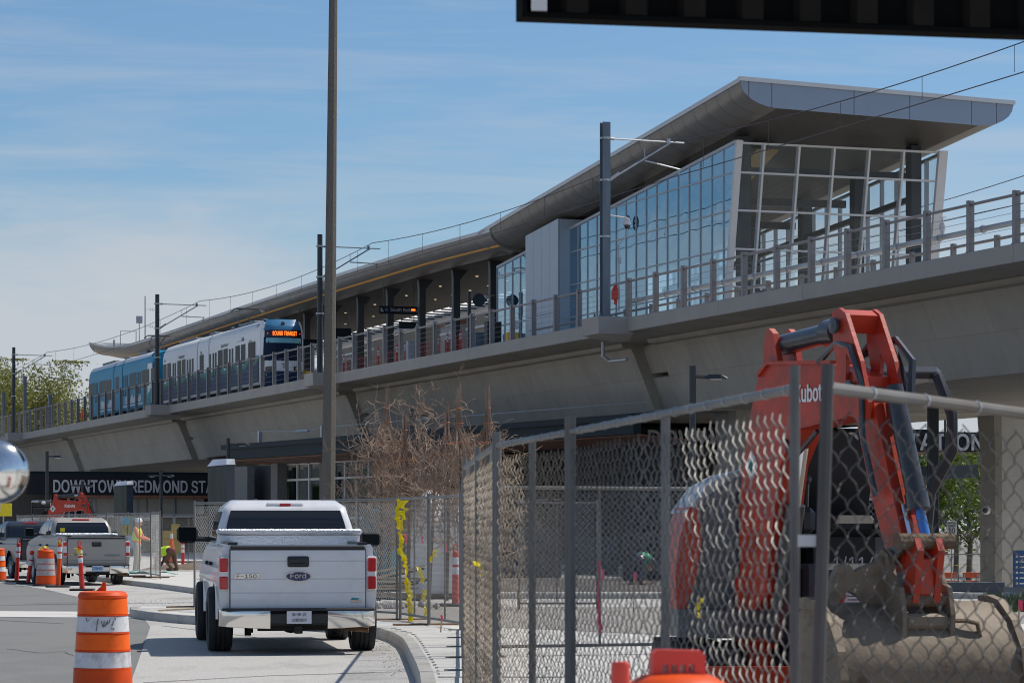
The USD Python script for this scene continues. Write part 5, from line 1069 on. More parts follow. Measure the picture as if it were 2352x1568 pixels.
# foreground drum top against the near fence
t = thing('channelizer', 'blurred slim red channelizer with square slotted handle at the bottom before the near fence', 'channelizer', (.384, 6.6, 0), .15)
obj('body', MB().lathe([(0, .02), (.19, .02), (.165, .7), (.150, 1.12), (.145, 1.17), (.125, 1.215), (.08, 1.24), (0, 1.245)], 32), 'orange_plastic', t, 40, local=True)
obj('base_ring', MB().lathe([(.18, 0), (.26, 0), (.27, .03), (.25, .055), (.18, .06)], 24), 'rubber', t, local=True)
for z in (.55, .85): obj('reflective_band', MB().lathe([(.182-.036*z, z-.07), (.193-.036*z, z-.07), (.190-.036*z, z+.07), (.18-.036*z, z+.07)], 32), 'refl_white', t, local=True)
ho = Polygon([(-.064, 1.20), (-.061, 1.29), (-.05, 1.30), (.054, 1.297), (.064, 1.285), (.064, 1.20)]).difference(unary_union([shapely.box(-.038+.021*i, 1.245, -.024+.021*i, 1.265) for i in range(4)])); m = MB(); m.side(ho, -.022, .022); obj('handle', m, 'cap_red', t, False, local=True)
t = thing('delineator', 'blurred red post top at the bottom edge left of the slotted handle', 'delineator', (.245, 6.4, 0))
obj('post', MB().lathe([(0, .03), (.04, .03), (.03, .9), (.02, 1.05), (.0215, 1.27), (.018, 1.28), (0, 1.28)], 14), 'cap_red', t, local=True)
for z in (.6, .8): obj('reflective_band', MB().lathe([(.034, z-.06), (.0365, z-.055), (.035, z+.055), (.033, z+.06)], 14), 'refl_white', t, local=True)
obj('base', MB().lathe([(0, 0), (.19, 0), (.2, .015), (.19, .045), (.07, .06), (0, .06)], 8), 'rubber', t, 20, local=True)
# ================= pickups
Mf = manifold3d.Manifold
def mext(poly, h, M3):   # polygon pulled to h, then moved
    cs = manifold3d.CrossSection([np.array(poly, float)[::1 if Polygon(poly).exterior.is_ccw else -1]])
    return cs.extrude(h).transform(np.array(M3, float)[:3])
YSIDE = lambda y1: np.array([[1, 0, 0, 0], [0, 0, -1, y1], [0, 1, 0, 0.]])      # (x, z) polygon, pulled from y1 towards -y
XSEC = lambda x0: np.array([[0, 0, 1, x0], [1, 0, 0, 0], [0, 1, 0, 0.]])        # (y, z) polygon, pulled along +x
def wheel(t, x, y, r=.40, w=.27, rim='galv', name='wheel'):
    sy = 1 if y > 0 else -1; M = basis((x, y, r), (1, 0, 0), (0, 0, -1), (0, 1, 0))
    a, h = w/2, r
    pr = [(h*.62, -a*.9), (h*.8, -a), (h*.94, -a*.93), (h*.985, -a*.78), (h, -a*.6)]
    for k in (-.36, 0, .36): pr += [(h, a*(k-.05)), (h-.012, a*(k-.04)), (h-.012, a*(k+.04)), (h, a*(k+.05))]
    pr += [(h, a*.6), (h*.985, a*.78), (h*.94, a*.93), (h*.8, a), (h*.62, a*.9)]
    tw = obj(name, MB(M).lathe(pr, 36), 'rubber', t, 30, local=True)
    ro = a*.7*sy; obj('rim', MB(M).lathe([(0, ro*.5), (.07, ro*.9), (.09, ro*.6), (h*.5, ro*.55), (h*.58, ro*.95), (h*.64, ro*1.2), (h*.64, -ro*1.2), (0, -ro*1.1)], 24), rim, tw, 30, local=True)
def pickup(label, loc, heading, o):
    t = thing('pickup_truck', label, 'pickup truck', loc, PI/2+heading)
    hw, H, wb, fo, paint = o.get('hw', 1.0), o.get('H', 1.95), o.get('wb', 3.68), .95, o['paint']
    bz, cz = o.get('bz', 1.37), o.get('cab', .80); F = wb+fo; cf = wb-.35     # bed rail height, rear of cab, base of windscreen
    side = [(-1.19, .56), (-1.21, .9), (-1.19, bz), (cz-.03, bz+.01), (cz-.02, bz-.05), (cz, bz-.02), (cf, bz-.02), (F-.15, bz-.16), (F, bz-.40), (F+.02, .5), (wb+.6, .42), (wb-.6, .42), (.6, .45), (-.6, .5)]
    sec = [(-hw*.93, .38), (-hw*.975, .6), (-hw, .9), (-hw*.985, 1.08), (-hw*.955, 1.12), (-hw*.945, bz-.05), (-hw*.92, bz), (-hw*.8, bz+.02), (hw*.8, bz+.02), (hw*.92, bz), (hw*.945, bz-.05), (hw*.955, 1.12), (hw*.985, 1.08), (hw, .9), (hw*.975, .6), (hw*.93, .38)]
    B = mext(side, 2.4, YSIDE(1.2)) ^ mext(sec, F+2, XSEC(-1.4))
    B = B-mext([(-1.13, .80), (cz-.10, .80), (cz-.10, 2), (-1.13, 2)], 2*(hw-.20), YSIDE(hw-.20))
    for x in (0, wb):
        c = [(x+.47*math.cos(a), .42+.47*math.sin(a)) for a in np.arange(28)*2*PI/28]
        for y1 in (1.3, -.60): B = B-mext(c, .7, YSIDE(y1))
    bd = obj('body', MB().tm(B), paint, t, 28, local=True)
    # fender flares
    for x in (0, wb):
        for sy in (1, -1):
            a = np.linspace(.02, PI-.02, 18); obj('wheel_arch', MB().loft([[(x+r*math.cos(k), sy*yy, .42+r*math.sin(k)) for r, yy in ((.47, hw-.06), (.47, hw-.004), (.50, hw-.002), (.54, hw-.03))] for k in a], cap=False), paint, bd, 40, local=True)
    # cab
    hc = lambda z: np.interp(z, [bz-.05, 1.62, H-.09, H], [hw*.93, hw*.89, hw*.815, hw*.70])
    xr = lambda z: np.interp(z, [bz-.05, 1.62, H-.09, H], [cz+.02, cz+.10, cz+.25, cz+.5]); xf = lambda z: np.interp(z, [bz-.05, 1.62, H-.09, H], [cf+.02, cf-.42, cf-.92, cf-1.2])
    def cloop(z, g=0):
        a, b, h = xr(z)-g, xf(z)+g, hc(z)+g; r = .13; P_ = []
        for (cx, cy, a0) in ((b-r, h-r, 0), (a+r, h-r, PI/2), (a+r, -h+r, PI), (b-r, -h+r, 1.5*PI)):
            for k in np.linspace(0, PI/2, 5): P_.append((cx+r*math.cos(a0+k), cy+r*math.sin(a0+k), z))
        return P_
    zs = [bz-.06, bz+.05, 1.62, H-.16, H-.09, H-.045, H-.015, H]
    cb = obj('cab', MB().loft([cloop(z) for z in zs]), paint, t, 40, local=True)
    def rear(y, z, off): return (xr(z)-off, y, z)
    zb, zt = bz+.03, H-.14
    obj('rear_window', MB().grid([[rear(k*(hc(z)-.10), z, .012+.0*abs(k)) for k in np.linspace(-1, 1, 9)] for z in np.linspace(zb, zt, 6)]), 'tint_glass', cb, 40, local=True)
    for sy in (1, -1):
        for a, b in ((.26, .62), (.70, 1.75)) if o.get('ext', True) else ((.3, 1.7),):
            x0 = cz; obj('side_window', MB().grid([[(min(max(x0+q, xr(z)+.12), xf(z)-.12), sy*(hc(z)+.008), z) for q in np.linspace(a, b, 5)] for z in np.linspace(bz+.04, H-.15, 5)]), 'side_glass', cb, 40, local=True)
        obj('roof_moulding', MB().path([(xr(z)+.0+.10, sy*(hc(z)-.085), z+.012) for z in (H-.10, H-.06)]+[(cz+1.2, sy*(hc(H-.05)-.05), H-.02)], .014, 5), 'black_plastic', cb, local=True)
        for x in ((1.35, 2.45) if o.get('ext', True) else (1.6,)): obj('door_handle', MB().cbox((x, sy*(hw*.985), 1.12), (.2, .05, .05), .015), o.get('handle', 'black_plastic'), bd, False, local=True)
        mr = obj('mirror', MB().cbox((cz+1.95, sy*(hw+.24)-(.07 if sy < 0 else 0), bz+(.12 if sy > 0 else .05)), (.13, .29, .24 if sy > 0 else .2), .05), 'black_plastic', t, 30, local=True)
        obj('mirror_arm', MB().tube((cz+1.97, sy*(hw*.9), bz+.05), (cz+1.97, sy*(hw+.12), bz+.06), .04, 6), 'black_plastic', mr, local=True)
        obj('mirror_glass', MB().cbox((cz+1.878, sy*(hw+.24)-(.07 if sy < 0 else 0), bz+(.125 if sy > 0 else .05)), (.01, .24, .19 if sy > 0 else .15), .004), 'pane_dark', mr, False, local=True)
        obj('rail_cap', MB().bb(-1.20, sy*(hw-.185)-.06, bz-.005, cz-.06, sy*(hw-.185)+.06, bz+.028), 'black_plastic', bd, False, local=True)
    obj('windscreen', MB().grid([[(xf(z)+.012, k*(hc(z)-.1), z) for k in np.linspace(-1, 1, 5)] for z in np.linspace(zb, zt, 4)]), 'tint_glass', cb, local=True)
    cl = obj('high_brake_light', MB().cbox((xr(H-.07)-.01, 0, H-.075), (.05, .50, .085), .02), o.get('hbl', 'lamp_clear'), cb, 30, local=True); obj('red_lens', MB().cbox((xr(H-.07)-.032, 0, H-.075), (.02, .15, .06), .006), 'lamp_red', cl, False, local=True)
    # tailgate with pressed lines
    tz = bz-.06; x = -1.215; gw = hw*.845
    gr = []
    for z in o.get('creases', ()): gr += [(x-.028, z-.008), (x-.020, z), (x-.028, z+.008)]
    tg = obj('tailgate', MB().side([(x+.05, .585), (x-.02, .59), (x-.028, .62)]+gr+[(x-.028, tz-.05), (x-.02, tz-.012), (x+.05, tz-.01)], -gw, gw), paint, t, 25, local=True)
    obj('gap', MB().bb(x+.0, -gw-.012, .58, x+.03, gw+.012, tz), 'black_plastic', tg, False, local=True)
    obj('top_cap', MB().cbox((x+.012, 0, tz+.018), (.10, 2*gw, .055), .015), 'black_plastic', tg, False, local=True)
    hd = obj('tailgate_handle', MB().cbox((x-.036, 0, tz-.155), (.04, .27, .135), .016), 'black_plastic', tg, False, local=True); obj('pull', MB().cbox((x-.060, -.0, tz-.15), (.02, .19, .06), .008), 'black_gloss', hd, False, local=True)
    XD, ZD_ = V(0, -1, 0), V(0, 0, 1); fx = x-.030
    for (txt, y, z, h, w, mt) in o.get('texts', ()):
        m = MB(); m.text(txt, h, (fx-.0, y, z), XD, ZD_, .006, True, width=w); obj('tailgate_lettering', m, mt, tg, False, local=True)
    o.get('extra', lambda *a: None)(t, tg, fx)
    # lamps
    for sy in (1, -1):
        ya, yb = hw*.862, hw*.99; zz = o.get('lamp', (.80, 1.24)); L = obj('tail_lamp', MB().cbox((-1.165, sy*(ya+yb)/2, sum(zz)/2), (.16, yb-ya, zz[1]-zz[0]), .02), o.get('lampbase', 'lamp_clear'), t, 30, local=True)
        h = zz[1]-zz[0]; k = o.get('lens', ((.55, .95), (.05, .43)))
        for a, b in k: obj('lens', MB().cbox((-1.175, sy*(ya+yb)/2+sy*.003, zz[0]+h*(a+b)/2), (.165, (yb-ya)*.86, h*(b-a)), .015), 'lamp_red', L, 30, local=True)
    # bumper
    bp = obj('bumper', MB().cbox((-1.28, 0, .46), (.22, .76*hw, .17), .03), o.get('bump_c', 'black_plastic'), t, 30, local=True)
    obj('step_pad', MB().cbox((-1.295, 0, .572), (.23, 2*hw*.955, .035), .012), 'black_plastic', bp, False, local=True)
    for sy in (1, -1):
        P_ = [[(-1.405+.0*k, sy*y, z) for z in (.36, .40, .54, .555)] for k, y in ((0, .36), (0, .42))]
        Q = []
        for y, xx in ((.345, -1.36), (.36, -1.405), (.7, -1.40), (.88, -1.36), (.965, -1.26), (.985, -1.10)):
            lo = .335+.045*(y-.36); Q.append([(xx+.03, sy*y*hw, .565), (xx, sy*y*hw, .555), (xx-.012, sy*y*hw, .47), (xx+.015, sy*y*hw, lo), (xx+.06, sy*y*hw, lo-.005)])
        obj('chrome_corner', MB().grid(Q), o.get('bump_m', 'chrome'), bp, 40, local=True)
    pl = obj('number_plate', MB().cbox((-1.42, .0+o.get('ply', .0), .475), (.012, .31, .155), .004), o.get('plate', 'plate_grey'), t, False, local=True)
    for (txt, y, z, h, w) in o.get('plate_text', ()):
        m = MB(); m.text(txt, h, (-1.428, y, z), XD, ZD_, .004, False, width=w); obj('plate_lettering', m, 'scuff' if not o.get('plate') else 'blue_print', pl, False, local=True)
    # below
    obj('chassis', MB().bb(-1.1, -.55, .42, F-.3, .55, .62).bb(-.9, -.5, .34, -.35, .5, .5).bb(.9, -.6, .33, 2.6, .6, .5), 'under_dark', t, False, local=True)
    m = MB(); m.tube((0, -.8, .40), (0, .8, .40), .06, 10); m.ball((0, .0, .40), (.18, .17, .17), 2); obj('rear_axle', m, 'under_dark', t, local=True)
    for sy in (1, -1): obj('leaf_spring', MB().bar((-.65, sy*.56, .36), (.65, sy*.56, .36), .07, .06).bb(-.66, sy*.56-.03, .26, -.6, sy*.56+.03, .5).bb(-.05, sy*.56-.04, .2, .05, sy*.56+.04, .42), 'under_dark', t, False, local=True)
    obj('hitch', MB().cbox((-1.22, 0, .32), (.3, .10, .10), .01).box((-1.1, 0, .34), (.1, 1.0, .08)), 'under_dark', t, False, local=True)
    obj('exhaust_pipe', MB().path([(-.2, -.35, .40), (-.8, -.45, .36), (-1.05, -.62, .33), (-1.12, -.90, .31)], .038, 8), 'rust_pipe', t, local=True)
    obj('axle_front', MB().tube((wb, -.8, .4), (wb, .8, .4), .07, 8), 'under_dark', t, local=True)
    for x in (0, wb):
        for sy in (1, -1): wheel(t, x, sy*o.get('track', .86), o.get('r', .40), o.get('tw', .27), o.get('rim', 'galv'))
    # toolbox across the bed: a separate chest
    if o.get('box'):
        tb = thing('tool_chest', o['box'], 'tool chest', t.M[:3, 3]+t.M[:3, :3]@V(cz-.36, 0, bz+o.get('boxdz', 0)), PI/2+heading)
        bb_ = lambda m: m
        obj('chest', MB().cbox((0, 0, .02), (.46, 2*hw*.915, .22), .02), 'tread_plate', tb, False, local=True); obj('lid', MB().cbox((0, 0, .16), (.52, 2*hw*.94, .075), .022), 'tread_plate', tb, False, local=True)
        m = MB(); rr = random.Random(1)
        for i in range(90):
            for j in range(2):
                y = -hw*.9+i*hw*.02; m.bar((-.264, y, .135+.028*j), (-.264, y+.012, .155+.028*j-(.02 if (i+j) % 2 else 0)), .006, .004)
        tag(obj('tread_mark', m, 'chrome', tb, False, local=True), kind='stuff')
    return t
def ford(t, tg, fx):
    a = np.arange(40)*2*PI/40; M = basis((fx-.001, 0, .985), (0, -1, 0), (0, 0, 1), (-1, 0, 0))
    e = obj('oval_badge', MB(M).prism([(.165*math.cos(k), .066*math.sin(k)) for k in a], 0, .012), 'chrome', tg, False, local=True); obj('badge_face', MB(M).prism([(.152*math.cos(k), .056*math.sin(k)) for k in a], .010, .016), 'badge_blue', e, False, local=True)
    m = MB(M); m.text('Ford', .062, (-.098, -.022, .016), (1, 0, 0), (0, 1, 0), .004, False, width=.196); obj('script', m, 'chrome', e, False, local=True)
    M = basis((fx, .80, .985), (0, -1, 0), (0, 0, 1), (-1, 0, 0)); b = obj('model_badge', MB(M).prism([(0, -.028), (.30, -.022), (.32, .035), (.01, .035)], 0, .008), 'chrome', tg, False, local=True)
    m = MB(M); m.text('F-150', .045, (.03, -.018, .008), (1, 0, 0), (0, 1, 0), .004, True, width=.25); obj('script', m, 'mast_grey', b, False, local=True)
    M = basis((fx, -.66, .66), (0, -1, 0), (0, 0, 1), (-1, 0, 0)); b = obj('small_badge', MB(M).prism([(0, 0), (.14, 0), (.14, .03), (0, .03)], 0, .008), 'chrome', tg, False, local=True); obj('green_leaf', MB(M).prism([(0, .03), (.09, .03), (.11, .05), (.02, .055)], 0, .008), 'train_teal', b, False, local=True)
PL = pickup('white pickup parked at the kerb with tinted rear window and tool chest', (-2.87, 36.75, 0), math.radians(8.6), dict(paint='paint_white', creases=(1.18, .955, .78), extra=ford, box='silver tread plate tool chest across the bed of the white pickup', track=.925, tw=.32, r=.42, rim='chrome',
    plate_text=(('06-08-25', .085, .495, .038, .17), ('A2852829', .09, .425, .036, .18)), bz=1.385, H=1.965))
def chevy(t, tg, fx):
    M = basis((fx, .74, .86), (0, -1, 0), (0, 0, 1), (-1, 0, 0)); obj('bowtie', MB(M).prism([(0, .01), (.03, .03), (.06, .03), (.09, .01), (.06, -.01), (.03, -.01)], 0, .006), 'yellow_tape', tg, False, local=True)
pickup('silver beige pickup parked behind the orange drums with a yellow note in its rear window', (-12.0, 80.1, 0), math.radians(19.5), dict(paint='paint_pewter', extra=chevy, box='bright metal tool chest across the bed of the silver pickup', boxdz=-.11, hbl='lamp_red', creases=(.70,),
    texts=(('SILVERADO', .62, .845, .05, .34, 'mast_grey'), ('CHEVROLET', -.22, .82, .05, .44, 'mast_grey')), plate='plate_blue', plate_text=(('C38640U', .13, .45, .075, .25),), bump_c='chrome', lens=((.68, .95), (.05, .28)), hw=.95, track=.82, H=1.90, bz=1.37, tw=.25))
c = V(-12.0, 80.1, 0); h = PI/2+math.radians(19.5); R_ = trans(c)@rotz(h); q = R_@V(.92, .58, 1.53, 1); single('window_note', MB(R_).cbox((.86, .57, 1.53), (.012, .14, .14), .003), 'yellow_tape', 'square yellow note stuck in the rear window of the silver pickup', 'note')
pickup('black pickup parked at the far left in front of the silver one', (-15.30, 91.2, 0), math.radians(23), dict(paint='paint_black', hw=.925, H=1.83, bz=1.28, wb=3.2, cab=.72, hbl='lamp_red', texts=(('FRONTIER', .62, .80, .07, .5, 'sign_letter'),), lamp=(.72, 1.14), lampbase='lamp_red', lens=((.3, .95),), track=.78, r=.37, tw=.24, handle='paint_black'))

# ================= excavators
def plate(M, poly, y0, y1): return MB(M).side(poly, y0, y1)
def excavator(label, C, brz, F, mrz, two=False):
    t = thing('excavator', label, 'excavator', (*C, .14), brz); B = t.M; Q = trans(F[0], F[1], .0)@rotz(mrz)
    # tracks
    for sy in (1, -1):
        a = np.linspace(PI/2, 1.5*PI, 9); loop = [(-1.0+.29*math.cos(k), .29+.29*math.sin(k)) for k in a]+[(1.0-.29*math.cos(k), .29-.29*math.sin(k)) for k in a]
        tr = obj('track', MB(B).side(Polygon(loop), sy*.78-.20, sy*.78+.20), 'track_rubber', t, 30)
        m = MB(B); ring = Polygon(loop).exterior; n = 34
        for i in range(n):
            p, p2 = ring.interpolate(i/n, True), ring.interpolate((i+.01)/n, True); dx, dz = p2.x-p.x, p2.y-p.y; ln = math.hypot(dx, dz)
            m.add(*(lambda w: (np.array([(p.x+dx/ln*e+dz/ln*o_, sy*.78+s, p.y+dz/ln*e-dx/ln*o_) for s in (-.2, .2) for e, o_ in ((-.025, -.03), (.025, -.03), (.018, .022), (-.018, .022))]), w))([[0, 1, 2, 3], [7, 6, 5, 4], [0, 4, 5, 1], [1, 5, 6, 2], [2, 6, 7, 3], [3, 7, 4, 0]]))
        obj('track_lugs', m, 'track_rubber', tr, False)
        obj('idler', MB(B@basis((1.0, sy*.99, .29), (1, 0, 0), (0, 0, -1), (0, 1, 0))).lathe([(0, 0), (.2, 0), (.22, .01), (.1, .03), (0, .04)], 16), 'exc_grey', tr)
    obj('undercarriage', MB(B).cbox((0, 0, .42), (1.3, 1.1, .35), .05).lathe([(0, .55), (.5, .55), (.5, .66), (0, .66)], 20), 'under_dark', t)
    bl = obj('dozer_blade', MB(B).side([(1.5, .06), (1.62, .02), (1.56, .2), (1.57, .40), (1.63, .50), (1.58, .50), (1.50, .40), (1.48, .2)], -.95, .95), 'exc_orange', t, False)
    for sy in (1, -1): obj('blade_arm', MB(B).bar((.5, sy*.42, .34), (1.5, sy*.55, .24), .09, .12), 'exc_orange', bl, False)
    # revolving body
    a = np.linspace(-PI*.62, PI*.62, 19); fl = [(-1.02*math.cos(k), -.96*math.sin(k)) for k in a[::-1]]+[(.62, -.80), (.80, -.55), (.80, .78)]
    fl = [(.62, .95), (-.2, .96)]+[(-.20-.80*math.cos(k), .96*math.sin(k)) for k in np.linspace(PI/2, -PI/2, 15)]+[(.55, -.96), (.78, -.70), (.80, .88)]
    obj('deck', MB(B).prism(fl, .66, .86), 'exc_grey', t, 30)
    obj('front_apron', MB(B).cbox((.80, .22, .82), (.07, .50, .46), .02), 'exc_orange', t, False)
    obj('counterweight', MB(B).prism([(-.28, .965)]+[(-.22-.82*math.cos(k), .965*math.sin(k)) for k in np.linspace(PI/2, -PI/2, 15)]+[(-.28, -.965), (-.45, -.8), (-.45, .8)], .66, 1.22), 'exc_orange', t, 30)
    st_ = obj('label_sticker', MB(B).cbox((.84, .29, .93), (.012, .17, .13), .003), 'sign_white', t, False); m = MB(B)
    for k in range(4): m.bb(.846, .22, .88+.026*k, .849, .22+.10-.02*(k % 2), .888+.026*k)
    obj('print', m, 'scuff', st_, False)
    # engine hood on the machine's right
    pr = [(-.95, .86), (-.962, 1.1), (-.93, 1.36), (-.86, 1.58), (-.74, 1.74), (-.58, 1.83), (-.40, 1.87), (-.12, 1.88), (-.10, .86)]
    def hl(x, k): return [(x, -.5+(y+.5)*k, .86+(z-.86)*k) for y, z in pr]
    hd = obj('engine_hood', MB(B).loft([hl(-.98, .66), hl(-.92, .84), hl(-.8, .93), hl(-.6, .98), hl(-.2, 1), hl(.40, 1.0), hl(.47, .97)]), 'exc_hood', t, 40)
    cres = [(-.965, .86), (-.975, 1.1), (-.945, 1.37), (-.87, 1.60), (-.80, 1.58), (-.78, 1.36), (-.82, 1.1), (-.90, .86)]
    obj('orange_stripe', MB(B).loft([[(x, y, z) for y, z in cres] for x in (-.5, .49)]), 'exc_orange', hd, 30)
    obj('grey_top', MB(B).loft([[(x, y, z) for y, z in [(-.89, 1.56), (-.745, 1.755), (-.58, 1.845), (-.40, 1.885), (-.12, 1.895), (-.12, 1.87), (-.4, 1.85), (-.58, 1.80), (-.7, 1.70), (-.82, 1.54)]] for x in (-.7, .485)]), 'exc_top', hd, 30)
    obj('rear_hood', MB(B).loft([[(x, y*k, z) for y, z in ((-.9, .86), (-.92, 1.3), (-.85, 1.45), (.85, 1.45), (.92, 1.3), (.9, .86))] for x, k in ((-.98, .62), (-.85, .8), (-.55, .98), (-.40, 1.0))]), 'exc_hood', t, 30)
    # operator's place
    obj('floor_panel', MB(B).cbox((.62, .38, 1.02), (.42, .95, .34), .04), 'exc_grey', t, False)
    m = MB(B); m.text('1/11465', .10, (.835, .12, 1.14), (0, 1, 0), (0, 0, 1), .003, False, width=.44); obj('chalk_mark', m, 'chalk', t, False)
    obj('seat_base', MB(B).cbox((-.05, .30, 1.18), (.55, .56, .5), .05), 'black_plastic', t, False)
    se = obj('seat', MB(B).cbox((-.0, .30, 1.46), (.52, .52, .16), .06), 'black_plastic', t, 30)
    obj('seat_back', MB(B).loft([[(x+(.0 if k else -.12), .30+y*w, z) for x in ((-.30, -.18)) for y in ((-1, 1) if x < -.2 else (1, -1))] for k, (z, w) in enumerate(((1.48, .25), (1.75, .27), (1.98, .24), (2.10, .18), (2.17, .08)))]), 'black_plastic', se, 40)
    for y in (.0, .62): obj('lever_box', MB(B).cbox((.2, y, 1.5), (.4, .13, .2), .04).tube((.34, y, 1.6), (.38, y, 1.78), .018, 6).ball((.385, y, 1.8), .035, 1), 'exc_grey', t)
    cp = obj('canopy_roof', MB(B).cbox((.02, .36, 2.56), (1.5, 1.12, .09), .04), 'exc_hood', t, 30)
    for y in (-.16, .88): obj('canopy_post', MB(B).path([(-.68, y, 1.3), (-.72, y, 2.3), (-.62, y, 2.5)], .042, 8), 'black_steel', cp)
    obj('front_post', MB(B).path([(.70, .80, 1.25), (.72, .84, 1.7), (.86, .97, 2.0), (.90, .96, 2.25), (.80, .88, 2.52), (.6, .86, 2.55)], .042, 8), 'black_steel', cp); obj('cross_bar', MB(B).tube((-.7, -.16, 2.32), (-.7, .88, 2.32), .04, 8), 'black_steel', cp)
    obj('work_lamp', MB(B).cbox((.76, .0, 2.50), (.1, .16, .12), .03), 'frame_white', cp)
    # swing post and boom, in the boom's own plane
    obj('swing_post', MB(Q).cbox((-.10, 0, 1.0), (.34, .26, .55), .05).tube((-.12, 0, .6), (-.12, 0, 1.32), .12, 12), 'exc_orange', t)
    bp = [(-.16, 1.08), (.06, 1.0), (.20, 1.12), (.26, 1.45), (.40, 2.02), (.60, 2.27), (1.28, 2.33), (1.45, 2.42), (1.46, 2.60), (1.12, 2.70), (.24, 2.74), (.09, 2.66), (-.07, 2.28), (-.19, 1.75)]
    bo = obj('boom', plate(Q, bp, -.115, .115), 'exc_orange', t, False)
    obj('boom_flange', plate(Q, [(.11, 2.685), (.24, 2.765), (1.12, 2.725), (1.12, 2.70), (.25, 2.74), (.12, 2.66)], -.14, .14), 'exc_orange', bo, False)
    for y in (-.10, .06): obj('boom_ear', plate(Q, [(.13, 2.66), (.14, 2.85), (.17, 2.98), (.22, 3.0), (.28, 2.96), (.35, 2.74)], y, y+.045), 'exc_orange', bo, False)
    m = MB(Q); m.text('Kubota', .115, (.62, -.118, 2.46), (1, 0, 0), (0, 0, 1), .004, True, width=.42); obj('boom_lettering', m, 'white_print', bo, False)
    for cx, cz, r in (((.12, 2.40, .15), (-.02, 1.95, .11)) if two else ((-.0, 2.03, .12),)):
        k = obj('diamond_sticker', MB(Q).side([(cx-r*.8, cz), (cx, cz-r), (cx+r*.8, cz), (cx, cz+r)], -.119, -.116), 'sign_white', bo, False)
        obj('print', MB(Q).side(Polygon([(cx-r*.3, cz), (cx, cz-r*.4), (cx+r*.3, cz), (cx, cz+r*.4)]), -.121, -.119), 'train_green', k, False)
    cy = obj('arm_cylinder', MB(Q).tube((.22, 0, 2.88), (.92, 0, 2.93), .074, 14), 'hyd_black', t); obj('rod', MB(Q).tube((.9, 0, 2.93), (1.22, 0, 2.95), .040, 12), 'rod_chrome', cy); obj('gland', MB(Q).tube((.86, 0, 2.926), (1.0, 0, 2.934), .095, 14), 'hyd_black', cy)
    obj('boom_cylinder', MB(Q).tube((.16, 0, .78), (.42, 0, 1.75), .07, 12), 'hyd_black', t); obj('boom_rod', MB(Q).tube((.40, 0, 1.7), (.52, 0, 2.15), .04, 10), 'rod_chrome', t)
    ap = [(1.16, 3.05), (1.25, 3.07), (1.33, 3.03), (1.52, 2.70), (1.62, 2.42), (1.60, 2.30), (1.36, 2.34), (1.29, 2.46), (1.17, 2.84)]
    hole = Polygon([(1.33, 2.50), (1.45, 2.46), (1.42, 2.68), (1.34, 2.76)])
    ar = obj('arm', plate(Q, [(1.36, 2.36), (1.60, 2.42), (1.74, 2.05), (1.97, 1.46), (1.96, 1.36), (1.86, 1.30), (1.78, 1.36), (1.58, 1.78)], -.095, .095), 'exc_orange', t, False)
    for y in (-.150, .118): obj('arm_plate', plate(Q, Polygon(ap).difference(hole), y, y+.032), 'exc_orange', ar, False)
    obj('arm_head', plate(Q, [(1.17, 2.98), (1.25, 3.06), (1.325, 3.02), (1.27, 2.90)], -.118, .118), 'exc_orange', ar, False)
    for x, z in ((1.23, 2.95), (1.42, 2.52), (1.88, 1.38)): obj('pin', MB(Q@basis((x, -.17, z), (1, 0, 0), (0, 0, 1), (0, -1, 0))).lathe([(0, 0), (.055, 0), (.055, .02), (0, .03)], 12).lathe([(.04, -.34), (.04, 0)], 10), 'exc_grey', ar)
    m = MB(Q)
    for y in (-.13, .14): m.path([(.95, y, 2.72), (1.18, y, 2.84), (1.42, y*1.3, 2.80), (1.56, y*1.3, 2.55), (1.56, y*1.2, 2.2), (1.70, y*1.1, 1.8)], .022, 6)
    m.path([(1.0, .12, 2.74), (1.35, .24, 2.86), (1.58, .22, 2.70), (1.66, .16, 2.45)], .028, 6); m.path([(.5, -.13, 2.2), (.62, -.15, 2.05), (.95, -.14, 2.25)], .018, 6)
    obj('hydraulic_hose', m, 'hyd_black', t)
    bc = obj('bucket_cylinder', MB(Q).tube((1.66, .02, 2.52), (1.96, .02, 1.74), .066, 14), 'hyd_black', t); obj('rod', MB(Q).tube((1.95, .02, 1.77), (2.06, .02, 1.50), .034, 12), 'rod_blue', bc); obj('gland', MB(Q).tube((1.93, .02, 1.81), (1.97, .02, 1.70), .078, 14), 'hyd_black', bc); obj('guard', MB(Q).tube((1.90, -.06, 1.74), (2.02, -.06, 1.46), .014, 6), 'rod_chrome', bc)
    lk = obj('bucket_link', plate(Q, [(1.98, 1.50), (2.10, 1.52), (2.14, 1.44), (2.08, 1.10), (1.98, 1.08), (1.96, 1.2), (2.0, 1.42)], -.10, -.05), 'exc_orange', t, False); obj('link_plate', plate(Q, [(1.98, 1.50), (2.10, 1.52), (2.14, 1.44), (2.08, 1.10), (1.98, 1.08), (1.96, 1.2), (2.0, 1.42)], .06, .11), 'exc_orange', lk, False)
    obj('link_face', MB(Q).cbox((2.07, .005, 1.27), (.04, .12, .24), .01), 'exc_orange', lk, False); obj('link_pin', MB(Q).tube((2.05, -.20, 1.50), (2.05, .22, 1.50), .055, 10), 'mud', lk); obj('link_pin', MB(Q).tube((2.03, -.16, 1.12), (2.03, .17, 1.12), .05, 10), 'mud', lk)
    for y in (-.16, .13): obj('side_link', plate(Q, [(1.82, 1.44), (1.88, 1.46), (2.08, 1.52), (2.08, 1.46), (1.9, 1.36)], y, y+.03), 'hyd_black', lk, False)
    # bucket: open towards the machine, its rounded back towards the road
    prof = [(1.74, 1.10), (1.90, 1.085), (2.06, .96), (2.17, .80), (2.20, .62), (2.15, .44), (2.02, .30), (1.80, .22), (1.50, .20)]
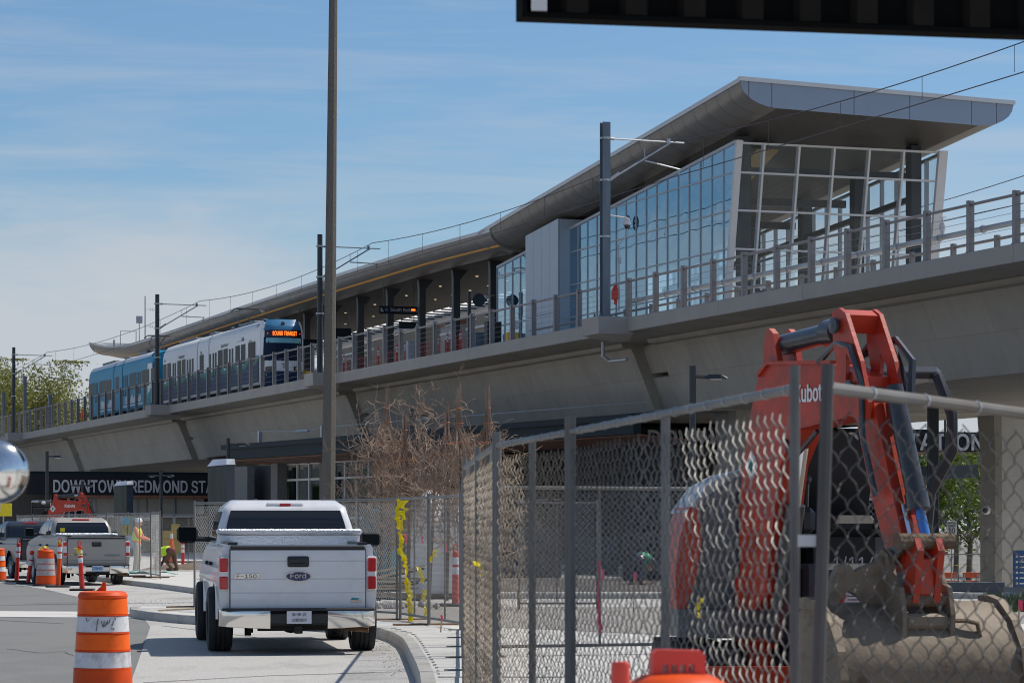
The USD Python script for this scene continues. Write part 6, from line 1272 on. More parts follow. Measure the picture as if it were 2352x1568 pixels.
    inn = [(x-.03, z-.02) for x, z in prof]; W = .70
    bk = obj('bucket', MB(Q).loft([[(x, y, z) for y in (-W, W)][::1]+[(xi, y, zi) for y in (W, -W)] for (x, z), (xi, zi) in zip(prof, inn)]), 'bucket_steel', t, 40)
    for sy in (-1, 1): obj('side_plate', plate(Q, prof+[(1.46, .26), (1.60, .7), (1.68, 1.02)], sy*W-.018, sy*W+.018), 'bucket_steel', bk, False); obj('side_cutter', plate(Q, [(1.68, 1.13), (1.78, 1.14), (1.92, 1.11), (2.08, .98), (2.19, .80), (2.225, .62), (2.18, .42), (2.14, .44), (2.17, .62), (2.14, .79), (2.04, .94), (1.90, 1.06), (1.7, 1.06)], sy*W-.03, sy*W+.03), 'bucket_steel', bk, False)
    for y in (-.20, .17): obj('bucket_ear', plate(Q, [(1.78, 1.05), (1.80, 1.40), (1.86, 1.45), (1.93, 1.42), (2.02, 1.22), (2.08, 1.20), (2.12, 1.02), (2.10, .70), (2.0, .8)], y, y+.035), 'bucket_steel', bk, False)
    obj('ear_bridge', MB(Q).cbox((2.06, 0, .98), (.10, .34, .10), .02), 'bucket_steel', bk, False)
    for i in range(5): y = -.6+i*.3; obj('tooth', MB(Q).hexa([(1.52, y-.05, .17), (1.52, y+.05, .17), (1.52, y+.05, .23), (1.52, y-.05, .23), (1.30, y-.03, .20), (1.30, y+.03, .20), (1.30, y+.03, .215), (1.30, y-.03, .215)]), 'bucket_steel', bk, False)
    th = obj('thumb', MB(Q@basis((1.86, 0, 0), (0, 1, 0), (0, 0, 1), (1, 0, 0))).prism([(-.62, 1.06), (-.60, 1.22), (-.54, 1.34), (-.47, 1.36), (-.42, 1.30), (-.36, 1.33), (-.24, 1.37), (-.16, 1.44), (-.16, 1.06), (-.30, 1.06), (-.38, 1.14), (-.47, 1.18), (-.53, 1.12), (-.56, 1.06)], -.03, .03), 'bucket_steel', t, False)
    obj('hook', MB(Q).path([(2.08, .21, .98), (2.10, .30, .98), (2.11, .38, .96), (2.11, .40, .88), (2.11, .34, .84)], .016, 6), 'mud', bk)
    m = MB(); rr = np.random.default_rng(3)
    for i in range(26):
        q = rr.uniform(0, 1, 3); m.ball(V(2.10+.06*q[0], -.32+.14*q[1], .62+.10*q[2]), rr.uniform(.012, .03), 1, Q)
    tag(obj('mud_clods', m, 'mud', bk, False), kind='stuff')
    return t, B
ex1, B1 = excavator('orange excavator with raised arm and wide bucket behind the near fence', (2.13, 21.0), math.atan2(-1, .05), (1.82, 20.3), math.atan2(-.91, .42))
c = (B1@V(.80, .70, 1.52, 1))[:3]; m = MB(); m.path([c+V(0, 0, .1), c+V(.02, -.02, -.05), c+V(-.01, -.01, -.22)], [.02, .035, .02], 6); single('work_gloves', m, 'refl_white', 'pale work glove hung in front of the operator seat of the near excavator', 'glove')
m = MB(); m.path([c+V(-.07, .02, .1), c+V(-.08, .0, -.02), c+V(-.06, .0, -.1)], [.015, .035, .02], 6); single('green_rag', m, 'green_cloth', 'bright green rag hung beside the glove on the near excavator', 'rag')
excavator('small looking orange excavator behind the fence at the far left', (-19.3, 115.6), math.atan2(-.9, .35), (-18.75, 115.0), math.atan2(-.10, 1), True)

# ================= people
def chain(bones, edge=.035):
    parts = []
    for a, ra, b, rb in bones:
        s1 = Mf.sphere(1, 14).scale([ra]*3 if np.isscalar(ra) else ra).translate(list(map(float, a))); s2 = Mf.sphere(1, 14).scale([rb]*3 if np.isscalar(rb) else rb).translate(list(map(float, b)))
        parts.append(Mf.batch_hull([s1, s2]))
    out = Mf.batch_boolean(parts, manifold3d.OpType.Add).refine_to_length(edge); q = out.to_mesh(); tmsh = trimesh.Trimesh(q.vert_properties[:, :3], q.tri_verts, process=True)
    trimesh.smoothing.filter_taubin(tmsh, iterations=8); return tmsh
def person(label, loc, rz, J, cloth, hat=None):
    "J: joints in the body's frame (x ahead, y left, z up)"
    t = thing('person', label, 'person', loc, rz); j = {k: np.array(v, float) for k, v in J.items()}
    bones = [(j['pelvis'], (.13, .16, .12), j['waist'], (.11, .145, .11)), (j['waist'], (.11, .145, .11), j['chest'], (.125, .18, .14)), (j['chest'], (.11, .17, .12), j['neck'], .058), (j['neck'], .055, j['head'], .06)]
    bones += [(j['head']+V(0, 0, -.04), .075, j['head']+V(.01, 0, .06), (.098, .078, .095)), (j['head']+V(.06, 0, -.045), .045, j['head']+V(.075, 0, -.005), .04), (j['head']+V(.10, 0, -.0), .014, j['head']+V(.108, 0, -.022), .018)]
    arms, legs, hands = [], [], []
    for s in ('l', 'r'):
        arms += [(j['sh'+s], .062, j['el'+s], .046), (j['el'+s], .045, j['wr'+s], .032)]
        w, d = j['wr'+s], unit(j['wr'+s]-j['el'+s]); hands += [(w, .03, w+d*.08, (.042, .03, .042))]
        for k in range(4): hands.append((w+d*.08+V(0, (k-1.5)*.02, 0), .010, w+d*(.155-.012*abs(k-1.3))+V(-.01, (k-1.5)*.022, -.012), .008))
        hands.append((w+d*.03+V(.02, 0, 0), .012, w+d*.085+V(.05, 0, 0), .009))
        legs += [(j['hip'+s], .088, j['kn'+s], .062), (j['kn'+s], .058, j['an'+s], .045)]; f = J.get('toe'+s); legs += [(j['an'+s]+V(0, 0, -.05), .045, np.array(f, float), .035)]
    obj('body', MB().tm(chain(bones+arms+hands+legs, .03)), 'skin', t, True, local=True)
    g = .014; gr = lambda B, k=g: [(a, np.array(ra)+k, b, np.array(rb)+k) for a, ra, b, rb in B]
    obj('shirt', MB().tm(chain(gr([bones[0]])+gr(bones[1:2])+gr([(j['chest'], (.115, .175, .13), j['chest']+(j['neck']-j['chest'])*.55, .08)])+gr(arms if cloth.get('long') else [arms[0], arms[2]]), .03)), cloth['shirt'], t, True, local=True)
    obj('vest', MB().tm(chain(gr(bones[1:2], .028)+gr([(j['chest'], (.115, .175, .13), j['chest']+(j['neck']-j['chest'])*.5, .085)], .028), .03)), cloth['vest'], t, True, local=True)
    tl = []
    for i, s in enumerate(('l', 'r')): tl += gr(legs[3*i:3*i+2], .016)
    obj('trousers', MB().tm(chain(gr([(j['pelvis']+V(0, 0, -.02), (.13, .16, .11), j['pelvis']+(j['waist']-j['pelvis'])*.5, (.115, .15, .10))], .018)+tl, .03)), cloth['trousers'], t, True, local=True)
    obj('boots', MB().tm(chain(gr([legs[2], legs[5]], .012), .03)), 'trouser_brown', t, True, local=True)
    if hat:
        M = trans(j['head']+V(.0, 0, .045)); obj('hard_hat', MB(M).lathe([(.15, -.005), (.118, .0), (.115, .05), (.09, .10), (.05, .122), (0, .128)], 18), hat, t, local=True)
    return t
bend = dict(pelvis=(0, 0, .66), waist=(.18, 0, .72), chest=(.40, .0, .66), neck=(.56, 0, .56), head=(.66, 0, .45), shl=(.44, .19, .62), shr=(.44, -.19, .62), ell=(.50, .26, .36), elr=(.52, -.24, .36), wrl=(.58, .16, .15), wrr=(.62, -.14, .15),
            hipl=(0, .10, .62), hipr=(0, -.10, .62), knl=(.14, .16, .34), knr=(-.02, -.14, .33), anl=(-.10, .16, .09), anr=(-.12, -.14, .09), toel=(.08, .17, .04), toer=(.06, -.15, .04))
c = px(395, 1310, 99); person('person in lime vest and maroon shirt bending down over the dug soil', (c[0], c[1], .13), math.radians(150), bend, dict(shirt='shirt_maroon', vest='vest_lime', trousers='trouser_brown', long=True), 'hard_hat')
def standing(reach): return dict(pelvis=(0, 0, .95), waist=(.0, 0, 1.1), chest=(.02, 0, 1.32), neck=(.03, 0, 1.52), head=(.07, 0, 1.64), shl=(.02, .2, 1.44), shr=(.02, -.2, 1.44), ell=(.12, .27, 1.18), elr=(.14, -.26, 1.18), wrl=(.36, .2, 1.10), wrr=(.38, -.16, 1.12),
    hipl=(0, .10, .92), hipr=(0, -.10, .92), knl=(.04, .12, .5), knr=(.02, -.12, .5), anl=(-.02, .13, .09), anr=(-.04, -.13, .09), toel=(.16, .14, .04), toer=(.14, -.14, .04))
c = px(314, 0, 92); person('person in orange and lime vest with white hard hat behind the fence', (c[0], c[1], .13), math.radians(-10), standing(1), dict(shirt='vest_orange', vest='vest_lime', trousers='cream_panel', long=True), 'hard_hat')
c = px(1466, 0, 74); person('person in green vest bending low far behind the near fence', (c[0], c[1], .13), math.radians(60), bend, dict(shirt='pylon_blue', vest='green_cloth', trousers='pylon_blue', long=True), 'cap_red')
m = MB(); rr = np.random.default_rng(8); cc = px(398, 1305, 101)
pts = rr.uniform(-1, 1, (420, 2)); 
g = np.array([[(cc[0]-1.2+3.2*i/30, cc[1]-1.0+2.2*k/14, 0) for i in range(31)] for k in range(15)]); g[..., 2] = .125+.26*np.clip(1-((g[..., 0]-cc[0]-.5)/1.7)**2-((g[..., 1]-cc[1]-.2)/1.2)**2, 0, 1)*(.4+1.1*meshkit.fbm(g*2.2, 4, 3))
single('soil_pile', m.grid(g), 'dirt', 'heap of dark dug soil under the bending worker', 'soil', kind='stuff')
# ================= trees
def leafy(name, label, base, H, R, n, leafm, seed, trunk_r=.18, z0=.25, size=.22, group=None, dens=1.0):
    rg = np.random.default_rng(seed); b = np.array(base, float); t = thing(name, label, 'tree', b, 0, group)
    tk = MB(); tk.path([b, b+V(.1, 0, H*.3), b+V(-.1, .1, H*.6), b+V(.05, 0, H*.9)], [trunk_r, trunk_r*.8, trunk_r*.5, trunk_r*.15], 7)
    tips = []
    for i in range(16):
        z = H*rg.uniform(z0, .8); a = rg.uniform(0, 2*PI); L = R*rg.uniform(.6, 1.05)*(1-.45*(z/H)); p0 = b+V(0, 0, z); p1 = p0+V(L*.5*math.cos(a), L*.5*math.sin(a), L*.45); p2 = p0+V(L*math.cos(a), L*math.sin(a), L*rg.uniform(.7, 1.2))
        tk.path([p0, p1, p2], [trunk_r*.35, trunk_r*.2, .015], 5); tips += [p1, p2, (p1+p2)/2]
    obj('trunk', tk, 'bark', t)
    tips += [b+V(0, 0, H*k) for k in (.7, .85, .95)]; tips = np.array(tips)
    cl = tips[rg.integers(0, len(tips), 70)]+rg.normal(0, R*.16, (70, 3)); cr = rg.uniform(.10, .24, 70)*R
    k = rg.integers(0, 70, n); c = cl[k]+rg.normal(0, 1, (n, 3))*cr[k][:, None]*.8; c[:, 2] = np.clip(c[:, 2], b[2]+H*z0*.6, b[2]+H*1.06)
    s = size*rg.uniform(.5, 1.2, n); u = rg.normal(0, 1, (n, 3)); u /= np.linalg.norm(u, axis=1)[:, None]; w = np.cross(u, rg.normal(0, 1, (n, 3))); w /= np.linalg.norm(w, axis=1)[:, None]
    v = np.stack([c-u*s[:, None]*.5, c+w*s[:, None]*.28, c+u*s[:, None]*.5, c-w*s[:, None]*.28], 1).reshape(-1, 3); f = np.arange(4*n).reshape(-1, 4)
    obj('crown', MB().add(v, f), leafm, t, False); return t
for i, (u, Y, vt, R) in enumerate(((-30, 300, 852, 6.5), (62, 285, 852, 6.2), (128, 300, 868, 5.2), (170, 290, 884, 4.6), (212, 305, 892, 4.6), (10, 330, 845, 6.0), (100, 335, 872, 6))):
    c = px(u, vt, Y); leafy('spring_tree', ['yellow green tree cut by the left edge behind the viaduct', 'tallest yellow green tree at the left behind the viaduct railing', 'yellow green tree just right of the tallest one', 'small yellow green tree behind the grey steel posts', 'yellow green tree half hidden by the blue train', 'pale tree at the back left behind the catenary mast', 'pale tree at the back between two greener ones'][i], (c[0], c[1], -1), c[2]+1, R, 13000, 'leaf_spring', 30+i, .28, .2, .33, 'trees beyond the viaduct')
for i, (u, Y, vt, R, mt, base) in enumerate(((2150, 168, 1020, 4.2, 'leaf_green', -1.6), (2225, 175, 1030, 4.2, 'leaf_green', -1.6), (2060, 185, 1060, 4.0, 'leaf_dark', -1.6), (2290, 190, 1035, 4.5, 'leaf_green', -1.6), (2195, 200, 1015, 5, 'leaf_dark', -1.6))):
    c = px(u, vt, Y); leafy('green_tree', ['bright green tree just right of the steel column', 'bright green tree beside the concrete pier at the right', 'dark green tree behind the excavator arm', 'green tree behind the concrete pier', 'dark tree at the back of the gap at the right'][i], (c[0], c[1], base), c[2]-base, R, 4200, mt, 50+i, .2, .25, .34, 'trees seen under the station')
for i, (u, Y, vt) in enumerate(((700, 190, 1085), (800, 186, 1082), (880, 192, 1090))):
    c = px(u, vt, Y); leafy('young_tree', ['green tree seen through the pavilion windows, leftmost', 'green tree seen through the pavilion windows, middle one', 'green tree seen through the pavilion windows, rightmost'][i], (c[0], c[1], 0), c[2], 2.6, 2500, 'leaf_green', 70+i, .12, .2, .26)
# bare nursery trees with tied up twigs
def bare(label, base, H, seed, spread, tied):
    spread *= 1.3
    rg = np.random.default_rng(seed); t = thing('bare_tree', label, 'tree', base, 0, 'bare nursery trees stored behind the fence'); b = np.array(base, float); tk, tw = MB(), MB(); top = b+V(rg.uniform(-.15, .15), 0, H)
    tk.path([b, b+(top-b)*.4+V(.04, 0, 0), b+(top-b)*.8, top], [.05, .036, .016, .004], 6); obj('trunk', tk, 'bark', t)
    def grow(p, d, L, r, lev):
        n = 6; pts = [p]; curl = rg.normal(0, .30, 3)
        for i in range(n):
            d = unit(d+(V(0, 0, .10)+curl*.8+rg.normal(0, .22, 3))*.45); pts.append(pts[-1]+d*L/n)
        tw.path(pts, np.linspace(r, r*.5, n+1), 3, cap=False)
        if lev < 3:
            for k in range(int(rg.integers(5, 9)) if lev == 1 else int(rg.integers(2, 5))):
                i = int(rg.integers(1, n+1)); dd = unit(d+rg.normal(0, .8, 3)); grow(pts[i], dd, L*rg.uniform(.3, .6), max(r*.62, .006), lev+1)
    nb = 22 if tied else 24
    for i in range(nb):
        z = H*rg.uniform(.20, .86 if not tied else .72); a = rg.uniform(0, 2*PI); e = rg.uniform(.2, 1.1); grow(b+(top-b)*(z/H), unit(V(math.cos(a), math.sin(a), e)), spread*rg.uniform(.5, 1.0)*(1.12-.7*z/H), .014, 1)
    if tied:     # long shoots drawn together towards the top
        for i in range(38):
            a = rg.uniform(0, 2*PI); r0 = rg.uniform(.05, .62)*spread; k = rg.uniform(.01, .05); zz = rg.uniform(.25, .5)
            pts = [b+V(r0*.5*math.cos(a), r0*.5*math.sin(a), H*zz), b+V(r0*math.cos(a), r0*math.sin(a), H*(zz+.14))+rg.normal(0, .08, 3), b+V(r0*.62*math.cos(a+.3), r0*.62*math.sin(a+.3), H*.70)+rg.normal(0, .05, 3), V(top[0]+k*2.2*math.cos(a), top[1]+k*2.2*math.sin(a), b[2]+H*.82), V(top[0]+k*math.cos(a), top[1]+k*math.sin(a), b[2]+H*.90), V(top[0]+1.6*k*math.cos(a), top[1]+1.6*k*math.sin(a), b[2]+H*rg.uniform(.91, 1.03))]
            tw.path(pts, [.007, .0075, .0065, .0055, .005, .003], 3, cap=False)
        m = MB()
        for z, r in ((.90, .055), (.83, .10), (.74, .24)): m.path([V(top[0]+r*math.cos(a), top[1]+r*math.sin(a), b[2]+H*z+.05*a/6) for a in np.linspace(0, 2*PI, 12)], .008, 4)
        obj('twine', m, 'twine', t)
    obj('twigs', tw, 'twig', t, False); return t
BT = [(893, 58, 893, 1.5, True, 'bare tree with a thin bundled top at the left of the group'), (1060, 55, 893, 1.05, True, 'bare bundled tree with a pointed tied top, right of the lamp'), (1117, 56, 893, .95, True, 'bare bundled tree at the right end of the group'), (985, 60, 866, 1.5, False, 'tall loose bare tree in the middle of the group'), (938, 57, 950, 1.35, True, 'low bare tree in front of the lamp post'), (1025, 57, 930, 1.25, True, 'dense bare tree between middle and right of the group'), (1140, 60, 960, 1.0, False, 'small bare tree behind the fence post at the right of the group'), (870, 57, 990, 1.5, False, 'wide loose low bare tree at the far left of the group')]
for i, (u, Y, vt, sp, td, lab) in enumerate(BT): c = px(u, vt, Y); bare(lab, (c[0], c[1], .13), c[2]-.13, 90+i, sp, td)

# ================= site clutter
def box_thing(name, label, cat, c, d, mt, rz=0.0, ch=.01): return single(name, MB(trans(c)@rotz(rz)).cbox((0, 0, d[2]/2), d, ch), mt, label, cat, smooth=False)
c = px(1033, 0, 76); t = thing('portable_toilet', 'blue portable toilet with grey door behind the taped fence', 'portable toilet', (c[0], c[1], .13), .1)
obj('cabin', MB().cbox((0, 0, .85), (1.12, 1.15, 1.70), .03), 'toilet_blue', t, False, local=True); obj('roof', MB().cbox((0, 0, 1.74), (1.16, 1.18, .10), .04), 'toilet_blue', t, 30, local=True)
d = obj('door', MB().cbox((-.18, -.59, .85), (.40, .03, 1.5), .01), 'galv', t, False, local=True); obj('vent', MB().cbox((.3, -.585, 1.58), (.4, .02, .10), .005), 'black_plastic', t, False, local=True)
sg = obj('sign', MB().cbox((.32, -.60, 1.25), (.42, .015, .42), .004), 'sign_white', t, False, local=True); m = MB()
for k in range(3): m.bb(.15, -.612, 1.11+.12*k, .49, -.608, 1.16+.12*k)
obj('print', m, 'mesh_red', sg, False, local=True)
c = px(872, 0, 66); t = thing('tank', 'teal upright tank seen through the fence right of the white pickup', 'tank', (c[0], c[1], .13)); obj('shell', MB().lathe([(0, .15), (.42, .15), (.42, 1.75), (.36, 1.88), (0, 1.92)], 24), 'teal_tank', t, local=True); obj('skid', MB().cbox((0, 0, .08), (1, 1, .14), .02), 'black_steel', t, False, local=True)
for i, u in enumerate((985, 1043)): c = px(u, 1128, 64); single('white_cover', MB(trans(c[0], c[1], .13)).ball((0, 0, 1.45), (.50, .8, .88-.1*i), 3).lathe([(0, 0), (.48, 0), (.5, 1.4), (0, 1.45)], 16), 'tarp', ['white wrapped bundle behind the bare trees, left one', 'white wrapped bundle behind the bare trees, right one'][i], 'bundle')
lum = thing('lumber_pile', 'pile of old boards behind the fence right of the white pickup', 'lumber pile', (*px(890, 0, 56)[:2], .13)); rr = random.Random(2); c = px(890, 0, 56)
for i in range(12): a = rr.uniform(-.4, .5); o = V(c[0]+rr.uniform(-.2, .2), c[1]+rr.uniform(-.4, .4), .20+.05*i); e = V(math.cos(a), .3*math.sin(a), .25*rr.uniform(-.3, 1))*.65; obj('board', MB().bar(o-e, o+e, .14, .035), 'lumber' if i % 3 else 'black_plastic', lum, False)
m = MB(); rr = np.random.default_rng(6); c0 = px(905, 1395, 52)
for i in range(40): m.ball(V(c0[0]+rr.normal(0, .45), c0[1]+rr.normal(0, .5), .16), rr.uniform(.03, .11, 3), 1)
single('rubble', m, 'gravel', 'loose rubble on the pavement behind the fence right of the white pickup', 'rubble', kind='stuff')
for i, (u, v, hh) in enumerate(((1378, 1456, .9), (2338, 1462, .5), (1455, 1405, .7), (1012, 1452, .25))):
    q = gp(u, v); k = (EYE-.14)*FPX/(v-HOR); q = px(u, v, k); t = thing('marker_stake', ['tall stake with red flag seen through the near fence', 'small red flag stake on the dirt at the right edge', 'pair of wooden stakes beyond the near fence', 'low pink marker on the pavement by the taped fence'][i], 'stake', q); obj('stake', MB().bar(q, q+V(.02, 0, hh), .03, .02), 'lumber', t, False); fs_ = .35 if i == 3 else .7; obj('flag', MB().slab([q+V(0, -.02, hh-.18*fs_), q+V(.08*fs_, -.03, hh-.22*fs_), q+V(.09*fs_, -.02, hh-.02), q+V(0, -.02, hh)], .004), 'pink_flag', t, False)
# posters on the far fence
for i, (u0, u1, v0, v1, Y, mt, lab) in enumerate(((278, 301, 1184, 1228, 84.9, 'poster_gold', 'tall picture poster on the fence behind the silver pickup'), (301, 303, 1184, 1228, 84.8, 'poster_sky', 'blue edge strip of the picture poster'), (279, 288, 1230, 1262, 84.9, 'sign_white', 'white notice below the picture poster'), (288, 303, 1229, 1258, 84.8, 'pylon_cap', 'blue grey notice beside the white notice'))):
    fy = lambda u: 21.12/((u-UC)/FPX+.378)-.10-.02*i
    a, b = px(u0, v1, fy(u0)), px(u1, v0, fy(u1)); t = thing('poster', lab, 'poster', a); obj('sheet', MB().slab([V(a[0], a[1], a[2]), V(b[0], b[1], a[2]), V(b[0], b[1], b[2]), V(a[0], a[1], b[2])], .012), mt, t, False)
    if i == 2:
        m = MB()
        for k in range(4): m.bar(a+(b-a)*V(.15, .15, 0)+V(0, -.02, .1+.08*k), a+(b-a)*V(.8, .8, 0)+V(0, -.02, .1+.08*k), .006, .03)
        obj('print', m, 'mesh_red', t, False)
    if i == 3:
        m = MB(); m.bar(a+(b-a)*V(.45, .45, 0)+V(0, -.02, .19), a+(b-a)*V(.85, .85, 0)+V(0, -.02, .19), .006, .14); obj('print', m, 'sign_white', t, False)
    if i == 0: obj('figure_print', MB().bar(a+(b-a)*V(.08, .08, 0)+V(0, -.02, (b-a)[2]*.75), a+(b-a)*V(.92, .92, 0)+V(0, -.02, (b-a)[2]*.75), .006, (b-a)[2]*.4), 'poster_sky', t, False)
m = MB(); c = px(330, 1322, 87); g = np.array([[(c[0]-.9+1.9*i/16, c[1]-.4+.9*k/8, 0) for i in range(17)] for k in range(9)]); g[..., 2] = .14+.22*meshkit.fbm(g*3, 3, 5); single('netting_heap', m.grid(g), 'teal_net', 'crumpled teal netting on the pavement behind the fence', 'netting', kind='stuff')
c = px(320, 1183, 118); t = thing('direction_sign', 'dark station sign board with small white lettering behind the fence', 'sign', c)
obj('board', MB().cbox(c+V(0, 0, -.12), (1.9, .06, .30), .01), 'pylon_blue', t, False); m = MB(); m.text('Downtown Redmond', .16, c+V(-.80, -.04, -.20), (1, 0, 0), (0, 0, 1), .004, width=1.6); obj('lettering', m, 'sign_letter', t, False); 
for x in (-.8, .8): obj('post', MB().tube(V(c[0]+x, c[1]+.05, .1), c+V(x, .05, -.1), .03, 6), 'black_steel', t)
# right hand side under the station
c = px(2186, 1212, 128); t = thing('speed_sign', 'white speed limit 10 sign in the gap at the right', 'sign', V(c[0], c[1], -1.6)); obj('board', MB().cbox(c, (.46, .02, .62), .008), 'sign_white', t, False); m = MB()
m.text('SPEED', .085, c+V(-.17, -.02, .19), (1, 0, 0), (0, 0, 1), .004, True, width=.34); m.text('LIMIT', .085, c+V(-.15, -.02, .06), (1, 0, 0), (0, 0, 1), .004, True, width=.30); m.text('10', .24, c+V(-.15, -.02, -.24), (1, 0, 0), (0, 0, 1), .004, True, width=.30); obj('lettering', m, 'scuff', t, False); obj('post', MB().tube(V(c[0], c[1]+.04, -1.6), c+V(0, .04, .2), .035, 6), 'galv', t)
a, b = px(2140, 0, 145), px(2262, 0, 145)
t = thing('chain_link_fence', 'far chain link panel behind the orange barriers at the right', 'fence', (a[0], a[1], -1.62), 0); W = b[0]-a[0]; H = 1.9
for x in (0, W/2, W): obj('post', MB().tube((x, 0, 0), (x, 0, H), .03, 6), 'wire_zinc', t, local=True)
obj('top_rail', MB().tube((0, 0, H), (W, 0, H), .03, 6), 'wire_zinc', t, local=True); mm = chain_mesh(W, H, 0, False); tag(obj('wire_mesh', MB().add(np.vstack(mm.v), np.vstack(mm.f)), 'wire_zinc', t, False, local=True), kind='stuff')
for i, (u, w) in enumerate(((2173, 2.2), (2232, 1.8))):
    c = px(u, 1334, 140); t = thing('road_barrier', ['orange barrier with amber lamp at the right, left one', 'orange barrier beside the pier at the right'][i], 'barrier', (c[0], c[1], -1.65)); 
    for z in (.55, .95): obj('board', MB().cbox((0, 0, z), (w*.5, .05, .26), .01), 'orange_barrier', t, False, local=True)
    obj('white_panel', MB().cbox((0, -.03, .55), (w*.4, .03, .12), .004), 'refl_white', t, False, local=True)
    for x in (-.4, .4): obj('leg', MB().cbox((x*w*.5, 0, .5), (.06, .08, 1.0), .01), 'galv', t, False, local=True)
    if i == 0: obj('amber_lamp', MB().lathe([(0, -.0), (.12, 0), (.12, .06), (0, .07)], 12, basis((-.25, -.03, 1.22), (1, 0, 0), (0, 0, 1), (0, -1, 0))), 'yellow_lamp', t, local=True)
ribbon('caution_tape', [px(2165, 1294, 139.5), px(2205, 1298, 139.5), px(2252, 1300, 139.5)], .1, 'yellow_tape', 'yellow tape strung along the orange barriers at the right', seed=31)
c0, c1 = px(2128, 1336, 60), px(2305, 1336, 60)
t = thing('steel_bench', 'blue grey square steel frame bench behind the bucket', 'bench', V((c0[0]+c1[0])/2, 60, .13)); obj('beam', MB().cbox(((c0[0]+c1[0])/2, 60, .36), (c1[0]-c0[0], .35, .20), .015), 'bench_blue', t, False)
for x in (c0[0]+.15, c1[0]-.18): obj('leg', MB().cbox((x, 60, .12), (.36, .34, .46), .012), 'bench_blue', t, False)
for i, (u0, u1, vt, Y, h) in enumerate(((2230, 2330, 1362, 72, .5), (2300, 2370, 1348, 78, .6), (2140, 2250, 1376, 66, .25), (2315, 2400, 1365, 66, .45))):
    a, b = px(u0, vt, Y), px(u1, vt, Y); single('seat_wall', MB().cbox(((a[0]+b[0])/2, Y, a[2]-h/2), (b[0]-a[0], .9, h), .03), 'edge_concrete', ['pale concrete seat block behind the steel frame', 'pale concrete block at the right edge, higher one', 'low concrete block below the steel frame', 'pale concrete block at the right edge, lower one'][i], 'seat wall', smooth=False)
gq = [tuple(px(u, v, (EYE-.13)*FPX/(v-HOR))[:2]) for u, v in ((2226, 1438), (2420, 1432), (2420, 1470), (2240, 1466))]
struct('pavement_strip', MB().prism(gq, .13, .145), 'concrete_walk')
m = MB(); rr = np.random.default_rng(9)
for i in range(260):
    q = px(rr.uniform(2255, 2370), 0, 1)[0]; Y = rr.uniform(49, 54); x = (rr.uniform(2255, 2375)-UC)/FPX*Y; a = rr.uniform(0, 2*PI); h = rr.uniform(.12, .3); m.add([(x-.03, Y, .14), (x+.03, Y, .14), (x+.08*math.cos(a), Y+.08*math.sin(a), .14+h)], [[0, 1, 2]])
single('ground_plants', m, 'leaf_dark', 'low dark planting behind the bucket at the right edge', 'plants', kind='stuff')
c = px(2344, 1308, 105); t = thing('wayfinding_sign', 'blue sign with white arrows beside the pier at the right edge', 'sign', V(c[0], c[1], -.9)); obj('board', MB().cbox(c, (.55, .06, 1.45), .01), 'blue_print', t, False); m = MB()
for k in range(6): m.box(c+V(-.14, -.035, .5-.2*k), (.08, .006, .08)).box(c+V(.08, -.035, .5-.2*k), (.24, .006, .05))
obj('print', m, 'white_print', t, False); obj('post', MB().tube(V(c[0], c[1]+.05, -1), c+V(0, .05, 0), .04, 6), 'galv', t)
c = px(2262, 1171, 108); t = thing('dome_camera', 'white dome camera on the concrete pier at the right', 'camera', c); obj('housing', MB().ball(c+V(.05, 0, 0), (.17, .17, .17), 2), 'frame_white', t); obj('lens', MB().ball(c+V(-.0, -.12, -.02), .11, 2), 'black_gloss', t); obj('bracket', MB().tube(c+V(.05, 0, .02), c+V(.25, .6, .05), .04, 6), 'galv', t)
c = px(2090, 1062, 100); m = MB(trans(c)); t = thing('overhead_duct', 'dark teal beam crossing the gap at the right', 'beam', c); a, b = px(2100, 1088, 118), px(2240, 1081, 121); obj('beam', MB().bar(a, b, .3, .55), 'teal_fascia', t, False); obj('hanger', MB().tube((a+b)/2, (a+b)/2+V(0, 0, 2.9), .05, 6), 'black_steel', t)
# ================= metal canopy edge overhead and truck mirror at the left
t = thing('metal_canopy', 'dark ribbed underside of a metal canopy edge crossing the top right', 'canopy', (1.2, 9.2, 3.2))
Yc = 9.0; xa = px(1202, 0, Yc)[0]; za = px(0, 41, Yc)[2]; e = unit(V(1, .20, 0)); nrm = V(-e[1], e[0], 0); o = V(xa, Yc, za)
obj('sheet', MB().loft([[o+e*s+nrm*y+V(0, 0, z) for y, z in ((0, .01), (.05, .01), (.05, 1.3), (0, 1.3))] for s in (0, 5.0)]), 'deck_black', t, False)
for i in range(26):
    a = i*.193+.12; obj('rib', MB().loft([[o+e*(a+x)+nrm*y+V(0, 0, z) for x, y in ((0, .0), (.014, -.035), (.082, -.035), (.096, .0))] for z in (.015, 1.3)]), 'deck_brown', t, False)
obj('edge_strip', MB().loft([[o+e*s+nrm*y+V(0, 0, z) for y, z in ((-.04, -.005), (.055, -.005), (.055, .012), (-.04, .012))] for s in (-.01, 5.0)]), 'deck_black', t, False)
obj('end_cap', MB().loft([[o+e*x+nrm*y+V(0, 0, z) for x, y in ((-.012, -.042), (.004, -.042), (.004, .06), (-.012, .06))] for z in (-.004, 1.3)]), 'deck_black', t, False)
obj('end_bracket', MB().box(o+e*.045+nrm*-.03+V(0, 0, .06), (.05, .04, .09)), 'frame_white', t, False)
obj('roof_sheet', MB().loft([[o+e*s+nrm*y+V(0, 0, z) for y, z in ((.06, 1.2), (3.0, 1.35), (3.0, 1.4), (.06, 1.3))] for s in (0, 5.0)]), 'deck_black', t, False)
obj('support_post', MB().tube(V(*(o+e*4.4+nrm*.4)[:2], 0), o+e*4.4+nrm*.4+V(0, 0, 1.25), .08, 10), 'deck_black', t)
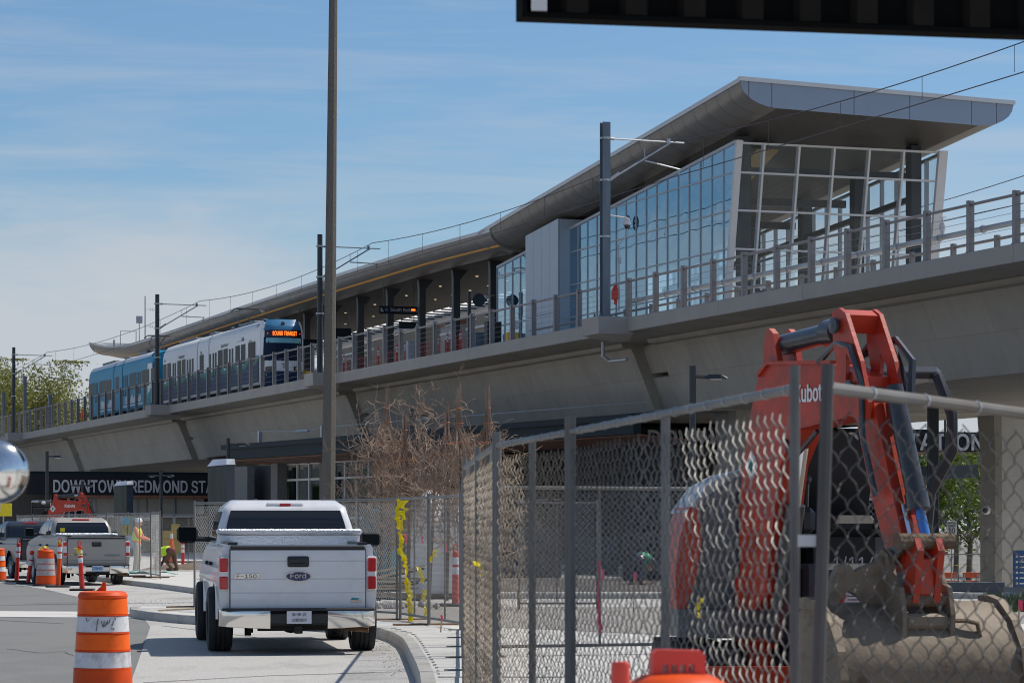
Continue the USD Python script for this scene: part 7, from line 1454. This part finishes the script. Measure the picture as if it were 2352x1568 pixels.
c = px(-6, 1084, 8.0); t = thing('truck_mirror', 'round chrome truck mirror cut by the left edge', 'mirror', c)
M = basis(c, unit(V(.95, .3, 0)), V(0, 0, 1), unit(V(.3, -.95, 0)))
obj('housing', MB(M).lathe([(.0, -.075), (.045, -.07), (.075, -.045), (.086, -.01), (.089, .008), (.087, .016), (.084, .020)], 32), 'chrome', t, 60)
obj('mirror_glass', MB(M).lathe([(.084, .019), (.074, .032), (.055, .044), (.028, .053), (0, .056)], 32), 'chrome', t, 60)
obj('arm', MB().path([c+V(-.01, .06, -.02), c+V(-.02, .07, -.10), c+V(-.03, .05, -.2), c+V(-.30, -.1, -.2), c+V(-1.1, -.6, -.3)], .016, 8), 'galv', t)
vb = thing('parked_truck', 'truck front just beyond the left edge that carries the round mirror', 'truck', (-3.2, 8.3, 0)); obj('body', MB().cbox((-3.3, 7.2, .95), (1.7, 4.4, .9), .2), 'paint_white', vb, 30)

for i, (u0, u1, Y, h, mt, lab) in enumerate(((1150, 1290, 84, 1.5, 'exc_grey', 'dark stack of wrapped material left of centre behind the near fence'), (1310, 1420, 90, 1.2, 'bench_blue', 'low dark site box in the middle behind the near fence'), (1430, 1545, 80, 1.35, 'brick_dark', 'dark crate stack beside the green vest worker'), (1000, 1130, 92, 1.3, 'exc_grey', 'dark crate behind the portable toilet'))):
    a, b = px(u0, 0, Y), px(u1, 0, Y); w = b[0]-a[0]; t = thing('site_crate', lab, 'crate', ((a[0]+b[0])/2, Y, .12)); n = max(2, int(w/.8))
    for k in range(n):
        for q in range(2): obj('crate_box', MB().cbox((-w/2+w*(k+.5)/n, 0, h*(q+.5)/2), (w/n-.03, .9, h/2-.03), .02), mt, t, False, local=True)

# grit and small stones swept along the gutter and the mouth of the side road
rr = np.random.default_rng(21); m = MB()
for i in range(520):
    k = rr.uniform(0, 1)
    if i < 300: q = gp(rr.uniform(290, 445), rr.normal(1381, 7))
    else: q = gp(860+60*k+rr.normal(0, 12)-8, 1462+95*k*k+rr.normal(0, 4))
    s = rr.uniform(.004, .013); a = rr.uniform(0, 2*PI); p = np.array([(math.cos(a+t), math.sin(a+t), 0) for t in (0, 2.1, 4.2)])*s
    v = np.vstack([p, [(0, 0, s*rr.uniform(.6, 1.2))]])+V(q[0], q[1], .005); m.add(v, [[0, 2, 1], [0, 1, 3], [1, 2, 3], [2, 0, 3]])
single('grit', m, 'gravel', 'small stones and grit scattered on the concrete near the kerb', 'grit', kind='stuff', smooth=False)
rr = np.random.default_rng(5)
for k, (pts, w) in enumerate((([(20, 1490), (90, 1500), (150, 1496), (172, 1506)], .009)  ,)):
    q = np.array([gp(*p) for p in pts]); t = np.linspace(0, 1, 18); d0 = np.linspace(0, 1, len(q)); z = np.stack([np.interp(t, d0, q[:, i]) for i in (0, 1)], 1)+rr.normal(0, .02, (18, 2)); m = MB()
    for a, b in zip(z[:-1], z[1:]): m.prism(strip(a, b, w*rr.uniform(.6, 1.2), 0), .0045, .0086)
    struct('road_crack', m, 'joint')
